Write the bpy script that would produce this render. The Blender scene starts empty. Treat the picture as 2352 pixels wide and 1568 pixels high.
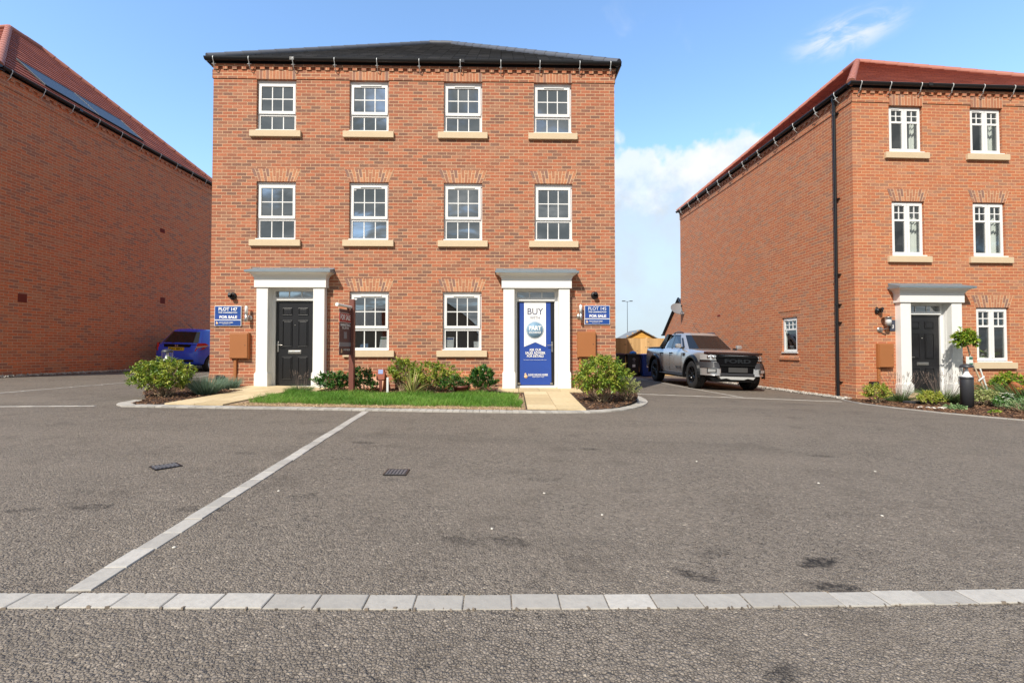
import bpy, bmesh, math, random
import numpy as np
from mathutils import Vector, Matrix
random.seed(7)
S = bpy.context.scene
COL = S.collection
R = math.radians
PI = math.pi

# ------------------------------------------------------------------ camera, sky, sun, exposure
CZ = 0.9
FPX = 1045.0                       # focal length in pixels of a 2352 px wide picture
TH = R(1.206)                      # the camera looks very slightly up
cam_d = bpy.data.cameras.new('camera')
cam_d.sensor_width = 36.0
cam_d.lens = 36.0 * FPX / 2352.0
cam_d.clip_start = 0.05
cam_d.clip_end = 3000.0
cam = bpy.data.objects.new('camera', cam_d)
COL.objects.link(cam)
cam.location = (0, 0, CZ)
cam.rotation_euler = (PI / 2 + TH, 0, 0)
S.camera = cam

SUN_D = Vector((0.54, 1.0, -1.10)).normalized()      # direction the light travels
SUN_EL = math.asin(-SUN_D.z)
sun_d = bpy.data.lights.new('sun', 'SUN')
sun_d.energy = 2.7
sun_d.angle = R(0.53)
sun_d.color = (1.0, 0.93, 0.82)
sun = bpy.data.objects.new('sun', sun_d)
COL.objects.link(sun)
sun.rotation_euler = SUN_D.to_track_quat('-Z', 'Y').to_euler()
sun.location = (-20, -30, 40)

S.view_settings.view_transform = 'Standard'
S.view_settings.look = 'None'
S.view_settings.gamma = 1.0
S.view_settings.exposure = 1.05
S.render.engine = 'CYCLES'
S.cycles.use_denoising = True
S.cycles.max_bounces = 8
S.cycles.transparent_max_bounces = 16
S.cycles.caustics_reflective = False
S.cycles.caustics_refractive = False
S.cycles.sample_clamp_indirect = 6.0


class NT:
    """small helper round a node tree"""
    def __init__(s, tree):
        s.t = tree
        s.n = tree.nodes
        s.l = tree.links

    def node(s, kind, **kw):
        nd = s.n.new(kind)
        for k, v in kw.items():
            setattr(nd, k, v)
        return nd

    def put(s, sock, v):
        if hasattr(v, 'links') or hasattr(v, 'is_output'):
            s.l.new(v, sock)
        else:
            try:
                sock.default_value = v
            except Exception:
                sock.default_value = (v[0], v[1], v[2], 1.0)

    def math(s, op, a, b=None, c=None, clamp=False):
        nd = s.node('ShaderNodeMath', operation=op, use_clamp=clamp)
        s.put(nd.inputs[0], a)
        if b is not None:
            s.put(nd.inputs[1], b)
        if c is not None:
            s.put(nd.inputs[2], c)
        return nd.outputs[0]

    def smooth(s, v, a, b, lo=0.0, hi=1.0):
        nd = s.node('ShaderNodeMapRange', interpolation_type='SMOOTHSTEP')
        s.put(nd.inputs[0], v)
        nd.inputs[1].default_value = a
        nd.inputs[2].default_value = b
        nd.inputs[3].default_value = lo
        nd.inputs[4].default_value = hi
        return nd.outputs[0]

    def noise(s, vec=None, scale=5.0, detail=2.0, rough=0.5, dist=0.0, out=0):
        nd = s.node('ShaderNodeTexNoise')
        if vec is not None:
            s.l.new(vec, nd.inputs['Vector'])
        nd.inputs['Scale'].default_value = scale
        nd.inputs['Detail'].default_value = detail
        nd.inputs['Roughness'].default_value = rough
        nd.inputs['Distortion'].default_value = dist
        return nd.outputs[out]

    def mix(s, fac, a, b, mode='MIX'):
        nd = s.node('ShaderNodeMix', data_type='RGBA', blend_type=mode)
        s.put(nd.inputs[0], fac)
        for i, v in ((6, a), (7, b)):
            if isinstance(v, tuple):
                nd.inputs[i].default_value = (v[0], v[1], v[2], 1.0)
            else:
                s.l.new(v, nd.inputs[i])
        return nd.outputs[2]

    def ramp(s, fac, stops, mode='LINEAR'):
        nd = s.node('ShaderNodeValToRGB')
        cr = nd.color_ramp
        cr.interpolation = mode
        while len(cr.elements) > len(stops):
            cr.elements.remove(cr.elements[-1])
        while len(cr.elements) < len(stops):
            cr.elements.new(0.5)
        for e, (p, c) in zip(cr.elements, stops):
            e.position = p
            e.color = (c[0], c[1], c[2], 1.0)
        s.put(nd.inputs[0], fac)
        return nd.outputs[0]

    def bump(s, height, strength=0.3, dist=0.01, normal=None):
        nd = s.node('ShaderNodeBump')
        nd.inputs['Strength'].default_value = strength
        nd.inputs['Distance'].default_value = dist
        s.l.new(height, nd.inputs['Height'])
        if normal is not None:
            s.l.new(normal, nd.inputs['Normal'])
        return nd.outputs[0]


world = bpy.data.worlds.new('World')
S.world = world
world.use_nodes = True
world.node_tree.nodes.clear()
W_ = NT(world.node_tree)
w_out = W_.node('ShaderNodeOutputWorld')
w_bg = W_.node('ShaderNodeBackground')
W_.l.new(w_bg.outputs[0], w_out.inputs[0])
w_bg.inputs['Strength'].default_value = 0.15
sky = W_.node('ShaderNodeTexSky')
sky.sky_type = 'NISHITA'
sky.sun_disc = False
sky.sun_elevation = SUN_EL
sky.sun_rotation = math.atan2(-SUN_D.x, -SUN_D.y) % (2 * PI)
sky.altitude = 60.0
sky.air_density = 1.0
sky.dust_density = 0.6
sky.ozone_density = 1.6
w_tc = W_.node('ShaderNodeTexCoord')
w_sep = W_.node('ShaderNodeSeparateXYZ')
W_.l.new(w_tc.outputs['Generated'], w_sep.inputs[0])
dx, dy, dz = w_sep.outputs
az = W_.math('ARCTAN2', dx, dy)                      # 0 = straight ahead, + to the right
el = W_.math('ARCSINE', dz)
comb = W_.node('ShaderNodeCombineXYZ')
W_.put(comb.inputs[0], az)
W_.put(comb.inputs[1], el)
ae = comb.outputs[0]
# a bank of cumulus low in the north with a bright ragged top, hazy below
n_big = W_.noise(ae, 7.0, 4.0, 0.55)
n_fine = W_.noise(ae, 16.0, 5.0, 0.6)
top = W_.math('ADD', W_.math('MULTIPLY', W_.math('SUBTRACT', n_big, 0.5), 0.20), 0.415)
top = W_.math('ADD', top, W_.math('MULTIPLY', W_.math('SUBTRACT', n_fine, 0.5), 0.06))
below = W_.math('SUBTRACT', top, el)
edge = W_.smooth(below, 0.0, 0.028)
body = W_.smooth(below, 0.08, 0.30, 1.0, 0.75)
soft = W_.smooth(W_.noise(ae, 9.0, 4.0, 0.6), 0.35, 0.7, 0.72, 1.0)
side = W_.math('MULTIPLY', W_.smooth(az, 0.02, 0.16), W_.smooth(az, 0.62, 0.8, 1.0, 0.0))
bank = W_.math('MULTIPLY', W_.math('MULTIPLY', edge, body), W_.math('MULTIPLY', side, soft))
# thin wisps higher up on the right
mp = W_.node('ShaderNodeMapping')
mp.inputs['Location'].default_value = (-0.642, -0.515, 0)
W_.l.new(ae, mp.inputs[0])
mp2 = W_.node('ShaderNodeMapping')
mp2.inputs['Rotation'].default_value = (0, 0, R(-24))
mp2.inputs['Scale'].default_value = (9.0, 26.0, 1.0)
W_.l.new(mp.outputs[0], mp2.inputs[0])
ln = W_.node('ShaderNodeVectorMath', operation='LENGTH')
W_.l.new(mp2.outputs[0], ln.inputs[0])
blob = W_.smooth(ln.outputs['Value'], 0.15, 1.0, 1.0, 0.0)
w_n = W_.smooth(W_.noise(mp2.outputs[0], 1.3, 5.0, 0.62, 0.6), 0.36, 0.66)
wisp = W_.math('MULTIPLY', W_.math('MULTIPLY', blob, w_n), 0.75)
faint = W_.math('MULTIPLY', W_.smooth(W_.noise(ae, 5.0, 5.0, 0.62, 0.8), 0.62, 0.85), 0.22)
faint = W_.math('MULTIPLY', faint, W_.smooth(az, -0.2, 0.3))
# broken grey cloud all over the southern sky, behind the camera: the window panes mirror it
pz = W_.math('ADD', W_.math('MAXIMUM', dz, 0.0), 0.12)
c2 = W_.node('ShaderNodeCombineXYZ')
W_.put(c2.inputs[0], W_.math('DIVIDE', dx, pz))
W_.put(c2.inputs[1], W_.math('DIVIDE', dy, pz))
sn = W_.noise(c2.outputs[0], 1.7, 6.0, 0.58, 0.3)
south = W_.math('MULTIPLY', W_.smooth(sn, 0.30, 0.48), W_.smooth(dy, 0.05, -0.2))
s_shade = W_.ramp(W_.noise(c2.outputs[0], 2.6, 6.0, 0.6, 0.5), [(0.32, (1.0, 1.12, 1.16)), (0.48, (1.35, 1.46, 1.5)), (0.60, (1.9, 1.98, 1.98)), (0.76, (3.2, 3.2, 3.1))])
north = W_.math('MAXIMUM', W_.math('MAXIMUM', bank, wisp), faint)
low = W_.smooth(el, 0.0, 0.55, 1.0, 0.0)
tint = W_.mix(1.0, sky.outputs[0], (0.95, 1.08, 1.14), 'MULTIPLY')
tint = W_.mix(W_.math('MULTIPLY', low, 0.25), tint, (1.7, 2.2, 2.65))
tint = W_.mix(W_.smooth(el, 0.0, 0.36, 0.88, 0.0), tint, (1.85, 2.35, 2.78))
skyc = W_.mix(north, tint, W_.mix(W_.smooth(W_.math('ADD', below, W_.math('MULTIPLY', W_.math('SUBTRACT', n_fine, 0.5), 0.22)), 0.02, 0.15), (3.35, 3.35, 3.3), (2.25, 2.48, 2.66)))
skyc = W_.mix(south, skyc, s_shade)
W_.l.new(skyc, w_bg.inputs['Color'])

# ------------------------------------------------------------------ helpers
def mat(name, col=(0.5, 0.5, 0.5), rough=0.5, metal=0.0, spec=0.5, var=0.0, vscale=6.0, bump=0.0, bscale=80.0, coat=0.0):
    """plain paint-like material with a little procedural wear"""
    m = bpy.data.materials.new(name)
    m.use_nodes = True
    t = NT(m.node_tree)
    b = t.n['Principled BSDF']
    b.inputs['Roughness'].default_value = rough
    b.inputs['Metallic'].default_value = metal
    b.inputs['Specular IOR Level'].default_value = spec
    b.inputs['Coat Weight'].default_value = coat
    b.inputs['Base Color'].default_value = (*col, 1)
    tc = t.node('ShaderNodeTexCoord')
    if var > 0:
        f = t.noise(tc.outputs['Object'], vscale, 5.0, 0.6)
        lo = tuple(c * (1 - var) for c in col)
        hi = tuple(min(1, c * (1 + var)) for c in col)
        t.l.new(t.mix(f, lo, hi), b.inputs['Base Color'])
    if bump > 0:
        h = t.noise(tc.outputs['Object'], bscale, 3.0, 0.6)
        t.l.new(t.bump(h, bump, 0.004), b.inputs['Normal'])
    return m


def brick_mat(name, stops, mortar, scale_noise=1.6, cluster=0.55, size=(0.225, 0.075), bumpy=0.6, gap=0.0068):
    m = bpy.data.materials.new(name)
    m.use_nodes = True
    t = NT(m.node_tree)
    b = t.n['Principled BSDF']
    b.inputs['Roughness'].default_value = 0.85
    b.inputs['Specular IOR Level'].default_value = 0.25
    uv = t.node('ShaderNodeUVMap')
    uv.uv_map = 'UVMap'
    # slightly hand-laid: wobble the courses by a millimetre or two
    wob = t.noise(uv.outputs[0], 16.0, 4.0, 0.65, out=1)
    wv = t.node('ShaderNodeVectorMath', operation='MULTIPLY_ADD')
    t.l.new(wob, wv.inputs[0])
    wv.inputs[1].default_value = (0.011, 0.010, 0)
    t.l.new(uv.outputs[0], wv.inputs[2])
    br = t.node('ShaderNodeTexBrick')
    br.offset = 0.5
    br.inputs['Scale'].default_value = 1.0
    br.inputs['Brick Width'].default_value = size[0]
    br.inputs['Row Height'].default_value = size[1]
    br.inputs['Mortar Size'].default_value = gap
    br.inputs['Mortar Smooth'].default_value = 0.25
    br.inputs['Bias'].default_value = 0.0
    br.inputs['Color1'].default_value = (0, 0, 0, 1)
    br.inputs['Color2'].default_value = (1, 1, 1, 1)
    br.inputs['Mortar'].default_value = (0.5, 0.5, 0.5, 1)
    t.l.new(wv.outputs[0], br.inputs['Vector'])
    n1 = t.noise(uv.outputs[0], scale_noise, 3.0, 0.55)
    val = t.math('ADD', t.math('MULTIPLY', t.math('SUBTRACT', br.outputs['Color'], 0.5), 1.15),
                 t.math('ADD', 0.5, t.math('MULTIPLY', t.math('SUBTRACT', n1, 0.5), cluster)))
    base = t.ramp(val, stops)
    # burnt drag marks inside each brick
    mpn = t.node('ShaderNodeMapping')
    mpn.inputs['Scale'].default_value = (9.0, 34.0, 1.0)
    t.l.new(uv.outputs[0], mpn.inputs[0])
    streak = t.noise(mpn.outputs[0], 1.0, 4.0, 0.62)
    base = t.mix(t.smooth(streak, 0.44, 0.70, 0.0, 0.55), base, (0.20, 0.105, 0.075))
    fine = t.noise(uv.outputs[0], 70.0, 4.0, 0.65)
    base = t.mix(t.smooth(fine, 0.3, 0.75, 0.0, 0.42), base, (0.60, 0.29, 0.17))
    base = t.mix(t.smooth(t.noise(uv.outputs[0], 38.0, 3.0, 0.6), 0.52, 0.70, 0.0, 0.5), base, (0.24, 0.10, 0.06))
    mor = t.mix(t.noise(uv.outputs[0], 3.0, 4.0, 0.6), tuple(c * 0.8 for c in mortar), tuple(min(1, c * 1.12) for c in mortar))
    colr = t.mix(br.outputs['Fac'], base, mor)
    bloom = t.smooth(t.noise(uv.outputs[0], 0.9, 5.0, 0.65), 0.56, 0.80, 0.0, 0.10)
    colr = t.mix(bloom, colr, (0.66, 0.50, 0.38))
    t.l.new(colr, b.inputs['Base Color'])
    hgt = t.math('ADD', t.math('MULTIPLY', t.math('SUBTRACT', 1.0, br.outputs['Fac']), 1.0), t.math('MULTIPLY', fine, 0.35))
    t.l.new(t.bump(hgt, bumpy, 0.006), b.inputs['Normal'])
    return m


class MB:
    """collects faces and links them as ONE mesh object"""
    def __init__(s):
        s.v = []
        s.f = []
        s.m = []
        s.uv = []
        s.sm = []

    def face(s, pts, m=0, uv=None, smooth=False):
        i = len(s.v)
        s.v.extend([tuple(p) for p in pts])
        s.f.append(tuple(range(i, i + len(pts))))
        s.m.append(m)
        s.uv.append(uv)
        s.sm.append(smooth)

    def raw(s, vs, fs, m=0, smooth=False):
        i = len(s.v)
        s.v.extend([tuple(p) for p in vs])
        for f in fs:
            s.f.append(tuple(k + i for k in f))
            s.m.append(m)
            s.uv.append(None)
            s.sm.append(smooth)

    def box(s, x0, x1, y0, y1, z0, z1, m=0, M=None):
        p = [Vector(c) for c in ((x0, y0, z0), (x1, y0, z0), (x1, y1, z0), (x0, y1, z0),
                                 (x0, y0, z1), (x1, y0, z1), (x1, y1, z1), (x0, y1, z1))]
        if M is not None:
            p = [M @ q for q in p]
        s.raw(p, [(3, 2, 1, 0), (4, 5, 6, 7), (0, 1, 5, 4), (1, 2, 6, 5), (2, 3, 7, 6), (3, 0, 4, 7)], m)

    def rbox(s, x0, x1, y0, y1, z0, z1, r=0.01, m=0, M=None):
        """box with its edges rounded off"""
        bm = bmesh.new()
        bmesh.ops.create_cube(bm, size=1.0)
        for v in bm.verts:
            v.co = Vector(((x0 + x1) / 2 + v.co.x * (x1 - x0), (y0 + y1) / 2 + v.co.y * (y1 - y0), (z0 + z1) / 2 + v.co.z * (z1 - z0)))
        bmesh.ops.bevel(bm, geom=list(bm.edges), offset=r, segments=2, affect='EDGES', profile=0.6)
        s.bm(bm, m, M)

    def bm(s, bm, m=0, M=None, smooth=False):
        bm.verts.index_update()
        vs = [(M @ v.co if M is not None else v.co.copy()) for v in bm.verts]
        s.raw(vs, [tuple(v.index for v in f.verts) for f in bm.faces], m, smooth)
        bm.free()

    def tube(s, pts, r, n=8, m=0, cap=True, r_end=None):
        pts = [Vector(p) for p in pts]
        rings = []
        k = len(pts)
        for i, p in enumerate(pts):
            d = (pts[min(i + 1, k - 1)] - pts[max(i - 1, 0)])
            if d.length < 1e-9:
                d = Vector((0, 0, 1))
            d.normalize()
            a = Vector((0, 0, 1)) if abs(d.z) < 0.9 else Vector((1, 0, 0))
            x = d.cross(a).normalized()
            y = d.cross(x).normalized()
            rr = r if r_end is None else r + (r_end - r) * i / max(1, k - 1)
            rings.append([p + x * rr * math.cos(2 * PI * j / n) + y * rr * math.sin(2 * PI * j / n) for j in range(n)])
        vs = [q for g in rings for q in g]
        fs = []
        for i in range(k - 1):
            for j in range(n):
                fs.append((i * n + j, (i + 1) * n + j, (i + 1) * n + (j + 1) % n, i * n + (j + 1) % n))
        s.raw(vs, fs, m, True)
        if cap:
            s.raw(rings[0], [tuple(range(n))], m)
            s.raw(rings[-1], [tuple(reversed(range(n)))], m)

    def lathe(s, prof, n=20, m=0, M=None, a0=0.0, a1=2 * PI):
        full = abs(a1 - a0 - 2 * PI) < 1e-6
        k = n if full else n + 1
        vs = []
        for (r, z) in prof:
            for j in range(k):
                a = a0 + (a1 - a0) * j / n
                v = Vector((r * math.cos(a), r * math.sin(a), z))
                vs.append(M @ v if M is not None else v)
        fs = []
        for i in range(len(prof) - 1):
            for j in range(n if full else n):
                j2 = (j + 1) % k if full else j + 1
                fs.append((i * k + j, i * k + j2, (i + 1) * k + j2, (i + 1) * k + j))
        s.raw(vs, fs, m, True)

    def prism(s, poly, a, b, axis='y', m=0, M=None):
        """extrude a 2-D outline: axis y -> poly is (x, z); axis x -> (y, z); axis z -> (x, y)"""
        def pt(p, t):
            q = {'y': (p[0], t, p[1]), 'x': (t, p[0], p[1]), 'z': (p[0], p[1], t)}[axis]
            return M @ Vector(q) if M is not None else Vector(q)
        n = len(poly)
        A = [pt(p, a) for p in poly]
        B = [pt(p, b) for p in poly]
        s.raw(A + B, [tuple(reversed(range(n))), tuple(range(n, 2 * n))] + [(i, (i + 1) % n, n + (i + 1) % n, n + i) for i in range(n)], m)

    def build(s, name, mats, parent=None, bevel=0.0, angle=35.0, fix=True):
        me = bpy.data.meshes.new(name)
        me.from_pydata([tuple(v) for v in s.v], [], s.f)
        if not isinstance(mats, (list, tuple)):
            mats = [mats]
        for m in mats:
            me.materials.append(m)
        me.polygons.foreach_set('material_index', s.m)
        me.polygons.foreach_set('use_smooth', s.sm)
        me.update()
        has_uv = any(u is not None for u in s.uv)
        uvl = me.uv_layers.new(name='UVMap')
        co = np.empty(len(me.vertices) * 3)
        me.vertices.foreach_get('co', co)
        co = co.reshape(-1, 3)
        nl = len(me.loops)
        lv = np.empty(nl, dtype=np.int32)
        me.loops.foreach_get('vertex_index', lv)
        npoly = len(me.polygons)
        nrm = np.empty(npoly * 3)
        me.polygons.foreach_get('normal', nrm)
        nrm = np.abs(nrm.reshape(-1, 3))
        ltot = np.empty(npoly, dtype=np.int32)
        me.polygons.foreach_get('loop_total', ltot)
        pn = np.repeat(nrm, ltot, axis=0)
        P = co[lv]
        isz = (pn[:, 2] > pn[:, 0]) & (pn[:, 2] > pn[:, 1])
        isy = ~isz & (pn[:, 1] >= pn[:, 0])
        u = np.where(isz | isy, P[:, 0], P[:, 1])
        v = np.where(isz, P[:, 1], P[:, 2])
        uvs = np.stack([u, v], 1)
        if has_uv:
            k = 0
            for f, uu in zip(s.f, s.uv):
                if uu is not None:
                    uvs[k:k + len(f)] = uu
                k += len(f)
        uvl.data.foreach_set('uv', uvs.ravel())
        if fix or bevel > 0:
            bm = bmesh.new()
            bm.from_mesh(me)
            if bevel > 0:
                bmesh.ops.remove_doubles(bm, verts=bm.verts, dist=1e-5)
                ed = [e for e in bm.edges if len(e.link_faces) == 2 and e.calc_face_angle(0) > R(30)]
                bmesh.ops.bevel(bm, geom=ed, offset=bevel, segments=2, affect='EDGES', profile=0.7, clamp_overlap=True)
            bm.to_mesh(me)
            bm.free()
        o = bpy.data.objects.new(name, me)
        COL.objects.link(o)
        if parent is not None:
            o.parent = parent
        return o


def tag(o, label=None, cat=None, group=None, kind=None):
    if label:
        o['label'] = label
    if cat:
        o['category'] = cat
    if group:
        o['group'] = group
    if kind:
        o['kind'] = kind
    return o


def thing(name, label, cat, loc=(0, 0, 0), rz=0.0, group=None):
    o = bpy.data.objects.new(name, None)
    o.empty_display_size = 0.2
    COL.objects.link(o)
    o.location = loc
    o.rotation_euler = (0, 0, rz)
    return tag(o, label, cat, group)


def copy_tree(o, parent=None):
    c = o.copy()
    COL.objects.link(c)
    c.parent = parent
    for ch in list(o.children):
        copy_tree(ch, c)
    return c


def lettering(txt, size, m, parent, loc, rot=(PI / 2, 0, 0), bold=0.0, depth=0.0008, align='CENTER', width=None, name='lettering'):
    cu = bpy.data.curves.new('text', 'FONT')
    cu.body = txt
    cu.size = size
    cu.align_x = align
    cu.align_y = 'CENTER'
    cu.offset = bold
    cu.extrude = depth
    cu.resolution_u = 3
    tmp = bpy.data.objects.new('text', cu)
    COL.objects.link(tmp)
    dg = bpy.context.evaluated_depsgraph_get()
    me = bpy.data.meshes.new_from_object(tmp.evaluated_get(dg))
    bpy.data.objects.remove(tmp)
    if width is not None and len(me.vertices):
        xs = [v.co.x for v in me.vertices]
        k = width / max(1e-6, max(xs) - min(xs))
        for v in me.vertices:
            v.co.x *= k
    me.materials.clear()
    me.materials.append(m)
    o = bpy.data.objects.new(name, me)
    COL.objects.link(o)
    o.parent = parent
    o.location = loc
    o.rotation_euler = rot
    return o


def lerp(a, b, t):
    return a + (b - a) * t


def at(px, py, Y):
    """point at depth Y seen at pixel (px, py) of a 2352 px wide copy of the photograph"""
    u = (px - 1176) / FPX
    v = (784 - py) / FPX
    d = (u, math.cos(TH) - v * math.sin(TH), math.sin(TH) + v * math.cos(TH))
    return Vector((d[0] * Y / d[1], Y, CZ + d[2] * Y / d[1]))


def gz(x, y):
    """height of the tarmac: it falls to the right and, gently, towards the camera"""
    if y <= -3:
        a = -0.22
    elif y <= 1.9:
        a = lerp(-0.22, -0.15, (y + 3) / 4.9)
    elif y <= 7.4:
        a = lerp(-0.15, -0.07, (y - 1.9) / 5.5)
    else:
        a = -0.07
    t = min(1, max(0, (y - 7.4) / 3))
    return a + (-0.018 - 0.0073 * t) * max(-16, min(16, x))


def gard(x, y):
    """surface of the front garden between the kerb and the middle house"""
    t = min(1, max(0, (y - 7.3) / 2.9))
    return max(gz(x, y) * (1 - t) + 0.02 * t, gz(x, y) + 0.012)


def bedz(x, y):
    return gz(x, y) * 0.6 - 0.26 * 0.4 + 0.02 if x < 9 else lerp(-0.235, -0.2, min(1, (y - 7) / 4))


# ------------------------------------------------------------------ materials
BRICK_STOPS = [(0.0, (0.135, 0.075, 0.065)), (0.12, (0.190, 0.082, 0.061)), (0.26, (0.265, 0.087, 0.053)), (0.40, (0.345, 0.096, 0.050)),
               (0.58, (0.41, 0.110, 0.053)), (0.74, (0.45, 0.145, 0.074)), (0.88, (0.37, 0.152, 0.092)), (1.0, (0.29, 0.14, 0.092))]
M_brick = brick_mat('brick_red_multi', BRICK_STOPS, (0.60, 0.395, 0.25))
M_brick_l = brick_mat('brick_deep_red', [(0.0, (0.36, 0.145, 0.095)), (0.2, (0.54, 0.150, 0.066)), (0.5, (0.70, 0.165, 0.056)),
                                         (0.75, (0.70, 0.19, 0.065)), (1.0, (0.58, 0.22, 0.11))], (0.62, 0.38, 0.23), cluster=0.5)
M_brick_r = brick_mat('brick_orange', [(0.0, (0.33, 0.165, 0.11)), (0.2, (0.41, 0.135, 0.070)), (0.5, (0.48, 0.130, 0.054)),
                                       (0.8, (0.53, 0.168, 0.068)), (1.0, (0.46, 0.20, 0.12))], (0.67, 0.40, 0.22), cluster=0.4)
M_arch = brick_mat('brick_gauged', [(0.0, (0.20, 0.13, 0.12)), (0.18, (0.36, 0.15, 0.09)), (0.45, (0.50, 0.20, 0.10)), (1.0, (0.56, 0.27, 0.15))],
                   (0.70, 0.48, 0.30), scale_noise=4.0, cluster=0.8)
M_corbel = brick_mat('brick_corbel', [(0.0, (0.22, 0.10, 0.075)), (0.3, (0.38, 0.115, 0.055)), (1.0, (0.47, 0.15, 0.07))],
                     (0.66, 0.44, 0.27))
M_white = mat('white_upvc', (0.80, 0.80, 0.79), 0.28, var=0.03, vscale=3)
M_porch = mat('white_porch_paint', (0.82, 0.815, 0.79), 0.4, var=0.04, vscale=2.0)
M_stone = mat('cast_stone_sill', (0.62, 0.49, 0.33), 0.8, var=0.09, vscale=5, bump=0.25, bscale=120)
M_black = mat('black_plastic', (0.012, 0.012, 0.014), 0.3)
M_dkgrey = mat('dark_grey_metal', (0.035, 0.036, 0.042), 0.45, var=0.1)
M_lead = mat('lead_sheet', (0.22, 0.27, 0.31), 0.45, metal=0.3, var=0.16, vscale=4)
M_steel = mat('brushed_steel', (0.6, 0.58, 0.55), 0.3, metal=1.0)
M_zinc = mat('galvanised_stay', (0.62, 0.63, 0.62), 0.45, metal=0.4)
M_brown = mat('brown_gas_box', (0.36, 0.135, 0.045), 0.5, var=0.06, vscale=4)
M_door = mat('black_door_skin', (0.014, 0.014, 0.016), 0.32, var=0.15, vscale=30, bump=0.25, bscale=60)
M_room = mat('room_plaster', (0.40, 0.39, 0.37), 0.9)
M_curtain = mat('curtain_cloth', (0.74, 0.75, 0.71), 0.95, var=0.06)
M_paper = mat('leaflet_paper', (0.8, 0.82, 0.84), 0.7)
M_blue = mat('sign_blue', (0.016, 0.068, 0.29), 0.35, var=0.12, vscale=3)
M_bannerblue = mat('banner_blue', (0.02, 0.065, 0.32), 0.45, var=0.10, vscale=2)
M_text = mat('white_lettering', (0.85, 0.85, 0.85), 0.5)
M_navy = mat('navy_lettering', (0.035, 0.04, 0.11), 0.5)
M_disc = mat('pale_blue_disc', (0.17, 0.30, 0.44), 0.5)
M_buff = mat('buff_emblem', (0.75, 0.50, 0.30), 0.5)
M_terra = mat('terracotta_paint', (0.30, 0.075, 0.035), 0.5, var=0.12)
M_postred = mat('post_maroon', (0.17, 0.055, 0.04), 0.5, var=0.12, vscale=5)
M_boardmar = mat('board_maroon', (0.085, 0.04, 0.046), 0.45)
M_boardred = mat('board_red', (0.36, 0.032, 0.026), 0.45)
M_greyband = mat('board_grey_band', (0.20, 0.20, 0.23), 0.5)
M_whiteglass = mat('opal_glass', (0.88, 0.89, 0.89), 0.25)
M_rubber = mat('tyre_rubber', (0.022, 0.022, 0.023), 0.75, var=0.25, vscale=9)
M_silver = mat('metallic_silver_paint', (0.52, 0.51, 0.505), 0.25, metal=0.6, coat=0.7)
M_bluepaint = mat('metallic_blue_paint', (0.025, 0.085, 0.72), 0.25, metal=0.0, coat=0.8)
M_chrome = mat('chrome', (0.75, 0.75, 0.75), 0.12, metal=1.0)
M_gloss = mat('gloss_black', (0.006, 0.006, 0.007), 0.22, spec=0.35)
M_guard = mat('smoked_bonnet_guard', (0.035, 0.014, 0.012), 0.1, coat=0.5)
M_carglass = mat('tinted_car_glass', (0.012, 0.013, 0.014), 0.04, spec=0.8)
M_redlamp = mat('red_lamp_lens', (0.50, 0.008, 0.008), 0.15, coat=0.4)
M_clearlamp = mat('clear_lamp_lens', (0.50, 0.51, 0.52), 0.1, metal=0.4)
M_plate = mat('yellow_plate', (0.75, 0.50, 0.02), 0.4)
M_greyplate = mat('grey_plate', (0.05, 0.05, 0.05), 0.6)
M_binblack = mat('bin_black', (0.016, 0.015, 0.018), 0.45, var=0.2)
M_binblue = mat('bin_blue', (0.012, 0.055, 0.30), 0.42, var=0.15)
M_binlid = mat('bin_maroon_lid', (0.07, 0.008, 0.02), 0.42)
M_gold = mat('gold_emblem', (0.62, 0.42, 0.16), 0.5)
M_bag = mat('blue_bag', (0.02, 0.20, 0.62), 0.35)
M_mulchsoil = mat('dark_soil', (0.055, 0.032, 0.022), 0.95, var=0.4, vscale=14, bump=0.8, bscale=40)
M_drysoil = mat('dry_soil', (0.30, 0.20, 0.125), 0.95, var=0.35, vscale=10, bump=0.6, bscale=60)
M_gravel = mat('pale_gravel', (0.52, 0.48, 0.43), 0.9, var=0.3, vscale=40)
M_pebble = mat('pale_pebble', (0.66, 0.62, 0.55), 0.7, var=0.15)
M_rock = mat('buff_rock', (0.50, 0.36, 0.22), 0.85, var=0.3, bump=0.5, bscale=20)
M_solar = mat('solar_glass', (0.035, 0.042, 0.058), 0.38, spec=0.35)
M_dish = mat('dish_grey', (0.20, 0.205, 0.215), 0.4, var=0.1)
M_clay = mat('terracotta_pot', (0.36, 0.105, 0.04), 0.75, var=0.15)
M_tag = mat('plant_label_white', (0.75, 0.78, 0.76), 0.5)
M_taggreen = mat('plant_label_green', (0.04, 0.16, 0.11), 0.5)
M_stem = mat('pale_bark', (0.34, 0.25, 0.16), 0.9, var=0.3, vscale=20)
M_bamboo = mat('cane', (0.55, 0.45, 0.32), 0.8, var=0.2, vscale=20)
M_airbrick = mat('terracotta_airbrick', (0.20, 0.032, 0.018), 0.75)
M_render = mat('render_buff', (0.26, 0.17, 0.10), 0.9)
M_interior = mat('cab_trim', (0.05, 0.045, 0.04), 0.8)


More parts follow.
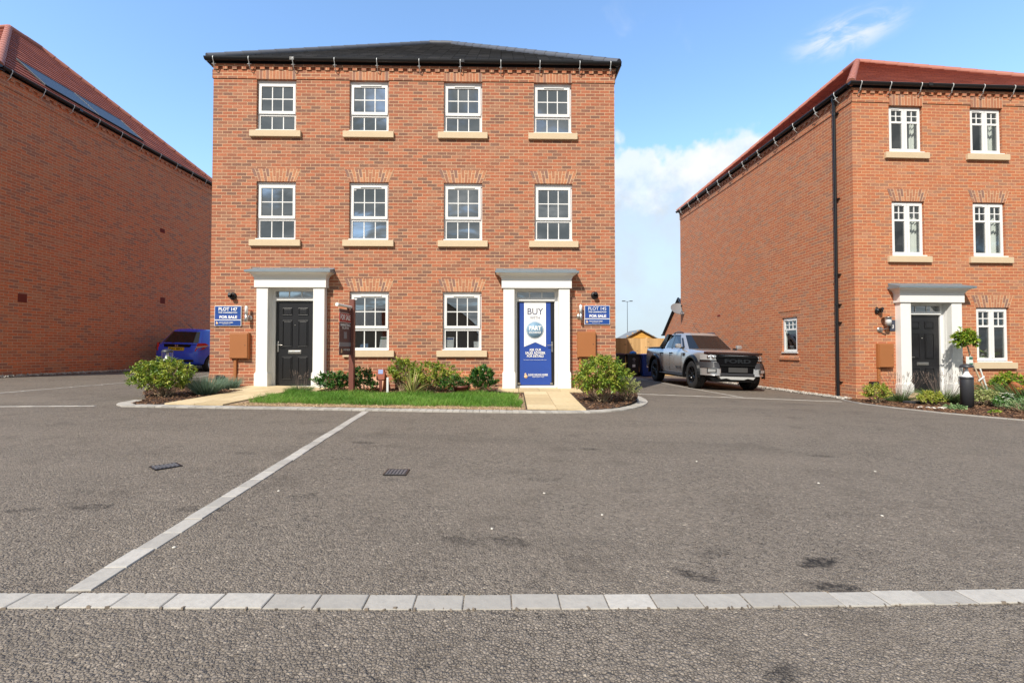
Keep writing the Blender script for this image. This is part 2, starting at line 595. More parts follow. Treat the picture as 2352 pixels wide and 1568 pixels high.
def wood_mat(name, a, b, sx=1.0):
    m = bpy.data.materials.new(name)
    m.use_nodes = True
    t = NT(m.node_tree)
    p = t.n['Principled BSDF']
    p.inputs['Roughness'].default_value = 0.8
    tc = t.node('ShaderNodeTexCoord')
    mp_ = t.node('ShaderNodeMapping')
    mp_.inputs['Scale'].default_value = (14 * sx, 14 * sx, 1.1)
    t.l.new(tc.outputs['Object'], mp_.inputs[0])
    f = t.noise(mp_.outputs[0], 1.4, 5.0, 0.6, 0.5)
    knot = t.smooth(t.noise(tc.outputs['Object'], 7.0, 2.0, 0.5), 0.66, 0.76)
    at_ = t.node('ShaderNodeAttribute')
    at_.attribute_name = 'rnd'
    c = t.mix(knot, t.mix(f, a, b), (0.16, 0.075, 0.03))
    c = t.mix(t.math('MULTIPLY', at_.outputs['Fac'], 0.5), c, tuple(0.45 * q for q in a))
    t.l.new(c, p.inputs['Base Color'])
    t.l.new(t.bump(f, 0.2, 0.004), p.inputs['Normal'])
    return m


M_fence = wood_mat('fence_timber', (0.56, 0.33, 0.13), (0.78, 0.53, 0.25))
M_shed = wood_mat('shed_timber', (0.66, 0.32, 0.055), (0.80, 0.45, 0.10))


def glass_mat(name, refl=0.34, tintc=(0.86, 0.9, 0.89)):
    m = bpy.data.materials.new(name)
    m.use_nodes = True
    t = NT(m.node_tree)
    t.n.remove(t.n['Principled BSDF'])
    out = t.n['Material Output']
    tr = t.node('ShaderNodeBsdfTransparent')
    tr.inputs[0].default_value = (*tintc, 1)
    gl = t.node('ShaderNodeBsdfGlossy')
    gl.inputs['Roughness'].default_value = 0.005
    gl.inputs['Color'].default_value = (0.93, 0.97, 1.0, 1)
    geo = t.node('ShaderNodeNewGeometry')
    rip = t.noise(geo.outputs['Position'], 0.55, 2.0, 0.5)
    t.l.new(t.bump(rip, 0.22, 0.05), gl.inputs['Normal'])
    lw = t.node('ShaderNodeLayerWeight')
    fac = t.math('ADD', t.math('MULTIPLY', t.math('POWER', lw.outputs['Facing'], 4.0), 0.75), refl + 0.05, clamp=True)
    mx = t.node('ShaderNodeMixShader')
    t.l.new(fac, mx.inputs[0])
    t.l.new(tr.outputs[0], mx.inputs[1])
    t.l.new(gl.outputs[0], mx.inputs[2])
    t.l.new(mx.outputs[0], out.inputs[0])
    return m


M_glass = glass_mat('window_glass', 0.31, (0.75, 0.78, 0.78))
M_glass_r = glass_mat('window_glass_clear', 0.07)
M_lampglass = glass_mat('lamp_glass', 0.0, (0.96, 0.96, 0.96))
M_screen = glass_mat('windscreen_glass', 0.16, (0.55, 0.57, 0.55))


# scuffs and oil drips lying on the tarmac: x, y, half sizes, turn, strength
SCUFFS = [(-1.61, 4.89, 0.19, 0.09, -0.26, 0.60), (0.82, 4.78, 0.18, 0.08, 0.04, 0.60), (3.15, 4.65, 0.18, 0.08, -0.13, 0.60),
          (-2.66, 2.91, 0.18, 0.08, 0.10, 0.60), (-2.04, 2.90, 0.16, 0.07, 0.13, 0.50), (-0.01, 2.51, 0.18, 0.08, -0.43, 0.55),
          (0.86, 2.18, 0.14, 0.06, -0.49, 0.85), (1.56, 2.33, 0.18, 0.08, 0.34, 0.95), (-0.29, 2.52, 0.19, 0.09, -0.24, 0.45),
          (1.46, 2.09, 0.15, 0.07, -0.27, 0.90), (0.91, 1.53, 0.12, 0.06, 0.50, 0.70), (-1.89, 2.90, 0.09, 0.04, -0.03, 0.55),
          (-1.46, 3.17, 0.19, 0.09, 0.34, 0.35), (0.26, 3.68, 0.22, 0.10, -0.02, 0.30), (0.91, 3.44, 0.19, 0.09, 0.14, 0.35),
          (-2.55, 4.35, 0.22, 0.10, -0.35, 0.35), (-3.01, 2.84, 0.14, 0.06, 0.13, 0.50), (1.06, 2.41, 0.16, 0.07, 0.37, 0.40)]


def asphalt_mat():
    m = bpy.data.materials.new('weathered_asphalt')
    m.use_nodes = True
    t = NT(m.node_tree)
    b = t.n['Principled BSDF']
    b.inputs['Roughness'].default_value = 0.9
    b.inputs['Specular IOR Level'].default_value = 0.3
    tc = t.node('ShaderNodeTexCoord')
    o = tc.outputs['Object']
    wn = t.noise(o, 26.0, 2.0, 0.5, out=1)
    wv = t.node('ShaderNodeVectorMath', operation='MULTIPLY_ADD')
    t.l.new(wn, wv.inputs[0])
    wv.inputs[1].default_value = (0.016, 0.016, 0.0)
    t.l.new(o, wv.inputs[2])

    def voro(scale, feat):
        v = t.node('ShaderNodeTexVoronoi', feature=feat)
        v.inputs['Scale'].default_value = scale
        v.inputs['Randomness'].default_value = 1.0
        t.l.new(wv.outputs[0], v.inputs['Vector'])
        return v
    ve = voro(80.0, 'DISTANCE_TO_EDGE')
    v1 = voro(80.0, 'F1')
    v2 = voro(150.0, 'F1')
    gap = t.smooth(ve.outputs['Distance'], 0.02, 0.16)
    pit = t.smooth(t.noise(o, 30.0, 3.0, 0.6), 0.46, 0.60)         # where the binder has worn out between stones
    sep = t.node('ShaderNodeSeparateColor')
    t.l.new(v1.outputs['Color'], sep.inputs[0])
    stone = t.ramp(sep.outputs[0], [(0.0, (0.185, 0.156, 0.127)), (0.35, (0.235, 0.199, 0.162)), (0.75, (0.272, 0.23, 0.188)), (0.97, (0.32, 0.271, 0.222)), (1.0, (0.46, 0.39, 0.31))])
    big = t.noise(o, 0.45, 5.0, 0.62)
    mid = t.noise(o, 2.4, 5.0, 0.65)
    stone = t.mix(t.smooth(big, 0.34, 0.68, 0.0, 0.5), stone, (0.29, 0.248, 0.203))
    stone = t.mix(t.smooth(mid, 0.49, 0.76, 0.0, 0.55), stone, (0.135, 0.112, 0.09))
    clump = t.smooth(t.noise(o, 0.9, 4.0, 0.6), 0.35, 0.7, 0.35, 1.0)
    gapf = t.math('MULTIPLY', t.math('MULTIPLY', t.math('SUBTRACT', 1.0, gap), t.math('ADD', 0.14, t.math('MULTIPLY', pit, 0.86))), clump)
    c = t.mix(t.math('MULTIPLY', gapf, 0.9), stone, (0.034, 0.029, 0.026))
    # scuffs and oil marks
    mpp = t.node('ShaderNodeMapping')
    mpp.inputs['Scale'].default_value = (1.0, 2.3, 1.0)
    mpp.inputs['Rotation'].default_value = (0, 0, R(20))
    t.l.new(o, mpp.inputs[0])
    oil = t.smooth(t.noise(mpp.outputs[0], 1.15, 3.0, 0.55), 0.68, 0.80)
    grit = t.smooth(t.noise(o, 30.0, 3.0, 0.7), 0.38, 0.6)
    c = t.mix(t.math('MULTIPLY', t.math('MULTIPLY', oil, grit), 0.5), c, (0.04, 0.035, 0.032))
    ragged = t.noise(o, 13.0, 4.0, 0.65)
    for (sx, sy, rx, ry, an, amt) in SCUFFS:
        mq = t.node('ShaderNodeMapping', vector_type='TEXTURE')
        mq.inputs['Location'].default_value = (sx, sy, 0)
        mq.inputs['Rotation'].default_value = (0, 0, an)
        mq.inputs['Scale'].default_value = (rx, ry, 1000.0)
        t.l.new(o, mq.inputs[0])
        le = t.node('ShaderNodeVectorMath', operation='LENGTH')
        t.l.new(mq.outputs[0], le.inputs[0])
        msk = t.smooth(t.math('ADD', le.outputs['Value'], t.math('MULTIPLY', ragged, 1.7)), 1.25, 1.75, 1.0, 0.0)
        c = t.mix(t.math('MULTIPLY', t.math('MULTIPLY', msk, t.math('ADD', 0.45, t.math('MULTIPLY', grit, 0.55))), amt), c, (0.022, 0.020, 0.020))
    mtr = t.node('ShaderNodeMapping')
    mtr.inputs['Scale'].default_value = (0.16, 1.1, 1.0)
    mtr.inputs['Rotation'].default_value = (0, 0, R(-8))
    t.l.new(o, mtr.inputs[0])
    drag = t.noise(mtr.outputs[0], 1.0, 4.0, 0.6)
    c = t.mix(t.smooth(drag, 0.52, 0.72, 0.0, 0.30), c, (0.115, 0.097, 0.08))
    c = t.mix(t.smooth(drag, 0.48, 0.30, 0.0, 0.30), c, (0.33, 0.275, 0.22))
    pale = t.smooth(t.noise(o, 0.22, 4.0, 0.6), 0.52, 0.75, 0.0, 0.25)
    c = t.mix(pale, c, (0.32, 0.273, 0.223))
    t.l.new(c, b.inputs['Base Color'])
    h = t.math('ADD', t.math('MULTIPLY', gap, 0.8), t.math('MULTIPLY', t.math('SUBTRACT', 0.6, v1.outputs['Distance']), 0.9))
    h = t.math('ADD', h, t.math('MULTIPLY', pit, -0.55))
    h = t.math('ADD', h, t.math('MULTIPLY', t.math('SUBTRACT', 0.6, v2.outputs['Distance']), 0.25))
    t.l.new(t.bump(h, 0.85, 0.009), b.inputs['Normal'])
    return m


M_asphalt = asphalt_mat()


def attr_mat(name, stops, rough=0.8, transl=0.0, bump=0.0, bscale=50.0, spec=0.3):
    """colour picked per leaf / per sett from the mesh attribute rnd"""
    m = bpy.data.materials.new(name)
    m.use_nodes = True
    t = NT(m.node_tree)
    b = t.n['Principled BSDF']
    b.inputs['Roughness'].default_value = rough
    b.inputs['Specular IOR Level'].default_value = spec
    at_ = t.node('ShaderNodeAttribute')
    at_.attribute_name = 'rnd'
    c = t.ramp(at_.outputs['Fac'], stops)
    tc = t.node('ShaderNodeTexCoord')
    if bump > 0:
        f = t.noise(tc.outputs['Object'], bscale, 4.0, 0.65)
        c2_ = t.mix(t.smooth(f, 0.35, 0.75, 0.0, 0.35), c, tuple(0.5 * (x + y) for x, y in zip(stops[0][1], (0.12, 0.12, 0.12))))
        c = c2_
        t.l.new(t.bump(f, bump, 0.004), b.inputs['Normal'])
    t.l.new(c, b.inputs['Base Color'])
    if transl > 0:
        tl = t.node('ShaderNodeBsdfTranslucent')
        t.l.new(c, tl.inputs[0])
        mx = t.node('ShaderNodeMixShader')
        mx.inputs[0].default_value = transl
        t.l.new(b.outputs[0], mx.inputs[1])
        t.l.new(tl.outputs[0], mx.inputs[2])
        t.l.new(mx.outputs[0], t.n['Material Output'].inputs[0])
    return m


M_sett = attr_mat('concrete_sett', [(0.0, (0.35, 0.328, 0.295)), (0.5, (0.425, 0.40, 0.36)), (1.0, (0.49, 0.462, 0.418))], 0.85, bump=0.7, bscale=26)
M_flag = attr_mat('buff_flagstone', [(0.0, (0.52, 0.40, 0.23)), (0.5, (0.62, 0.49, 0.29)), (1.0, (0.70, 0.56, 0.35))], 0.8, bump=0.25, bscale=14)
M_choisya = attr_mat('choisya_leaf', [(0.0, (0.06, 0.13, 0.02)), (0.25, (0.14, 0.25, 0.03)), (0.6, (0.30, 0.38, 0.045)), (0.9, (0.46, 0.47, 0.075)), (1.0, (0.42, 0.30, 0.08))], 0.4, 0.28, spec=0.45)
M_laurel = attr_mat('laurel_leaf', [(0.0, (0.018, 0.06, 0.015)), (0.5, (0.045, 0.135, 0.022)), (0.85, (0.10, 0.22, 0.035)), (1.0, (0.26, 0.33, 0.05))], 0.3, 0.2, spec=0.55)
M_curry = attr_mat('grey_green_needles', [(0.0, (0.09, 0.16, 0.10)), (0.6, (0.19, 0.29, 0.21)), (1.0, (0.33, 0.42, 0.34))], 0.7, 0.15)
M_lav = attr_mat('lavender_leaf', [(0.0, (0.05, 0.11, 0.03)), (0.6, (0.12, 0.20, 0.06)), (1.0, (0.25, 0.30, 0.14))], 0.7, 0.15)
M_lavflower = attr_mat('faded_lavender_heads', [(0.0, (0.10, 0.075, 0.065)), (0.6, (0.20, 0.15, 0.13)), (1.0, (0.32, 0.25, 0.20))], 0.9)
M_phorm = attr_mat('striped_flax_blade', [(0.0, (0.12, 0.19, 0.035)), (0.5, (0.28, 0.34, 0.09)), (0.8, (0.50, 0.47, 0.19)), (1.0, (0.46, 0.32, 0.16))], 0.45, 0.2)
M_gold_l = attr_mat('golden_leaf', [(0.0, (0.14, 0.22, 0.03)), (0.4, (0.32, 0.38, 0.05)), (0.8, (0.52, 0.50, 0.10)), (1.0, (0.62, 0.58, 0.26))], 0.45, 0.25)
M_variegated = attr_mat('cream_edged_leaf', [(0.0, (0.14, 0.22, 0.05)), (0.5, (0.36, 0.40, 0.14)), (1.0, (0.62, 0.58, 0.32))], 0.5, 0.25)
M_mint = attr_mat('grey_green_leaf', [(0.0, (0.10, 0.20, 0.07)), (0.6, (0.24, 0.36, 0.15)), (1.0, (0.40, 0.50, 0.28))], 0.55, 0.2)
M_lime = attr_mat('bright_bay_leaf', [(0.0, (0.07, 0.16, 0.015)), (0.5, (0.20, 0.34, 0.03)), (0.9, (0.40, 0.46, 0.05)), (1.0, (0.48, 0.36, 0.05))], 0.4, 0.25)
M_grass = attr_mat('lawn_blade', [(0.0, (0.065, 0.17, 0.02)), (0.5, (0.165, 0.35, 0.045)), (0.85, (0.30, 0.48, 0.09)), (1.0, (0.36, 0.40, 0.14))], 0.5, 0.3)
M_bark = attr_mat('bark_chip', [(0.0, (0.035, 0.018, 0.011)), (0.5, (0.10, 0.050, 0.028)), (0.85, (0.19, 0.10, 0.055)), (1.0, (0.36, 0.22, 0.13))], 0.9)
M_straw = attr_mat('dry_thatch', [(0.0, (0.20, 0.13, 0.07)), (0.6, (0.38, 0.27, 0.15)), (1.0, (0.55, 0.42, 0.26))], 0.9)
M_stonechip = attr_mat('stone_chips', [(0.0, (0.12, 0.10, 0.08)), (0.5, (0.19, 0.157, 0.124)), (1.0, (0.25, 0.205, 0.16))], 0.9)
M_gravelchip = attr_mat('gravel_chips', [(0.0, (0.22, 0.20, 0.18)), (0.5, (0.45, 0.42, 0.38)), (1.0, (0.66, 0.62, 0.56))], 0.9)
M_daisy = mat('white_petal', (0.75, 0.75, 0.66), 0.7)
M_yellowpetal = mat('yellow_petal', (0.75, 0.55, 0.02), 0.6)


def tile_mat(name, stops, size=(0.30, 0.27), rough=0.8):
    m = bpy.data.materials.new(name)
    m.use_nodes = True
    t = NT(m.node_tree)
    b = t.n['Principled BSDF']
    b.inputs['Roughness'].default_value = rough
    b.inputs['Specular IOR Level'].default_value = 0.3
    uv = t.node('ShaderNodeUVMap')
    br = t.node('ShaderNodeTexBrick')
    br.inputs['Scale'].default_value = 1.0
    br.inputs['Brick Width'].default_value = size[0]
    br.inputs['Row Height'].default_value = size[1]
    br.inputs['Mortar Size'].default_value = 0.006
    br.inputs['Color1'].default_value = (0, 0, 0, 1)
    br.inputs['Color2'].default_value = (1, 1, 1, 1)
    t.l.new(uv.outputs[0], br.inputs['Vector'])
    n = t.noise(uv.outputs[0], 2.0, 4.0, 0.6)
    c = t.ramp(t.math('ADD', t.math('MULTIPLY', br.outputs['Color'], 0.6), t.math('MULTIPLY', n, 0.4)), stops)
    c = t.mix(br.outputs['Fac'], c, tuple(0.35 * x for x in stops[0][1]))
    t.l.new(c, b.inputs['Base Color'])
    f = t.noise(uv.outputs[0], 60.0, 3.0, 0.6)
    t.l.new(t.bump(t.math('ADD', t.math('SUBTRACT', 1.0, br.outputs['Fac']), t.math('MULTIPLY', f, 0.3)), 0.4, 0.006), b.inputs['Normal'])
    return m


M_slate = tile_mat('dark_grey_tile', [(0.0, (0.05, 0.05, 0.055)), (0.6, (0.09, 0.09, 0.095)), (1.0, (0.15, 0.145, 0.145))], rough=0.65)
M_redtile = tile_mat('red_roof_tile', [(0.0, (0.20, 0.05, 0.032)), (0.6, (0.30, 0.075, 0.042)), (1.0, (0.40, 0.12, 0.07))])
M_ridge_g = mat('grey_ridge_tile', (0.10, 0.105, 0.125), 0.45, var=0.15)
M_ridge_r = mat('red_ridge_tile', (0.40, 0.15, 0.105), 0.7, var=0.15)

# ------------------------------------------------------------------ the ground
def grid_lines(lo, hi, fine0, fine1, step):
    a = list(np.arange(fine0, fine1 + 1e-6, step))
    out = [lo, lo * 0.4, lo * 0.2] + a + [hi * 0.2, hi * 0.4, hi]
    return sorted(set(round(float(q), 3) for q in out))


def sheet(name, xs, ys, zf, m):
    nx, ny = len(xs), len(ys)
    vs = [(x, y, zf(x, y)) for y in ys for x in xs]
    fs = [(j * nx + i, j * nx + i + 1, (j + 1) * nx + i + 1, (j + 1) * nx + i) for j in range(ny - 1) for i in range(nx - 1)]
    mb = MB()
    mb.raw(vs, fs, 0, True)
    return mb.build(name, m, fix=False)


tag(sheet('road', grid_lines(-600, 600, -28, 28, 0.5), grid_lines(-600, 600, -14, 34, 0.5), gz, M_asphalt),
    kind='structure')


def poly_sheet(name, poly, zf, off, m, step=0.4, flags=None):
    """a polygon cut into small cells and laid on the surface zf, off metres above it"""
    bm = bmesh.new()
    bm.faces.new([bm.verts.new((p[0], p[1], 0)) for p in poly])
    xs = [p[0] for p in poly]
    ys = [p[1] for p in poly]
    for lo, hi, ax in ((min(xs), max(xs), 0), (min(ys), max(ys), 1)):
        q = math.ceil(lo / step) * step
        while q < hi:
            co = [0, 0, 0]
            no = [0, 0, 0]
            co[ax] = q
            no[ax] = 1
            bmesh.ops.bisect_plane(bm, geom=bm.verts[:] + bm.edges[:] + bm.faces[:], plane_co=co, plane_no=no, dist=1e-5)
            q += step
    for v in bm.verts:
        v.co.z = zf(v.co.x, v.co.y) + off
    bmesh.ops.recalc_face_normals(bm, faces=bm.faces)
    if sum(f.normal.z for f in bm.faces) < 0:
        bmesh.ops.reverse_faces(bm, faces=bm.faces)
    mb = MB()
    mb.bm(bm)
    return mb.build(name, m, fix=False)


def set_rnd(o, vals):
    a = o.data.attributes.new('rnd', 'FLOAT', 'FACE')
    a.data.foreach_set('value', np.asarray(vals, dtype=np.float32))


def resample(path, step):
    P = [Vector((p[0], p[1])) for p in path]
    seg = [(P[i + 1] - P[i]).length for i in range(len(P) - 1)]
    L = sum(seg)
    n = max(1, round(L / step))
    out = []
    for k in range(n + 1):
        d = L * k / n
        i = 0
        while i < len(seg) - 1 and d > seg[i]:
            d -= seg[i]
            i += 1
        out.append(P[i] + (P[i + 1] - P[i]) * (d / seg[i]))
    return out


def smooth_path(path, n=6):
    P = [Vector((p[0], p[1])) for p in path]
    out = []
    for i in range(len(P) - 1):
        p0, p1, p2, p3 = P[max(0, i - 1)], P[i], P[i + 1], P[min(len(P) - 1, i + 2)]
        for k in range(n):
            t = k / n
            out.append(0.5 * (2 * p1 + (p2 - p0) * t + (2 * p0 - 5 * p1 + 4 * p2 - p3) * t * t + (3 * p1 - 3 * p2 + p3 - p0) * t ** 3))
    out.append(P[-1])
    return out


def sett_strip(name, path, along, across, h=0.006, gap=0.005, zf=gz, side=0.0, jitter=0.003):
    """a row of concrete setts following path; each sett is a slab with worn edges"""
    pts = resample(path, along)
    mb = MB()
    rnd = []
    for i in range(len(pts) - 1):
        a, b = pts[i], pts[i + 1]
        t = (b - a).normalized()
        nrm = Vector((-t.y, t.x))
        ta = (pts[i + 1] - pts[max(0, i - 1)]).normalized()
        tb = (pts[min(len(pts) - 1, i + 2)] - pts[i]).normalized()
        na, nb = Vector((-ta.y, ta.x)), Vector((-tb.y, tb.x))
        lo, hi = side - across / 2, side + across / 2
        e = gap / 2
        dz_ = random.uniform(-0.002, 0.002)
        j = random.uniform(-jitter, jitter)
        cs = [a + t * e + na * (lo + j), b - t * e + nb * (lo + j), b - t * e + nb * (hi + j), a + t * e + na * (hi + j)]
        ctr = (cs[0] + cs[1] + cs[2] + cs[3]) / 4
        base = [Vector((c.x, c.y, zf(c.x, c.y) - 0.03)) for c in cs]
        mid = [Vector((c.x, c.y, zf(c.x, c.y) + h - 0.003 + dz_)) for c in cs]
        topv = []
        for c in cs:
            q = c + (ctr - c).normalized() * 0.004
            topv.append(Vector((q.x, q.y, zf(q.x, q.y) + h + dz_)))
        r = random.random()
        for lowr, upr in ((base, mid), (mid, topv)):
            for k in range(4):
                mb.face([lowr[k], lowr[(k + 1) % 4], upr[(k + 1) % 4], upr[k]])
                rnd.append(r)
        mb.face(topv)
        rnd.append(r)
    o = mb.build(name, M_sett)
    set_rnd(o, rnd)
    return tag(o, kind='structure')


P_front = smooth_path([(-9.0, 1.30), (-3.2, 1.80), (-2.08, 1.868), (-0.47, 1.909), (0.60, 1.948), (1.5, 1.995), (2.26, 2.045), (3.2, 2.12)])
sett_strip('paving_strip', P_front, 0.2, 0.104)
sett_strip('paving_strip', [(-1.832, 1.945), (-2.04, 4.4), (-2.262, 7.06)], 0.2, 0.10)
sett_strip('paving_strip', [(2.30, 1.98), (2.75, 1.2), (3.1, 0.4)], 0.2, 0.10)
K_OUT = smooth_path([(-6.42, 7.75), (-6.36, 7.36), (-6.12, 7.12), (-5.7, 7.06), (-2.65, 7.10), (-0.6, 7.13), (0.6, 7.20), (1.25, 7.31), (1.78, 7.60), (2.25, 8.14), (2.62, 8.85),
                     (2.80, 9.5), (2.88, 10.2), (2.9, 11.2)], 5)
sett_strip('kerb', list(K_OUT), 0.105, 0.2, h=0.022, side=0.1)
sett_strip('paving_strip', [(-6.5, 7.12), (-8.2, 6.78), (-11.5, 6.2)], 0.2, 0.07, h=0.006)
sett_strip('paving_strip', [(-9.55, 7.95), (-9.1, 10.0), (-8.9, 11.0), (-8.95, 13.0), (-9.3, 14.2)], 0.2, 0.06, h=0.006)
sett_strip('paving_strip', [(4.98, 18.5), (5.28, 14.0), (5.5, 10.85)], 0.2, 0.06, h=0.006)
sett_strip('paving_strip', [(2.95, 11.15), (4.8, 10.9), (6.6, 10.62), (7.55, 10.45)], 0.2, 0.07, h=0.006)
RB_OUT = smooth_path([(7.86, 10.8), (7.66, 10.2), (7.62, 9.5), (7.66, 8.9), (7.82, 8.2), (8.15, 7.5), (8.8, 6.7), (9.8, 6.0), (12.5, 5.0)], 5)
sett_strip('kerb', list(RB_OUT), 0.9, 0.05, h=0.02)

# garden surfaces
K_IN = []
for i, p in enumerate(K_OUT):
    a = K_OUT[max(0, i - 1)]
    b = K_OUT[min(len(K_OUT) - 1, i + 1)]
    t = (b - a).normalized()
    K_IN.append(p + Vector((-t.y, t.x)) * 0.19)
bed_poly = [(p.x, p.y) for p in K_IN] + [(2.7, 12.5), (2.2, 12.5), (2.2, 10.75), (-6.6, 10.6), (-6.7, 11.2), (-7.9, 11.2), (-7.8, 9.9), (-7.2, 8.9)]
tag(poly_sheet('garden_soil', bed_poly, gard, 0.006, M_mulchsoil), kind='structure')


def flag_path(name, poly_rows):
    """flagstones laid one by one: rows of (x0, x1, y0, y1)"""
    mb = MB()
    rnd = []
    for (x0, x1, y0, y1) in poly_rows:
        g = 0.004
        cs = [(x0 + g, y0 + g), (x1 - g, y0 + g), (x1 - g, y1 - g), (x0 + g, y1 - g)]
        low = [Vector((x, y, gard(x, y) - 0.02)) for x, y in cs]
        up = [Vector((x, y, gard(x, y) + 0.028)) for x, y in cs]
        r = random.random()
        for k in range(4):
            mb.face([low[k], low[(k + 1) % 4], up[(k + 1) % 4], up[k]])
        mb.face(up)
        rnd += [r] * 5
    o = mb.build(name, M_flag)
    set_rnd(o, rnd)
    return tag(o, kind='structure')


rows = []
for k in range(5):
    y0 = 7.29 + k * 0.46
    rows += [(-5.56, -5.08, y0, y0 + 0.46), (-5.08, -4.62, y0, y0 + 0.46)]
for k in range(4):
    rows.append((-5.95 + k * 0.46, -5.49 + k * 0.46, 9.59, 10.05))
    rows.append((-5.95 + k * 0.46, -5.49 + k * 0.46, 10.05, 10.50))
flag_path('path', rows)
rows = []
for k in range(5):
    y0 = 7.48 + k * 0.46
    rows += [(0.25, 0.74, y0, y0 + 0.46), (0.74, 1.22, y0, y0 + 0.46)]
for k in range(4):
    rows.append((-0.32 + k * 0.46, 0.14 + k * 0.46, 9.78, 10.24))
    rows.append((-0.32 + k * 0.46, 0.14 + k * 0.46, 10.24, 10.70))
flag_path('path', rows)
LAWN = [(-4.42, 7.62), (-4.53, 9.22), (-3.5, 9.27), (-2.0, 9.22), (-1.0, 9.3), (0.03, 9.42), (0.12, 8.6), (0.19, 7.68), (-2, 7.60)]
tag(poly_sheet('bare_soil', [(-4.6, 7.29), (-4.6, 9.3), (0.23, 9.45), (0.23, 7.37)], gard, 0.010, M_drysoil), kind='structure')

RBED = [(p.x + 0.03, p.y) for p in RB_OUT] + [(13, 5.2), (17, 8.0), (17, 11.6), (8.3, 10.88)]
tag(poly_sheet('garden_soil', RBED, bedz, 0.0, M_mulchsoil), kind='structure')


def inside(poly, x, y):
    c = False
    j = len(poly) - 1
    for i in range(len(poly)):
        xi, yi = poly[i]
        xj, yj = poly[j]
        if (yi > y) != (yj > y) and x < (xj - xi) * (y - yi) / (yj - yi) + xi:
            c = not c
        j = i
    return c


def chips(name, poly, zf, n, m, size=(0.012, 0.05), lift=0.014, flat=0.35, avoid=None):
    """loose chips lying on a surface"""
    xs = [p[0] for p in poly]
    ys = [p[1] for p in poly]
    V, F, rn = [], [], []
    rs = random.Random(len(name) + n)
    k = 0
    tries = 0
    while k < n and tries < n * 8:
        tries += 1
        x = rs.uniform(min(xs), max(xs))
        y = rs.uniform(min(ys), max(ys))
        if not inside(poly, x, y) or (avoid and avoid(x, y)):
            continue
        s1 = rs.uniform(*size)
        s2 = s1 * rs.uniform(0.3, 0.6)
        h = s2 * flat * 2
        a = rs.uniform(0, 2 * PI)
        til = rs.uniform(-0.5, 0.5)
        ca, sa = math.cos(a), math.sin(a)
        z = zf(x, y) + lift * rs.uniform(0.3, 1.2)
        i = len(V)
        for (px, py, pz) in ((-1, -1, 0), (1, -0.8, 0), (1, 0.9, 0), (-0.9, 1, 0), (-0.8, -0.7, 1), (0.8, -0.7, 1), (0.8, 0.7, 1), (-0.7, 0.8, 1)):
            lx, ly, lz = px * s1 / 2, py * s2 / 2, pz * h + px * til * s1 * 0.4
            V.append((x + lx * ca - ly * sa, y + lx * sa + ly * ca, z + lz))
        F += [(i + 4, i + 5, i + 6, i + 7), (i, i + 1, i + 5, i + 4), (i + 1, i + 2, i + 6, i + 5), (i + 2, i + 3, i + 7, i + 6), (i + 3, i, i + 4, i + 7)]
        rn += [rs.random()] * 5
        k += 1
    mb = MB()
    mb.raw(V, F)
    o = mb.build(name, m, fix=False)
    set_rnd(o, rn)
    return tag(o, kind='stuff')


def not_bed(x, y):
    return (-5.62 < x < -4.55 and y < 9.6) or (-6.0 < x < -4.05 and y > 9.55) or inside(LAWN, x, y) or (0.2 < x < 1.27 and y < 9.8) or (-0.37 < x < 1.57 and y > 9.74) or (-4.6 < x < 0.23 and y < 8.9)


chips('bark_mulch', bed_poly, gard, 9000, M_bark, (0.015, 0.05), 0.016, flat=0.22, avoid=not_bed)
chips('bark_mulch', [p for p in RBED if p[0] < 16], bedz, 9000, M_bark, (0.016, 0.055), 0.016, flat=0.22)
chips('dry_thatch', [(-4.58, 7.30), (-4.5, 7.72), (0.2, 7.80), (0.22, 7.39)], gard, 5000, M_straw, (0.01, 0.04), 0.008, flat=0.25)
edge_f = [(p.x, p.y - 0.062) for p in P_front] + [(p.x, p.y - 0.046) for p in reversed(P_front)]
edge_b = [(p.x, p.y + 0.046) for p in P_front] + [(p.x, p.y + 0.062) for p in reversed(P_front)]
chips('asphalt_granules', edge_f, gz, 1500, M_stonechip, (0.010, 0.019), 0.001, flat=0.45)
chips('asphalt_granules', edge_b, gz, 1100, M_stonechip, (0.009, 0.016), 0.001, flat=0.45)
chips('gravel', [(7.5, 21), (7.7, 17), (7.9, 13), (7.98, 11), (8.35, 11), (7.95, 21)], gz, 3800, M_gravelchip, (0.02, 0.05), 0.03, flat=0.7)
chips('gravel', [(-12.62, 11), (-12.62, 19), (-12.42, 19), (-12.42, 11)], gz, 1300, M_gravelchip, (0.02, 0.05), 0.03, flat=0.7)


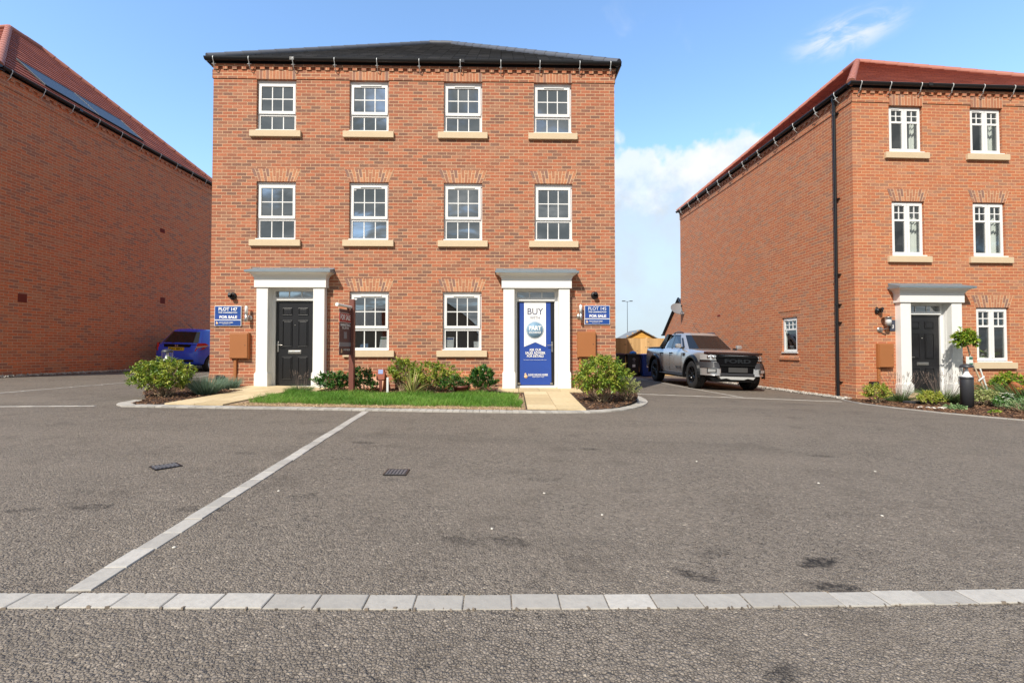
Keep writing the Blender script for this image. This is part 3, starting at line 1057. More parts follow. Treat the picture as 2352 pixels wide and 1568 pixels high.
# ------------------------------------------------------------------ houses
def wall_panel(mb, O, U, w, z0, z1, openings, N, depth=0.10, m=0, mr=0):
    """brick face from O along U (unit), with openings (x0, x1, za, zb) and brick reveals set back along -N"""
    xs = sorted(set([0, w] + [q for o in openings for q in o[:2]]))
    zs = sorted(set([z0, z1] + [q for o in openings for q in o[2:4]]))
    O, U, N = Vector(O), Vector(U), Vector(N)
    up = Vector((0, 0, 1))

    def pt(x, z, d=0.0):
        return O + U * x + up * z - N * d
    flip = U.cross(up).dot(N) < 0
    for i in range(len(xs) - 1):
        for j in range(len(zs) - 1):
            cx, cz_ = (xs[i] + xs[i + 1]) / 2, (zs[j] + zs[j + 1]) / 2
            if any(o[0] < cx < o[1] and o[2] < cz_ < o[3] for o in openings):
                continue
            q = [(xs[i], zs[j]), (xs[i + 1], zs[j]), (xs[i + 1], zs[j + 1]), (xs[i], zs[j + 1])]
            if flip:
                q.reverse()
            mb.face([pt(*p) for p in q], m, q)
    for (x0, x1, za, zb) in openings:
        for (a, b) in (((x0, za), (x0, zb)), ((x1, zb), (x1, za)), ((x0, zb), (x1, zb)), ((x1, za), (x0, za))):
            p = [pt(*a), pt(*b), pt(*b, depth), pt(*a, depth)]
            if flip:
                p.reverse()
            if a[0] == b[0]:
                uv = [(0.1125, a[1]), (0.1125, b[1]), (0.1125 + depth, b[1]), (0.1125 + depth, a[1])]
            else:
                uv = [(a[0], 0.01), (b[0], 0.01), (b[0], 0.01 + depth), (a[0], 0.01 + depth)]
            if flip:
                uv.reverse()
            mb.face(p, mr, uv)


def roof_face(mb, eA, eB, rA, rB, gauge=0.27, lift=0.021, m=0):
    """one slope of overlapping tile courses between the eave eA-eB and the ridge rA-rB"""
    eA, eB, rA, rB = map(Vector, (eA, eB, rA, rB))
    U = (eB - eA).normalized()
    up = ((rA + rB) / 2 - (eA + eB) / 2)
    up = up - U * up.dot(U)
    L = up.length
    V = up / L
    n = U.cross(V)
    if n.z < 0:
        n = -n
    k = max(2, round(L / gauge))
    for i in range(k):
        t0, t1 = i / k, (i + 1) / k
        a0, b0 = eA.lerp(rA, t0), eB.lerp(rB, t0)
        a1, b1 = eA.lerp(rA, t1), eB.lerp(rB, t1)

        def uv(p):
            return ((p - eA).dot(U) + 0.15 * (i % 2), (p - eA).dot(V) / L * k * gauge * 0.995 + 0.01)
        lo0, lo1 = a0 + n * lift, b0 + n * lift
        hi0, hi1 = a1 + n * 0.002, b1 + n * 0.002
        if (b1 - a1).length < 0.02:
            pts = [lo0, lo1, (hi0 + hi1) / 2]
            uvs = [uv(a0), uv(b0), uv((a1 + b1) / 2)]
        else:
            pts = [lo0, lo1, hi1, hi0]
            uvs = [uv(a0), uv(b0), uv(b1), uv(a1)]
        if (pts[1] - pts[0]).cross(pts[2] - pts[0]).dot(n) < 0:
            pts.reverse()
            uvs.reverse()
        mb.face(pts, m, uvs)
        u0, u1 = uv(a0), uv(b0)
        mb.face([a0, b0, lo1, lo0], m, [(u0[0], u0[1] + 0.10), (u1[0], u1[1] + 0.10), (u1[0], u1[1] + 0.115), (u0[0], u0[1] + 0.115)])


def hip_tiles(parent, a, b, m, r=0.09):
    """a run of half-round capping tiles, each lapping over the next"""
    a, b = Vector(a), Vector(b)
    d = b - a
    n = max(1, round(d.length / 0.42))
    mb = MB()
    for i in range(n):
        p, q = a + d * (i / n), a + d * ((i + 1.06) / n)
        mb.tube([p, q], r * 1.06, 10, 0, True, r * 0.97)
    return mb.build('hip_tile' if abs(d.z) > 0.05 else 'ridge_tile', m, parent)


def window_sash(parent, w, h, split, seed=0, vent=True):
    """white box-sash style window: six panes over three"""
    f = MB()
    y0, y1 = 0.072, 0.15
    f.box(0, w, 0.05, y1, h - 0.075, h)                       # deep head
    f.box(0, 0.048, y0, y1, 0, h - 0.075)
    f.box(w - 0.048, w, y0, y1, 0, h - 0.075)
    f.box(0.048, w - 0.048, y0, y1, 0, 0.05)
    f.rbox(-0.004, w + 0.004, -0.028, 0.071, 0.0, 0.026, 0.006)  # projecting cill
    zs = split
    f.box(0.048, w - 0.048, y0, y1, zs - 0.03, zs)            # transom
    o = f.build('window', M_white, parent, bevel=0.004)
    s_ = MB()
    a0, a1, b0, b1 = 0.036, w - 0.036, zs + 0.004, h - 0.079
    t = 0.056
    for q in ((a0, a1, b0, b0 + t + 0.012), (a0, a1, b1 - t, b1), (a0, a0 + t, b0 + t + 0.012, b1 - t), (a1 - t, a1, b0 + t + 0.012, b1 - t)):
        s_.box(q[0], q[1], 0.046, 0.071, q[2], q[3])
    s_.build('sash', M_white, o, bevel=0.005)
    bars = MB()
    ux0, ux1, uz0, uz1 = a0 + t, a1 - t, b0 + t + 0.012, b1 - t
    lx0, lx1, lz0, lz1 = 0.062, w - 0.062, 0.062, zs - 0.042
    for k in (1, 2):
        x = lerp(ux0, ux1, k / 3)
        bars.box(x - 0.011, x + 0.011, 0.062, 0.076, uz0, uz1)
        low = MB()
        x = lerp(lx0, lx1, k / 3)
        low.box(x - 0.011, x + 0.011, 0.080, 0.090, lz0, lz1)
        low.build('glazing_bar', M_white, o)
    z = lerp(uz0, uz1, 0.5)
    bars.box(ux0, ux1, 0.0635, 0.0745, z - 0.011, z + 0.011)
    bars.build('glazing_bar', M_white, o)
    rim = MB()
    for q in ((lx0 - 0.014, lx1 + 0.014, lz0 - 0.012, lz0), (lx0 - 0.014, lx1 + 0.014, lz1, lz1 + 0.012), (lx0 - 0.014, lx0, lz0, lz1), (lx1, lx1 + 0.014, lz0, lz1)):
        rim.box(q[0], q[1], 0.066, 0.10, q[2], q[3])
    rim.build('bead', M_white, o)
    g = MB()
    rs = random.Random(seed)

    def pane(x0, x1, za, zb, y):
        d = [rs.uniform(-0.0016, 0.0016) for _ in range(4)]
        g.face([(x0, y + d[0], za), (x1, y + d[1], za), (x1, y + d[2], zb), (x0, y + d[3], zb)])
    pane(ux0, ux1, uz0, uz1, 0.069)
    pane(lx0, lx1, lz0, lz1, 0.088)
    g.build('pane', M_glass, o)
    if vent:
        v = MB()
        v.rbox(w * 0.27, w * 0.80, 0.028, 0.047, b1 - 0.030, b1 - 0.006, 0.004)
        v.build('trickle_vent', M_white, o)
    return o


def window_casement(parent, w, h, seed=0, grid=(2, 2), one=False):
    f = MB()
    y0, y1 = 0.06, 0.14
    f.box(0, w, y0, y1, h - 0.045, h)
    f.box(0, 0.035, y0, y1, 0.0, h - 0.045)
    f.box(w - 0.035, w, y0, y1, 0.0, h - 0.045)
    f.box(0.035, w - 0.035, y0, y1, 0, 0.05)
    f.rbox(-0.004, w + 0.03, -0.03, 0.059, 0.0, 0.026, 0.006)
    if not one:
        f.box(w / 2 - 0.015, w / 2 + 0.015, y0, y1, 0.05, h - 0.045)
    o = f.build('window', M_white, parent, bevel=0.004)
    s_, g = MB(), MB()
    rs = random.Random(seed)
    t = 0.062
    halves = [(0.03, w - 0.03)] if one else [(0.03, w / 2 - 0.004), (w / 2 + 0.004, w - 0.03)]
    zt = h * 0.66
    for (a, b) in halves:
        bars = MB()
        for q in ((a, b, 0.045, 0.045 + t), (a, b, h - 0.04 - t, h - 0.04), (a, a + t, 0.045 + t, h - 0.04 - t), (b - t, b, 0.045 + t, h - 0.04 - t), (a + t, b - t, zt - 0.025, zt + 0.025)):
            s_.box(q[0], q[1], 0.032, 0.0595, q[2], q[3])
        for (za, zb, top_) in ((0.045 + t, zt - 0.025, False), (zt + 0.025, h - 0.04 - t, True)):
            d = [rs.uniform(-0.0015, 0.0015) for _ in range(4)]
            g.face([(a + t, 0.055 + d[0], za), (b - t, 0.055 + d[1], za), (b - t, 0.055 + d[2], zb), (a + t, 0.055 + d[3], zb)])
            if top_:
                for k in range(1, grid[0]):
                    x = lerp(a + t, b - t, k / grid[0])
                    bars.box(x - 0.011, x + 0.011, 0.046, 0.062, za, zb)
                for k in range(1, grid[1]):
                    z = lerp(za, zb, k / grid[1])
                    bars.box(a + t, b - t, 0.0475, 0.0605, z - 0.011, z + 0.011)
        bars.build('glazing_bar', M_white, o)
    s_.build('sash', M_white, o, bevel=0.006)
    g.build('pane', M_glass_r, o)
    v = MB()
    v.rbox(w * 0.10, w * 0.34, 0.02, 0.033, h - 0.085, h - 0.065, 0.004)
    v.build('trickle_vent', M_white, o)
    return o


def stone_sill(parent, w, x_off=0.0):
    s_ = MB()
    s_.rbox(-0.13, w + 0.13, -0.062, 0.06, -0.150, -0.004, 0.006)
    return s_.build('sill', M_stone, parent)


def arch(parent, x0, x1, z, h=0.295, spread=0.115, y=-0.005, soldier=False):
    """flat gauged arch: bricks standing on end and fanning out"""
    mb = MB()
    n = 12
    w = x1 - x0
    nb = round((w + (0 if soldier else spread)) / 0.075)
    for i in range(n):
        t0, t1 = i / n, (i + 1) / n
        b0, b1 = lerp(x0, x1, t0), lerp(x0, x1, t1)
        p0, p1 = lerp(x0 - spread, x1 + spread, t0), lerp(x0 - spread, x1 + spread, t1)
        uv = [(0.0, t0 * nb * 0.075), (0.0, t1 * nb * 0.075), (h, t1 * nb * 0.075), (h, t0 * nb * 0.075)]
        if soldier:
            uv = [(u * 0.95 + 0.005, v) for u, v in uv]
        mb.face([(b0, y, z), (b1, y, z), (p1, y, z + h), (p0, y, z + h)], 0, uv)
    mb.face([(x0, y, z), (x0, 0.0, z), (x1, 0.0, z), (x1, y, z)], 0, [(0, 0), (0.01, 0), (0.01, w), (0, w)])
    return mb.build('arch', M_soldier if soldier else M_arch, parent)


M_soldier = brick_mat('brick_soldier', [(0.0, (0.20, 0.13, 0.12)), (0.18, (0.36, 0.15, 0.09)), (0.45, (0.47, 0.17, 0.085)), (1.0, (0.54, 0.24, 0.13))],
                      (0.66, 0.44, 0.28), scale_noise=4.0, cluster=0.8, size=(0.4, 0.075))


def porch(house, x0):
    """white Georgian style surround with a lead topped cornice"""
    p = MB()
    x1 = x0 + 1.61
    p.box(x0, x1, -0.18, 0.02, 2.345, 2.56)                   # frieze
    steps = [(0.0, 2.56), (0.015, 2.575), (0.02, 2.60), (0.045, 2.63), (0.085, 2.655), (0.125, 2.672), (0.13, 2.70)]
    for (o0, za), (o1, zb) in zip(steps, steps[1:]):
        a = [(x0 - o0, 0.02), (x0 - o0, -0.18 - o0), (x1 + o0, -0.18 - o0), (x1 + o0, 0.02)]
        b = [(x0 - o1, 0.02), (x0 - o1, -0.18 - o1), (x1 + o1, -0.18 - o1), (x1 + o1, 0.02)]
        for k in range(3):
            p.face([(*a[k + 1], za), (*a[k], za), (*b[k], zb), (*b[k + 1], zb)][::-1])
    root = p.build('porch', M_porch, house)
    for (a, b) in ((x0 + 0.04, x0 + 0.295), (x0 + 1.315, x0 + 1.57)):
        q = MB()
        q.rbox(a, b, -0.15, 0.02, 0.41, 2.344, 0.006)
        q.rbox(a - 0.022, b + 0.022, -0.178, 0.02, -0.02, 0.40, 0.008)
        q.rbox(a - 0.012, b + 0.012, -0.166, 0.02, 0.4, 0.42, 0.006)
        q.build('pilaster', M_porch, root)
    l_ = MB()
    l_.box(x0 - 0.145, x1 + 0.145, -0.325, 0.0, 2.701, 2.717)
    l_.box(x0 - 0.147, x1 + 0.147, -0.329, -0.325, 2.672, 2.718)
    l_.box(x0 - 0.149, x0 - 0.145, -0.329, 0.0, 2.672, 2.717)
    l_.box(x1 + 0.145, x1 + 0.149, -0.329, 0.0, 2.672, 2.717)
    l_.face([(x0 - 0.12, -0.32, 2.719), (x1 + 0.12, -0.32, 2.719), (x1 + 0.12, -0.006, 2.80), (x0 - 0.12, -0.006, 2.80)])
    l_.face([(x0 - 0.12, -0.32, 2.719), (x0 - 0.12, -0.006, 2.80), (x0 - 0.12, -0.006, 2.719)])
    l_.face([(x1 + 0.12, -0.006, 2.80), (x1 + 0.12, -0.32, 2.719), (x1 + 0.12, -0.006, 2.719)])
    l_.box(x0 - 0.13, x1 + 0.13, -0.012, -0.004, 2.78, 2.815)
    for k in range(5):
        l_.lathe([(0.0, 0.008), (0.012, 0.006), (0.014, 0.0)], 8, 0, Matrix.Translation((x0 + 0.05 + k * 0.37, -0.13, 2.772)))
    l_.build('lead_flashing', M_lead, root)
    return root


def door_set(house, x0, handle_left=True, panels=True):
    """white frame with a three-pane fanlight, black panelled door"""
    fr = MB()
    lx0, lx1, z0, z1 = x0 + 0.368, x0 + 1.238, 0.10, 2.05
    ox0, ox1 = x0 + 0.28, x0 + 1.33
    fr.box(ox0, lx0 - 0.004, 0.07, 0.16, 0.03, 2.345)
    fr.box(lx1 + 0.004, ox1, 0.07, 0.16, 0.03, 2.345)
    fr.box(lx0 - 0.004, lx1 + 0.004, 0.07, 0.16, 2.285, 2.345)
    fr.box(lx0 - 0.004, lx1 + 0.004, 0.07, 0.16, 2.055, 2.145)
    fr.rbox(lx0 + 0.03, lx1 + 0.004, 0.04, 0.069, 2.07, 2.115, 0.006)
    fr.rbox(lx0 - 0.03, lx1 + 0.03, 0.02, 0.16, 0.03, 0.095, 0.008)
    fr.box(x0 + 0.2855, x0 + 0.300, -0.01, 0.069, 0.03, 2.343)
    fr.box(x0 + 1.310, x0 + 1.3245, -0.01, 0.069, 0.03, 2.343)
    fr.box(x0 + 0.300, x0 + 1.310, -0.01, 0.069, 2.330, 2.343)
    f = fr.build('door_frame', M_white, house)
    g = MB()
    g.face([(lx0, 0.12, 2.145), (lx1, 0.12, 2.145), (lx1, 0.12, 2.285), (lx0, 0.12, 2.285)])
    g.build('fanlight', M_glass, f)
    bb = MB()
    for k in (1, 2):
        x = lerp(lx0, lx1, k / 3)
        bb.box(x - 0.011, x + 0.011, 0.108, 0.125, 2.145, 2.285)
    bb.build('glazing_bar', M_white, f)
    d = MB()
    d.box(lx0, lx1, 0.10, 0.145, z0, z1)
    if panels:
        W = lx1 - lx0
        H = z1 - z0
        for (a, b) in ((0.17, 0.43), (0.585, 0.845)):
            for (c, e) in ((0.835, 0.925), (0.46, 0.775), (0.075, 0.345)):
                px0, px1, pz0, pz1 = lx0 + a * W, lx0 + b * W, z0 + c * H, z0 + e * H
                d.rbox(px0 + 0.028, px1 - 0.028, 0.088, 0.102, pz0 + 0.028, pz1 - 0.028, 0.006)
                for q in ((px0, px1, pz0, pz0 + 0.017), (px0, px1, pz1 - 0.017, pz1), (px0, px0 + 0.017, pz0 + 0.017, pz1 - 0.017), (px1 - 0.017, px1, pz0 + 0.017, pz1 - 0.017)):
                    d.rbox(q[0], q[1], 0.084, 0.102, q[2], q[3], 0.006)
    o = d.build('door', M_door, house)
    hx = lx0 + 0.055 if handle_left else lx1 - 0.055
    s_ = 1 if handle_left else -1
    h = MB()
    h.rbox(hx - 0.016, hx + 0.016, 0.082, 0.1, 0.88, 1.12, 0.006)
    h.tube([(hx, 0.09, 1.04), (hx, 0.045, 1.04), (hx + s_ * 0.02, 0.035, 1.04), (hx + s_ * 0.12, 0.035, 1.038)], 0.0095, 8)
    h.build('handle', M_steel, o)
    if panels:
        lb = MB()
        xc = (lx0 + lx1) / 2
        lb.rbox(xc - 0.15, xc + 0.15, 0.088, 0.1, 0.84, 0.915, 0.006)
        lb.rbox(xc - 0.125, xc + 0.125, 0.080, 0.0885, 0.857, 0.898, 0.004)
        lb.build('letterbox', M_steel, o)
        v = MB()
        v.lathe([(0.0, 0.012), (0.009, 0.010), (0.012, 0.0)], 10, 0, Matrix.Translation((xc, 0.1, 1.50)) @ Matrix.Rotation(PI / 2, 4, 'X'))
        v.build('spyhole', M_steel, o)
    return o


def bracket_mesh():
    b = MB()
    for pts in ([(0, -0.155, 7.648), (0, -0.176, 7.62), (0, -0.170, 7.57), (0, -0.14, 7.53), (0, -0.13, 7.48), (0, -0.115, 7.44)],
                [(0.03, -0.10, 7.50), (0, -0.13, 7.485), (-0.03, -0.145, 7.47)],
                [(0, -0.115, 7.445), (0, -0.05, 7.385), (0, -0.02, 7.38)]):
        b.tube(pts, 0.0085, 6)
    return b


def gutter_run(house, name_parent, pts_fn, L, brackets, rotz, origin):
    """half-round gutter along local x with its stays; placed by origin and rotz"""
    g = MB()
    n = 10
    prof = [(-0.105 + 0.062 * math.cos(a), 7.64 + 0.066 * math.sin(a)) for a in [PI + PI * k / n for k in range(n + 1)]]
    prof2 = [(-0.105 + 0.055 * math.cos(a), 7.64 + 0.058 * math.sin(a)) for a in [PI + PI * k / n for k in range(n + 1)]]
    poly = prof + list(reversed(prof2))
    a, b = pts_fn
    for i in range(len(poly)):
        j = (i + 1) % len(poly)
        g.raw([(a, *poly[i]), (b, *poly[i]), (b, *poly[j]), (a, *poly[j])], [(0, 1, 2, 3)], 0, True)
    for e in (a, b):
        g.raw([(e, *q) for q in prof], [tuple(range(len(prof)))], 0)
    x = a + 2.0
    while x < b - 1:                                        # union clips
        g.box(x - 0.05, x + 0.05, -0.170, -0.04, 7.571, 7.644)
        x += 3.9
    g.box(a + 0.06, b - 0.06, -0.0425, -0.022, 7.548, 7.645)      # fascia board behind it
    g.box(a + 0.06, b - 0.06, -0.022, 0.05, 7.553, 7.565)
    o = g.build('gutter', M_black, house)
    o.location = origin
    o.rotation_euler = (0, 0, rotz)
    first = None
    for x in brackets:
        if first is None:
            first = bracket_mesh().build('bracket', M_zinc, o)
            c = first
        else:
            c = first.copy()
            COL.objects.link(c)
            c.parent = o
        c.location = (x, 0, 0)
    return o


def airbrick(house, loc, rz, w=0.215, h=0.065, name='air_brick'):
    a = MB()
    a.box(-w / 2, w / 2, -0.008, 0.01, -h / 2, h / 2)
    n = max(2, int(w / 0.03))
    for i in range(n):
        x = lerp(-w / 2 + 0.012, w / 2 - 0.012, (i + 0.5) / n)
        a.box(x - 0.004, x + 0.004, -0.013, -0.008, -h / 2 + 0.008, h / 2 - 0.008)
    o = a.build(name, M_airbrick, house)
    o.location = loc
    o.rotation_euler = (0, 0, rz)
    return o


def flue(house, x, z, turn=0.0):
    f = MB()
    f.lathe([(0.0, -0.006), (0.078, -0.006), (0.086, 0.004), (0.086, 0.016), (0.06, 0.03), (0.052, 0.034), (0.052, 0.10), (0.056, 0.10), (0.056, 0.115), (0.046, 0.115), (0.046, 0.05), (0.0, 0.05)], 24, 0,
            Matrix.Translation((x, 0, z)) @ Matrix.Rotation(turn, 4, 'Z') @ Matrix.Rotation(PI / 2, 4, 'X'))
    f.tube([(x + 0.03 * turn, -0.09, z + 0.02), (x + 0.05 * turn, -0.15, z + 0.035)], 0.036, 12)
    return f.build('flue', M_black, house)


def frieze(house, W, D, m, sides=('front', 'left', 'right')):
    """projecting eaves courses with a row of dentil headers"""
    f = MB()
    runs = {'front': ((0, 0), (1, 0), (0, -1), W), 'left': ((0, D), (0, -1), (-1, 0), D), 'right': ((W, 0), (0, 1), (1, 0), D)}
    for s_ in sides:
        O, U, N, L = runs[s_]

        def band(a, b, za, zb, d, u0=0.0):
            P = lambda t, dd, z: (O[0] + U[0] * t + N[0] * dd, O[1] + U[1] * t + N[1] * dd, z)
            f.face([P(a, d, za), P(b, d, za), P(b, d, zb), P(a, d, zb)], 0, [(a + u0, za), (b + u0, za), (b + u0, zb), (a + u0, zb)])
            f.face([P(a, 0.0, za), P(b, 0.0, za), P(b, d, za), P(a, d, za)], 0, [(a, 0.01), (b, 0.01), (b, 0.02), (a, 0.02)])
            f.face([P(a, d, zb), P(b, d, zb), P(b, 0, zb), P(a, 0, zb)], 0, [(a, 0.01), (b, 0.01), (b, 0.02), (a, 0.02)])
            for e in (a, b):
                f.face([P(e, 0, za), P(e, d, za), P(e, d, zb), P(e, 0, zb)], 0, [(0.1, za), (0.11, za), (0.11, zb), (0.1, zb)])
        band(-0.018, L + 0.018, 7.215, 7.416, 0.018)
        x = 0.02
        k = 0
        while x < L - 0.08:
            u = (k * 0.37) % 3.0
            band(x, x + 0.105, 7.418, 7.488, 0.042, u)
            x += 0.2125
            k += 1
        band(-0.030, L + 0.030, 7.4885, 7.549, 0.030, 0.06)
    return f.build('dentil_course', m, house)


def house_shell(name, label, origin, rz, W, D, front, mats, group=None, left=(), apex=None, roofm=None, ridge=None, storeys=True, open_left=False):
    h = thing(name, label, 'house', origin, rz, group)
    w = MB()
    zb, zt = -0.6, 7.58
    wall_panel(w, (0, 0, 0), (1, 0, 0), W, zb, zt, front, (0, -1, 0))
    wall_panel(w, (0, 0, 0), (0, 1, 0), D, zb, zt, list(left), (-1, 0, 0))
    wall_panel(w, (W, 0, 0), (0, 1, 0), D, zb, zt, [], (1, 0, 0))
    wall_panel(w, (0, D, 0), (1, 0, 0), W, zb, zt, [], (0, 1, 0))
    w.build('wall', mats, h, fix=False)
    # plinth course: two courses stepping out by a finger's width
    p = MB()
    for (O, U, N, L) in (((0, 0), (1, 0), (0, -1), W), ((0, 0), (0, 1), (-1, 0), D), ((W, 0), (0, 1), (1, 0), D)):
        gaps = sorted([o for o in front if o[2] < 0.3], key=lambda o: o[0]) if N == (0, -1) else []
        t = -0.012
        segs = []
        for o in gaps:
            segs.append((t, o[0] - 0.35 if o[0] - 0.35 > t else t))
            t = o[1] + 0.35
        segs.append((t, L + 0.012))
        for (a, b) in segs:
            P = lambda q, d, z: (O[0] + U[0] * q + N[0] * d, O[1] + U[1] * q + N[1] * d, z)
            p.face([P(a, 0.012, zb), P(b, 0.012, zb), P(b, 0.012, 0.375), P(a, 0.012, 0.375)], 0, [(a, zb), (b, zb), (b, 0.375), (a, 0.375)])
            p.face([P(a, 0.012, 0.375), P(b, 0.012, 0.375), P(b, 0, 0.385), P(a, 0, 0.385)], 0, [(a, 0.375), (b, 0.375), (b, 0.385), (a, 0.385)])
    p.build('plinth', mats, h)
    frieze(h, W, D, M_corbel if mats is M_brick else mats)
    if storeys:
        r = MB()
        for (z0, z1) in ((0.08, 2.5), (2.75, 5.05), (5.3, 7.5)):
            x0, x1, y0, y1 = 0.14, W - 0.14, 0.17, 3.4
            r.face([(x0, y0, z0), (x1, y0, z0), (x1, y1, z0), (x0, y1, z0)])
            r.face([(x0, y0, z1), (x0, y1, z1), (x1, y1, z1), (x1, y0, z1)])
            r.face([(x0, y1, z0), (x1, y1, z0), (x1, y1, z1), (x0, y1, z1)])
            if not (open_left and z0 < 1):
                r.face([(x0, y0, z0), (x0, y1, z0), (x0, y1, z1), (x0, y0, z1)])
            r.face([(x1, y0, z0), (x1, y0, z1), (x1, y1, z1), (x1, y1, z0)])
            r.face([(W / 2, y0, z0), (W / 2, y1, z0), (W / 2, y1, z1), (W / 2, y0, z1)])
        r.build('room', M_room, h)
    # hipped roof
    o = 0.085
    ez = 7.635
    A, B, C_, D_ = (-o, -o, ez), (W + o, -o, ez), (W + o, D + o, ez), (-o, D + o, ez)
    r1, r2, way = apex
    rf = MB()
    roof_face(rf, A, B, r1 if way == 'y' else r1, r1 if way == 'y' else r2)
    roof_face(rf, B, C_, r1 if way == 'y' else r2, r2)
    roof_face(rf, C_, D_, r2, r2 if way == 'y' else r1)
    roof_face(rf, D_, A, r2 if way == 'y' else r1, r1)
    ro = rf.build('roof', roofm, h, fix=False)
    up = Vector((0, 0, 0.012))
    ends = ((A, r1), (B, r1 if way == 'y' else r2), (C_, r2), (D_, r2 if way == 'y' else r1))
    for e, a in ends:
        hip_tiles(ro, Vector(e) + up, Vector(a) + up, ridge)
    hip_tiles(ro, Vector(r1) + up * 2, Vector(r2) + up * 2, ridge)
    return h, ro


# --- the pair of new houses in the middle
HM_O, HM_A = (-6.92, 10.42, 0.0), R(1.25)
PX = (1.08, 6.68)
doors_m = [(q + 0.285, q + 1.325, 0.02, 2.344) for q in PX]
w2 = [(0.99, 1.90), (3.13, 4.04), (5.325, 6.22), (7.435, 8.325)]
w1 = [(1.01, 1.915), (3.14, 4.05), (5.33, 6.225), (7.45, 8.34)]
w0 = [(3.165, 4.075), (5.312, 6.212)]
op = doors_m + [(a, b, 6.0, 7.205) for a, b in w2] + [(a, b, 3.465, 4.82) for a, b in w1] + [(a, b, 0.915, 2.277) for a, b in w0]
hm, hm_roof = house_shell('town_house', 'red brick pair of three storey houses with a dark grey hipped roof, in the middle', HM_O, HM_A, 9.34, 8.5, op, M_brick,
                          apex=((4.30, 4.30, 11.02), (5.04, 4.30, 11.02), 'x'), roofm=M_slate, ridge=M_ridge_g)


def place_windows(house, spans, z0, z1, split, maker, first=None, vents=None, seed=0):
    for i, (a, b) in enumerate(spans):
        o = maker(house, b - a, z1 - z0, i, i + seed)
        o.location = (a, 0, z0)
        stone_sill(o, b - a)


def sash_at(split, novent=()):
    return lambda h, w, hh, i, sd: window_sash(h, w, hh, split, sd, i not in novent)


place_windows(hm, w2, 6.0, 7.205, 0, sash_at(0.42, (0,)), seed=1)
place_windows(hm, w1, 3.465, 4.82, 0, sash_at(0.50, (0, 3)), seed=11)
place_windows(hm, w0, 0.915, 2.277, 0, sash_at(0.50), seed=21)
for a, b in w1:
    arch(hm, a, b, 4.82)
for a, b in w0:
    arch(hm, a, b, 2.277)
for a, b in w2:
    arch(hm, a, b, 7.205, 0.209, 0.0, -0.024, True)
for q in PX:
    porch(hm, q)
door_set(hm, PX[0], True, True)
door_set(hm, PX[1], False, False)
flue(hm, 0.51, 2.16)
flue(hm, 8.85, 2.20)
gutter_run(hm, hm, (-0.135, 9.475), 9.34, [0.08, 0.88, 1.88, 2.83, 3.80, 4.77, 5.72, 6.66, 7.57, 8.50, 9.22], 0, (0, 0, 0))
gutter_run(hm, hm, (-8.6, 0.035), 8.5, [-6, -4, -2], -PI / 2, (0, 0, 0))
gutter_run(hm, hm, (-0.035, 8.6), 8.5, [2, 4, 6], PI / 2, (9.34, 0, 0))

# --- the house on the right, turned a little, with a lit side wall
HR_O, HR_A = (8.23, 10.90, -0.286), R(2.74)
PXR = 0.965
r2w = [(0.93, 1.775), (3.005, 3.83), (5.2, 6.04), (7.0, 7.84)]
r1w = [(0.965, 1.79), (3.03, 3.865), (5.2, 6.04), (7.0, 7.84)]
r0w = [(3.06, 3.905), (5.2, 6.04)]
opr = [(PXR + 0.285, PXR + 1.325, 0.02, 2.344)] + [(a, b, 6.0, 7.15) for a, b in r2w] + [(a, b, 3.475, 4.815) for a, b in r1w] + [(a, b, 0.91, 2.245) for a, b in r0w]
hr, hr_roof = house_shell('town_house', 'orange brick house with a red roof and a long sunlit side wall', HR_O, HR_A, 8.5, 9.97, opr, M_brick_r,
                          left=[(2.065, 2.74, 1.125, 2.17)], apex=((4.15, 4.72, 11.36), (4.15, 5.3, 11.36), 'y'), roofm=M_redtile, ridge=M_ridge_r, open_left=True)
cas = lambda h, w, hh, i, sd: window_casement(h, w, hh, sd)
place_windows(hr, r2w, 6.0, 7.15, 0, cas, seed=31)
place_windows(hr, r1w, 3.475, 4.815, 0, cas, seed=41)
place_windows(hr, r0w, 0.91, 2.245, 0, cas, seed=51)
for a, b in r1w:
    arch(hr, a, b, 4.815)
for a, b in r0w:
    arch(hr, a, b, 2.245)
for a, b in r2w:
    arch(hr, a, b, 7.15, 0.262, 0.0, -0.024, True)
porch(hr, PXR)
door_set(hr, PXR, True, True)
flue(hr, 0.54, 2.16, 0.5)
sw = window_casement(hr, 0.675, 1.045, 77, (3, 2), True)
sw.location = (0, 2.74, 1.125)
sw.rotation_euler = (0, 0, -PI / 2)
ss = MB()
for k in range(4):
    ss.box(-0.10 + k * 0.222, 0.113 + k * 0.222, -0.03, 0.0, -0.20, -0.128)
ss.face([(-0.1, -0.03, -0.128), (0.78, -0.03, -0.128), (0.70, 0.05, 0.0), (-0.02, 0.05, 0.0)])
ss.build('sill', M_brick_r, sw)
lint = MB()
lint.box(-0.12, 0.80, -0.012, 0.0, 1.22, 1.294)
lint.build('lintel', M_brick_r, sw)
gutter_run(hr, hr, (-0.145, 8.7), 8.5, [0.12, 0.86, 1.63, 2.42, 3.22, 4.0, 4.8, 5.6], 0, (0, 0, 0))
gutter_run(hr, hr, (-10.10, 0.035), 9.97, [-9.6, -8.75, -7.9, -7.05, -6.2, -5.35, -4.5, -3.62, -2.75, -1.9, -1.05, -0.35], -PI / 2, (0, 0, 0))
dp = MB()
dp.tube([(-0.105, 0.47, 7.58), (-0.10, 0.47, 7.5), (-0.075, 0.47, 7.4), (-0.075, 0.47, 6.0), (-0.075, 0.47, 3.0), (-0.075, 0.47, -0.1)], 0.036, 12)
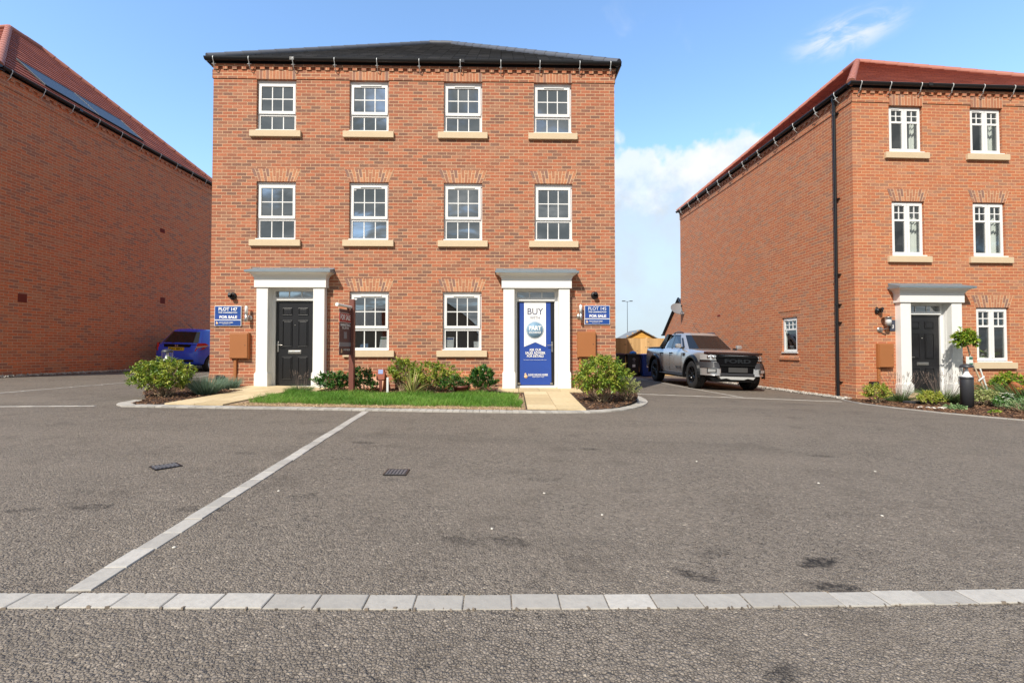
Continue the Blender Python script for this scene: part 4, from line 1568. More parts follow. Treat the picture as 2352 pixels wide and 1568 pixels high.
for z in (7.15, 5.0, 3.1, 2.35, 1.9, 0.42):
    dp.tube([(-0.075, 0.47, z - 0.03), (-0.075, 0.47, z + 0.03)], 0.043, 12)
    dp.box(-0.045, 0.0, 0.40, 0.54, z - 0.012, z + 0.012)
dp.build('downpipe', M_black, hr)
airbrick(hr, (0, 6.505, 2.54), -PI / 2)
airbrick(hr, (0, 2.92, 0.055), -PI / 2)
airbrick(hr, (0, 5.6, 0.055), -PI / 2)
cur = MB()
for (a, b, z0, z1, L, Rr) in ((0.93, 1.775, 6.0, 7.15, 0.26, 0.12), (3.005, 3.83, 6.0, 7.15, 0.24, 0.14), (0.965, 1.79, 3.475, 4.815, 0.0, 0.2), (3.03, 3.865, 3.475, 4.815, 0.0, 0.2)):
    for (x0, x1, s_) in ((a - 0.1, a + L, 1), (b - Rr, b + 0.15, -1)):
        if x1 - x0 < 0.15:
            continue
        n = 14
        for k in range(n):
            xa, xb = lerp(x0, x1, k / n), lerp(x0, x1, (k + 1) / n)
            ya, yb = 0.24 + 0.025 * math.sin(k * 1.9), 0.24 + 0.025 * math.sin((k + 1) * 1.9)
            cur.raw([(xa, ya, z0 - 0.1), (xb, yb, z0 - 0.1), (xb, yb, z1 + 0.05), (xa, ya, z1 + 0.05)], [(0, 1, 2, 3)], 0, True)
cur.build('curtain', M_curtain, hr)

# --- the house on the left: only its shaded flank is in view
HL_O = (-20.9, 11.03, 0.24)
hl, hl_roof = house_shell('town_house', 'shaded brick house with a red tiled roof and solar panels, at the left edge', HL_O, 0.0, 8.3, 8.5, [], M_brick_l,
                          apex=((4.30, 3.75, 11.30), (4.30, 4.75, 11.30), 'y'), roofm=M_redtile, ridge=M_ridge_r, storeys=False)
gutter_run(hl, hl, (-0.135, 8.45), 8.3, [1, 3, 5, 7], 0, (0, 0, 0))
gutter_run(hl, hl, (-0.035, 8.6), 8.5, [0.15, 0.95, 1.75, 2.55, 3.35, 4.15, 4.95, 5.75, 6.55, 7.35, 8.15], PI / 2, (8.3, 0, 0))
for (y, z, w, h) in ((0.65, 2.02, 0.215, 0.215), (5.34, 2.48, 0.215, 0.215), (5.28, 4.99, 0.215, 0.14), (1.34, 0.12, 0.215, 0.065), (3.16, 0.12, 0.215, 0.065), (5.2, 0.12, 0.215, 0.065)):
    airbrick(hl, (8.3, y, z), PI / 2, w, h)
# solar panels on its slope, drawn in the slope's own plane
eA, eB = Vector((8.385, -0.085, 7.635)), Vector((8.385, 8.585, 7.635))
rr = Vector((4.30, 4.2, 11.30))
sl = Vector((rr.x - eA.x, 0, rr.z - eA.z))
SL = sl.length
sv = sl / SL
sn_ = Vector((-sv.z, 0, sv.x))
sn_ = sn_ if sn_.z > 0 else -sn_
for (ya, yb, sa, sb) in ((1.30, 2.95, 0.42, 1.52), (2.97, 4.62, 0.42, 1.52)):
    pnl = MB()
    P = lambda y, s_, d: Vector((eA.x, y, eA.z)) + sv * s_ + sn_ * d
    c = [P(ya, sa, 0.05), P(yb, sa, 0.05), P(yb, sb, 0.05), P(ya, sb, 0.05)]
    c2_ = [P(ya, sa, 0.015), P(yb, sa, 0.015), P(yb, sb, 0.015), P(ya, sb, 0.015)]
    pnl.face(c)
    for k in range(4):
        pnl.face([c2_[k], c2_[(k + 1) % 4], c[(k + 1) % 4], c[k]])
    so = pnl.build('solar_panel', M_solar, hl_roof)
    fr = MB()
    for k in range(4):
        fr.tube([c[k] + sn_ * 0.002, c[(k + 1) % 4] + sn_ * 0.002], 0.012, 6)
    fr.build('panel_frame', M_dkgrey, so)

# --- garage gable, shed, fence, mast in the gap on the right
gar = thing('garage', 'small brick garage end with a steep tiled gable behind the right house', 'garage', (9.55, 23.4, -0.3))
g = MB()
g.face([(0, 0, -0.3), (0, 5.0, -0.3), (0, 5.0, 2.35), (0, 2.5, 4.15), (0, 0, 2.35)][::-1])
g.face([(0, 0, -0.3), (5, 0, -0.3), (5, 0, 2.35), (0, 0, 2.35)])
g.face([(5, 5, -0.3), (0, 5, -0.3), (0, 5, 2.35), (5, 5, 2.35)])
g.build('wall', M_brick_r, gar, fix=False)
g = MB()
roof_face(g, (-0.06, 5.15, 2.27), (5, 5.15, 2.27), (-0.06, 2.5, 4.19), (5, 2.5, 4.19))
roof_face(g, (-0.06, -0.15, 2.27), (5, -0.15, 2.27), (-0.06, 2.5, 4.19), (5, 2.5, 4.19))
gro = g.build('roof', M_slate, gar, fix=False)
g = MB()
for s_ in (-1, 1):
    a, b = Vector((-0.07, 2.5 + s_ * 2.68, 2.22)), Vector((-0.07, 2.5, 4.16))
    g.face([a + Vector((0, 0, -0.10)), b + Vector((0, 0, -0.10)), b + Vector((0, 0, 0.06)), a + Vector((0, 0, 0.06))])
    g.tube([a + Vector((0, 0, 0.02)), b + Vector((0, 0, 0.05))], 0.06, 8)
g.tube([(-0.1, 5.22, 2.22), (5, 5.22, 2.22)], 0.055, 8)
g.tube([(-0.1, 5.0, 2.28), (-0.1, 5.3, 2.2)], 0.05, 8)
g.build('bargeboard', M_black, gar)

shed = thing('shed', 'wooden shed with a shallow gabled roof behind the timber fence', 'shed', (6.78, 24.0, -0.28))
g = MB()
g.prism([(-1.22, 0), (1.22, 0), (1.22, 1.62), (0, 2.26), (-1.22, 1.62)], 0, 2.2, 'y')
sw_ = g.build('wall', M_shed, shed)
g = MB()
for k in range(16):
    z = 0.05 + k * 0.14
    hw = 1.22 if z < 1.55 else max(0.0, 1.22 * (2.26 - z) / 0.64)
    if hw > 0.1:
        g.box(-hw + 0.02, hw - 0.02, -0.018, 0.0, z, z + 0.128)
g.build('cladding', M_shed, shed)
g = MB()
for s_ in (-1, 1):
    g.prism([(0, 2.28), (s_ * 1.36, 1.565), (s_ * 1.36, 1.60), (0, 2.32)], -0.14, 2.3, 'y')
g.build('roof', mat('mineral_felt', (0.20, 0.21, 0.22), 0.85, var=0.2), shed)

fen = thing('fence', 'tall close boarded timber fence crossing the gap beside the bins', 'fence', (2.2, 21.6, -0.16))
n = 60
tone = []
rsf = random.Random(3)
g = MB()
for k in range(n):
    x = k * 0.105
    sl_ = -0.02 * x
    t = rsf.uniform(0.014, 0.024)
    Mb = Matrix.Translation((x, 0, 0)) @ Matrix.Rotation(-0.10, 4, 'Z')
    g.box(0.0, 0.110, -t, -t + 0.014, sl_ - 0.05, 1.70 + sl_ * 0.4 + rsf.uniform(-0.012, 0.012), 0, Mb)
    tone.append(rsf.random())
bo = g.build('boards', M_fence, fen)
set_rnd(bo, [q for q in tone for _ in range(6)])
for k in range(4):
    g = MB()
    g.box(k * 2.1 - 0.05, k * 2.1 + 0.05, 0.002, 0.1, -0.2, 1.72)
    g.build('post', M_fence, fen)

mast = thing('street_lamp', 'far off slim street lamp column with twin heads above the fence', 'street lamp', at(1441.5, 830, 60.0))
mast.location.z = -0.5
g = MB()
g.tube([(0, 0, 0), (0, 0, 3.5), (0, 0, 7.95)], 0.045, 8, r_end=0.03)
g.build('column', M_dkgrey, mast)
for s_ in (-1, 1):
    g = MB()
    g.tube([(0, 0, 7.9), (s_ * 0.35, 0, 7.98)], 0.03, 6)
    g.rbox(s_ * 0.5 - 0.2, s_ * 0.5 + 0.2, -0.1, 0.1, 7.94, 8.04, 0.02)
    g.build('lamp_head', M_dkgrey, mast)

# --- houses across the close, behind the camera: the ground floor panes mirror them
for k, (x, y, w, hgt, lab) in enumerate(((-22, -46, 12, 4.6, 'buff house with a ridged roof, mirrored in the left ground floor pane'),
                                         (-7.6, -44, 9.5, 4.4, 'buff gabled house, left one of two mirrored in the right ground floor pane'),
                                         (6.5, -44, 9.5, 4.4, 'buff gabled house, right one of two mirrored in the right ground floor pane'))):
    hb = thing('house', lab, 'house', (x, y, -0.4), 0, 'houses across the close')
    g = MB()
    if k == 0:
        g.box(-w / 2, w / 2, -8, 0, 0, hgt)
    else:
        g.prism([(-w / 2, 0), (w / 2, 0), (w / 2, hgt), (0, hgt + 3.6), (-w / 2, hgt)], -8, 0, 'y')
    g.build('wall', M_render, hb)
    g = MB()
    if k == 0:
        roof_face(g, (w / 2 + 0.3, 0.3, hgt - 0.05), (-w / 2 - 0.3, 0.3, hgt - 0.05), (w / 2 + 0.3, -4, hgt + 3.2), (-w / 2 - 0.3, -4, hgt + 3.2))
        roof_face(g, (w / 2 + 0.3, -8.3, hgt - 0.05), (-w / 2 - 0.3, -8.3, hgt - 0.05), (w / 2 + 0.3, -4, hgt + 3.2), (-w / 2 - 0.3, -4, hgt + 3.2))
    else:
        for s_ in (-1, 1):
            roof_face(g, (s_ * (w / 2 + 0.3), 0.3, hgt - 0.2), (s_ * (w / 2 + 0.3), -8.3, hgt - 0.2), (0, 0.3, hgt + 3.66), (0, -8.3, hgt + 3.66))
    g.build('roof', M_slate, hb, fix=False)
    for (wx, wz) in ((-w * 0.25, 1.0), (w * 0.25, 1.0)):
        g = MB()
        g.box(wx - 0.6, wx + 0.6, 0.0, 0.03, wz, wz + 1.3)
        g.build('window', M_white, hb)


def in_house(O, A, x, y, z):
    return Vector((O[0] + x * math.cos(A) - y * math.sin(A), O[1] + x * math.sin(A) + y * math.cos(A), O[2] + z))


# ------------------------------------------------------------------ things fixed to or standing by the houses
def plot_sign(label, x0, x1, z0, z1, num, bold):
    c = in_house(HM_O, HM_A, (x0 + x1) / 2, -0.022, (z0 + z1) / 2)
    s_ = thing('plot_sign', label, 'sign', c, HM_A, 'blue plot signs')
    w, h = x1 - x0, z1 - z0
    b = MB()
    b.rbox(-w / 2, w / 2, -0.006, 0.02, -h / 2, h / 2, 0.003)
    b.build('board', M_white, s_)
    p = MB()
    e = 0.011
    zs = -h / 2 + h * 0.29
    p.box(-w / 2 + e, w / 2 - e, -0.010, -0.006, zs + 0.02, h / 2 - e)
    p.build('panel', M_blue, s_)
    p = MB()
    p.box(-w / 2 + e, w / 2 - e, -0.010, -0.006, -h / 2 + e, zs - 0.004)
    p.build('panel', M_blue, s_)
    p = MB()
    p.box(-w / 2 + e, w / 2 - e, -0.0115, -0.0102, zs + 0.0205, zs + 0.125)
    p.build('for_sale_strip', M_bannerblue, s_)
    y = -0.0128
    lettering('PLOT ' + num, 0.105, M_text, s_, (0.0, y, h / 2 - 0.078), bold=bold, width=w * 0.70)
    lettering('THE CANNINGTON', 0.047, M_text, s_, (0.0, y, h / 2 - 0.155), bold=0.001, width=w * 0.70)
    lettering('FOR SALE', 0.082, M_text, s_, (0.01, y, zs + 0.068), bold=0.004, width=w * 0.66)
    lettering('DAVID WILSON HOMES', 0.035, M_text, s_, (-0.035, y, -h / 2 + h * 0.17), bold=0.0006, width=w * 0.52)
    lettering('WHERE QUALITY LIVES', 0.018, M_text, s_, (-0.03, y, -h / 2 + h * 0.10), width=w * 0.32)
    em = MB()
    em.lathe([(0.0, 0.002), (0.026, 0.002), (0.026, 0.0)], 14, 0, Matrix.Translation((-w / 2 + 0.062, -0.010, -h / 2 + h * 0.125)) @ Matrix.Rotation(PI / 2, 4, 'X'))
    em.lathe([(0.0, 0.002), (0.014, 0.002), (0.014, 0.0)], 12, 0, Matrix.Translation((-w / 2 + 0.055, -0.0103, -h / 2 + h * 0.20)) @ Matrix.Rotation(PI / 2, 4, 'X'))
    em.build('emblem', M_buff, s_)
    return s_


plot_sign('blue and white sign reading PLOT 147 FOR SALE left of the panelled door', 0.113, 0.717, 1.472, 1.933, '147', 0.003)
plot_sign('blue and white sign reading PLOT 145 FOR SALE right of the banner door', 8.61, 9.205, 1.515, 1.963, '145', 0.0)


def tube_lamp(label, x, z, side):
    c = in_house(HM_O, HM_A, x, -0.11, z)
    l_ = thing('wall_lamp', label, 'wall lamp', c, HM_A, 'steel and opal wall lamps')
    g = MB()
    g.lathe([(0, 0.17), (0.03, 0.17), (0.034, 0.16), (0.034, 0.0), (0, 0.0)], 16)
    g.build('lamp_shade', M_whiteglass, l_)
    g = MB()
    g.lathe([(0, -0.001), (0.036, -0.001), (0.036, -0.175), (0.032, -0.18), (0, -0.18)], 16)
    g.build('body', M_steel, l_)
    g = MB()
    g.lathe([(0, 0.186), (0.02, 0.186), (0.030, 0.18), (0.030, 0.171), (0, 0.171)], 16)
    g.build('cap', M_steel, l_)
    g = MB()
    g.tube([(0, 0, -0.08), (side * 0.02, 0.07, -0.085)], 0.018, 10)
    g.lathe([(0, 0.03), (0.05, 0.03), (0.062, 0.02), (0.066, 0.0), (0, 0.0)], 18, 0, Matrix.Translation((side * 0.022, 0.11, -0.085)) @ Matrix.Rotation(PI / 2, 4, 'X'))
    g.build('bracket', M_steel, l_)


tube_lamp('steel and opal tube lamp on the wall beside the PLOT 147 sign', 0.878, 1.745, 1)
tube_lamp('steel and opal tube lamp on the wall beside the PLOT 145 sign', 8.508, 1.79, -1)


def meter_box(label, O, A, x0, x1, z0, z1, pipe, leg):
    c = in_house(O, A, (x0 + x1) / 2, 0.0, z0)
    m_ = thing('meter_box', label, 'meter box', c, A, 'brown wall meter boxes')
    w, h = x1 - x0, z1 - z0
    g = MB()
    g.rbox(-w / 2 - 0.012, w / 2 + 0.012, -0.085, 0.0, -0.012, h + 0.02, 0.008)
    g.build('box', M_brown, m_)
    g = MB()
    g.rbox(-w / 2 + 0.006, w / 2 - 0.006, -0.102, -0.086, 0.006, h - 0.002, 0.006)
    d = g.build('door', M_brown, m_)
    g = MB()
    for (px, pz) in ((w * 0.36, h * 0.52),):
        g.lathe([(0, 0.004), (0.009, 0.004), (0.011, 0)], 10, 0, Matrix.Translation((px, -0.102, pz)) @ Matrix.Rotation(PI / 2, 4, 'X'))
    g.build('lock', M_dkgrey, d)
    g = MB()
    g.rbox(-w / 2 + pipe, -w / 2 + pipe + leg, -0.05, -0.002, -0.75, -0.004, 0.012)
    g.build('pipe_cover', M_brown, m_)


meter_box('brown meter box below the PLOT 147 sign', HM_O, HM_A, 0.503, 0.905, 0.735, 1.30, 0.06, 0.065)
meter_box('brown meter box below the PLOT 145 sign', HM_O, HM_A, 8.445, 8.855, 0.765, 1.33, 0.03, 0.065)
meter_box('brown meter box left of the number 8 door', HR_O, HR_A, 0.515, 0.87, 0.80, 1.345, 0.0, 0.06)

# the banner over the right hand door
bx0, bx1, bz0, bz1 = PX[1] + 0.368, PX[1] + 1.238, 0.10, 2.05
ban = thing('door_banner', 'tall blue BUY WITH banner covering the right hand front door', 'banner',
            in_house(HM_O, HM_A, (bx0 + bx1) / 2, 0.095, bz0), HM_A)
g = MB()
n = 10
for k in range(n):
    za, zb = lerp(0.01, 1.945, k / n), lerp(0.01, 1.945, (k + 1) / n)
    xa, xb = lerp(-0.375, -0.39, k / n), lerp(-0.375, -0.39, (k + 1) / n)
    ra, rb = lerp(0.365, 0.345, k / n), lerp(0.365, 0.345, (k + 1) / n)
    ya = -0.006 - 0.004 * math.sin(k * 1.3)
    yb = -0.006 - 0.004 * math.sin((k + 1) * 1.3)
    g.raw([(xa, ya, za), (ra, ya, za), (rb, yb, zb), (xb, yb, zb)], [(0, 1, 2, 3)], 0, True)
g.build('cloth', M_bannerblue, ban)
g = MB()
g.prism([(-0.275, 1.95), (-0.275, 0.90), (-0.015, 1.01), (0.235, 0.90), (0.235, 1.95)], -0.013, -0.0115, 'y')
g.build('white_ribbon', M_text, ban)
lettering('BUY', 0.22, M_navy, ban, (-0.018, -0.0145, 1.72), bold=0.001, width=0.37)
lettering('WITH', 0.105, M_navy, ban, (-0.018, -0.0145, 1.575), width=0.235)
T_ = Matrix.Translation((-0.02, -0.013, 1.29)) @ Matrix.Rotation(PI / 2, 4, 'X')
g = MB()
g.lathe([(0, 0.002), (0.205, 0.002), (0.205, 0)], 40, 0, T_)
dsc = g.build('disc', M_disc, ban)
g = MB()
g.lathe([(0.187, 0.0025), (0.193, 0.0025)], 40, 0, T_)
g.build('ring', M_text, dsc)
lettering('PART', 0.13, M_text, ban, (-0.02, -0.0165, 1.335), bold=0.005, width=0.29)
lettering('EXCHANGE', 0.07, M_text, ban, (-0.02, -0.0165, 1.235), bold=0.001, width=0.28)
for k, tx in enumerate(('ASK OUR', 'SALES ADVISER', 'FOR DETAILS')):
    lettering(tx, 0.082, M_text, ban, (-0.015, -0.0135, 0.825 - k * 0.072), bold=0.002, width=(0.28, 0.47, 0.39)[k])
lettering('Selected plots only. Terms and conditions apply, see our website for details', 0.022, M_text, ban, (-0.02, -0.0135, 0.595), width=0.53)
lettering('DAVID WILSON HOMES', 0.06, M_text, ban, (0.05, -0.0135, 0.245), bold=0.001, width=0.46)
lettering('WHERE QUALITY LIVES', 0.03, M_text, ban, (0.05, -0.0135, 0.195), width=0.28)
g = MB()
g.box(-0.19, 0.28, -0.0135, -0.012, 0.214, 0.217)
g.build('rule', M_text, ban)
g = MB()
g.lathe([(0, 0.002), (0.042, 0.002), (0.042, 0)], 14, 0, Matrix.Translation((-0.235, -0.012, 0.205)) @ Matrix.Rotation(PI / 2, 4, 'X'))
g.lathe([(0, 0.002), (0.024, 0.002), (0.024, 0)], 12, 0, Matrix.Translation((-0.245, -0.0123, 0.26)) @ Matrix.Rotation(PI / 2, 4, 'X'))
g.build('emblem', M_buff, ban)
g = MB()
for x in (-0.395, 0.365):
    g.box(x - 0.03, x + 0.03, -0.012, -0.002, 0.02, 0.06)
g.build('corner_clip', M_steel, ban)

# hanging for sale board on its post
SP = Vector((-3.27, 9.30, 0.0))
post = thing('sign_post', 'maroon wooden post with a short pale arm standing at the back of the lawn', 'post', SP)
g = MB()
g.rbox(-0.05, 0.05, -0.05, 0.05, -0.1, 1.955, 0.006)
g.build('post', M_postred, post)
ang = math.atan2(0.40, 0.075)
dirv = Vector((-math.cos(ang), -math.sin(ang), 0))
g = MB()
g.tube([Vector((0, 0, 1.79)) + dirv * 0.03, Vector((0, 0, 1.80)) + dirv * 0.53], 0.027, 12)
a_ = g.build('arm', M_white, post)
g = MB()
g.tube([Vector((0, 0, 1.80)) + dirv * 0.52, Vector((0, 0, 1.80)) + dirv * 0.565], 0.036, 12)
g.build('end_cap', M_white, a_)
g = MB()
g.prism([(0.04, 1.57), (0.06, 1.57), (0.19, 1.765), (0.14, 1.765)], -0.015, 0.015, 'y', 0, Matrix.Rotation(ang + PI, 4, 'Z'))
g.build('brace', M_postred, post)
brd = thing('hanging_sign', 'narrow maroon FOR SALE board hanging from the arm of the post', 'sign', SP + dirv * 0.265 + Vector((0, 0, 0.82)), ang)
W2, H2 = 0.205, 0.905
for (za, zb, mm) in ((0.92, 1.0, M_boardmar), (0.72, 0.917, M_boardred), (0.28, 0.717, M_boardmar), (0.19, 0.28, M_greyband), (0.0, 0.19, M_boardmar)):
    g = MB()
    g.box(-W2, W2, -0.006, 0.006, za * H2, zb * H2)
    g.build('panel', mm, brd)
g = MB()
for z in (0.7185, 0.9185):
    g.box(-W2, W2, -0.0065, 0.0065, z * H2 - 0.003, z * H2 + 0.003)
g.build('rule', M_white, brd)
lettering('FOR SALE', 0.15, M_text, brd, (0, -0.0085, 0.82 * H2), bold=0.002, width=0.36)
lettering('MARKETING', 0.07, M_text, brd, (0, -0.0085, 0.655 * H2), bold=0.001, width=0.35)
lettering('SUITE', 0.06, M_text, brd, (0, -0.0085, 0.59 * H2), width=0.24)
g = MB()
g.rbox(-0.055, 0.055, -0.0085, -0.005, 0.36 * H2, 0.51 * H2, 0.002)
g.build('label', M_greyband, brd)
lettering('DAVID WILSON', 0.05, M_text, brd, (0.05, -0.0085, 0.115 * H2), width=0.23)
g = MB()
g.prism([(-0.16, 0.05 * H2), (-0.11, 0.05 * H2), (-0.11, 0.10 * H2), (-0.135, 0.145 * H2), (-0.16, 0.10 * H2)], -0.0085, -0.006, 'y')
g.build('emblem', M_buff, brd)
g = MB()
for x in (-0.19, 0.19):
    g.tube([(x, 0, H2 - 0.01), (x, 0, H2 + 0.07)], 0.004, 6)
g.tube([(0.195, 0, 0.13 * H2), (0.24, 0.0, 0.13 * H2)], 0.006, 6)
g.build('hook', M_steel, brd)

# number plaque and brimmed lantern by the right hand front door
nm = thing('number_plaque', 'small dark plaque with the number 8 beside the lantern', 'plaque', in_house(HR_O, HR_A, 0.92, -0.012, 1.80), HR_A)
g = MB()
g.rbox(-0.07, 0.07, -0.006, 0.012, -0.135, 0.135, 0.004)
g.build('plate', mat('slate_blue', (0.045, 0.055, 0.085), 0.4), nm)
lettering('8', 0.13, M_text, nm, (0, -0.0075, -0.03))
lan = thing('wall_lamp', 'steel lantern with a wide brim on the wall beside the number 8 plaque', 'wall lamp', in_house(HR_O, HR_A, 0.71, -0.13, 1.895), HR_A)
g = MB()
g.lathe([(0, 0.085), (0.062, 0.085), (0.066, 0.08), (0.066, -0.075), (0, -0.075)], 18)
g.build('lamp_shade', M_whiteglass, lan)
g = MB()
g.lathe([(0, 0.125), (0.02, 0.122), (0.05, 0.108), (0.125, 0.098), (0.125, 0.092), (0, 0.09)], 24)
g.build('brim', M_steel, lan)
g = MB()
g.lathe([(0, -0.076), (0.05, -0.076), (0.05, -0.11), (0, -0.11)], 16)
g.tube([(0, 0, -0.10), (-0.03, 0.0, -0.17), (-0.09, 0.05, -0.20), (-0.1, 0.1, -0.20)], 0.016, 10)
g.lathe([(0, 0.02), (0.06, 0.02), (0.075, 0.008), (0.075, 0.0)], 18, 0, Matrix.Translation((-0.1, 0.125, -0.20)) @ Matrix.Rotation(PI / 2, 4, 'X'))
g.build('bracket', M_steel, lan)

# satellite dish high up at the back corner of the right house
dc = in_house(HR_O, HR_A, -0.16, 9.86, 3.06)
dish = thing('satellite_dish', 'grey satellite dish on the far corner of the right house wall', 'satellite dish', dc)
nrm = Vector((0.02, -0.74, 0.68)).normalized()
Md = nrm.to_track_quat('Z', 'Y').to_matrix().to_4x4()
g = MB()
pr = [(0.36 * k / 8, 0.22 * (0.36 * k / 8) ** 2 / 0.36) for k in range(9)]
g.lathe(pr + [(0.366, 0.085), (0.362, 0.062)] + [(r, z - 0.012) for r, z in reversed(pr)], 32, 0, Md)
g.build('reflector', M_dish, dish)
g = MB()
g.tube([Md @ Vector((0, -0.30, 0.05)), Md @ Vector((0, -0.33, 0.26)), Md @ Vector((0, -0.14, 0.40))], 0.012, 8)
g.tube([Md @ Vector((0, -0.14, 0.40)), Md @ Vector((0, -0.11, 0.33))], 0.03, 10)
g.build('receiver_arm', M_black, dish)
g = MB()
g.tube([Md @ Vector((0, 0, -0.02)), Md @ Vector((0, 0, -0.12)), (0.16, 0.08, -0.03)], 0.022, 8)
g.build('bracket', M_dkgrey, dish)


# bollard lights
def bollard(label, x, y, z, k=1.0):
    b = thing('bollard_light', label, 'bollard light', (x, y, z), 0, 'dark bollard lights')
    g = MB()
    g.lathe([(0, 0), (0.102, 0), (0.102, 0.60), (0.100, 0.605), (0.104, 0.61), (0.104, 0.645), (0.098, 0.652), (0, 0.652)], 28)
    g.build('body', M_dkgrey, b)
    g = MB()
    g.lathe([(0.088, 0.653), (0.098, 0.66), (0.10, 0.70), (0.10, 0.835)], 28)
    g.build('glass', M_lampglass, b)
    g = MB()
    g.lathe([(0.094, 0.654), (0.06, 0.69), (0.036, 0.74), (0.024, 0.80), (0.022, 0.835), (0, 0.835)], 24)
    g.build('reflector_cone', M_whiteglass, b)
    g = MB()
    g.lathe([(0, 0.835), (0.106, 0.834), (0.108, 0.842), (0.102, 0.866), (0.082, 0.892), (0.05, 0.906), (0, 0.911)], 28)
    g.build('cap', M_dkgrey, b)
    for c in b.children:
        c.scale = (k, k, 1)


bollard('dark bollard light poking out of the shrub in front of the blue car', -7.42, 9.80, 0.035)
bollard('dark bollard light at the brick corner, half hidden by the shrub near the bins', 3.02, 13.55, -0.11)
bollard('dark bollard light standing full height in the bark bed near the number 8 door', 9.0, 9.02, -0.262)

M_grate = mat('worn_cast_iron', (0.13, 0.13, 0.14), 0.45, metal=0.2, var=0.4, vscale=30)
# drain covers let into the tarmac
for lab, c, w, d, a in (('dark square drain cover in the tarmac, the one left of the paved line', (-2.905, 3.84), 0.17, 0.15, 0.9),
                        ('dark square drain cover in the tarmac, the one right of the paved line', (-0.955, 3.79), 0.165, 0.16, 0.03)):
    dr = thing('drain_cover', lab, 'drain cover', (c[0], c[1], gz(*c)), a, 'drain covers')
    sl_ = Matrix.Rotation(math.atan(0.018), 4, 'Y')
    g = MB()
    g.box(-w / 2, w / 2, -d / 2, d / 2, 0.001, 0.005, 0, sl_)
    for k in range(6):
        x = lerp(-w / 2 + 0.014, w / 2 - 0.014, k / 5)
        g.rbox(x - 0.0075, x + 0.0075, -d / 2 + 0.012, d / 2 - 0.012, 0.005, 0.012, 0.002, 0, sl_)
    g.build('grating', M_grate, dr)
    g = MB()
    for q in ((-w / 2 - 0.012, w / 2 + 0.012, -d / 2 - 0.012, -d / 2), (-w / 2 - 0.012, w / 2 + 0.012, d / 2, d / 2 + 0.012), (-w / 2 - 0.012, -w / 2, -d / 2, d / 2), (w / 2, w / 2 + 0.012, -d / 2, d / 2)):
        g.rbox(q[0], q[1], q[2], q[3], 0.0, 0.008, 0.003, 0, sl_)
    g.build('frame', M_black, dr)


# wheelie bins by the fence
def bin_(label, x, y, z, mbody, mlid, rz, emb, open_lid=False, group='wheelie bins'):
    b = thing('wheelie_bin', label, 'wheelie bin', (x, y, z), rz, group)
    g = MB()
    lv = [(0.02, 0.20, 0.22), (0.05, 0.215, 0.235), (0.86, 0.25, 0.29), (0.90, 0.265, 0.305), (0.93, 0.265, 0.305)]
    vs, fs = [], []
    for (zz, hx, hy) in lv:
        c = 0.03
        vs += [(-hx + c, -hy, zz), (hx - c, -hy, zz), (hx, -hy + c, zz), (hx, hy - c, zz), (hx - c, hy, zz), (-hx + c, hy, zz), (-hx, hy - c, zz), (-hx, -hy + c, zz)]
    for i in range(len(lv) - 1):
        for j in range(8):
            fs.append((i * 8 + j, i * 8 + (j + 1) % 8, (i + 1) * 8 + (j + 1) % 8, (i + 1) * 8 + j))
    fs.append(tuple(reversed(range(8))))
    g.raw(vs, fs)
    g.build('body', mbody, b)
    g = MB()
    g.rbox(-0.275, 0.275, -0.325, 0.30, 0.931, 0.962, 0.012)
    g.rbox(-0.22, 0.22, -0.27, 0.25, 0.955, 0.985, 0.012)
    lid = g.build('lid', mlid, b)
    g = MB()
    g.tube([(-0.26, 0.33, 0.95), (-0.20, 0.36, 0.98), (0.20, 0.36, 0.98), (0.26, 0.33, 0.95)], 0.018, 8)
    g.build('handle', mbody, lid)
    for s_ in (-1, 1):
        g = MB()
        g.tube([(s_ * 0.22, 0.23, 0.10), (s_ * 0.27, 0.23, 0.10)], 0.10, 16)
        g.build('wheel', M_rubber, b)
    if emb:
        g = MB()
        yf = lambda zz: -lerp(0.235, 0.29, (zz - 0.05) / 0.81) - 0.004
        for (cx, cz_, r) in ((0.0, 0.76, 0.045), (-0.04, 0.74, 0.032), (0.045, 0.735, 0.034), (0.0, 0.70, 0.03), (0.02, 0.665, 0.022)):
            g.lathe([(0, 0.004), (r, 0.004), (r, 0)], 12, 0, Matrix.Translation((cx, yf(cz_) - 0.001 * cx * 30, cz_)) @ Matrix.Rotation(PI / 2, 4, 'X'))
        g.box(-0.06, 0.06, yf(0.61) - 0.003, yf(0.61), 0.60, 0.618)
        g.build('emblem', emb, b)
        g = MB()
        g.box(-0.062, 0.062, yf(0.46) - 0.004, yf(0.46) + 0.002, 0.405, 0.52)
        g.build('label', M_paper, b)
    return b


zb_ = gz(5.4, 20.3)
bin_('blue wheelie bin with a gold emblem, next to the pickup', 5.93, 20.15, gz(5.93, 20.1), M_binblue, M_binblue, 0.05, M_gold)
bin_('black wheelie bin with a pale emblem, between the other two bins', 5.36, 20.25, gz(5.36, 20.2), M_binblack, M_binblack, -0.04, M_greyband)
bin_('black wheelie bin with a maroon lid, nearest the house corner', 4.80, 20.5, gz(4.8, 20.5), M_binblack, M_binlid, -0.02, None)
bag = thing('rubbish_bag', 'bright blue bag lying on the lid of the middle bin', 'bag', (5.38, 20.2, gz(5.36, 20.2) + 0.985))
g = MB()
bm = bmesh.new()
bmesh.ops.create_icosphere(bm, subdivisions=3, radius=1.0)
for v in bm.verts:
    q = v.co.copy()
    k = 1 + 0.09 * math.sin(7 * q.x + 3 * q.y) + 0.07 * math.sin(9 * q.z + 5 * q.x)
    v.co = Vector((q.x * 0.15 * k, q.y * 0.12 * k, max(-0.03, q.z * 0.085 * k) + 0.03))
g.bm(bm, 0, None, True)
g.build('bag', M_bag, bag)


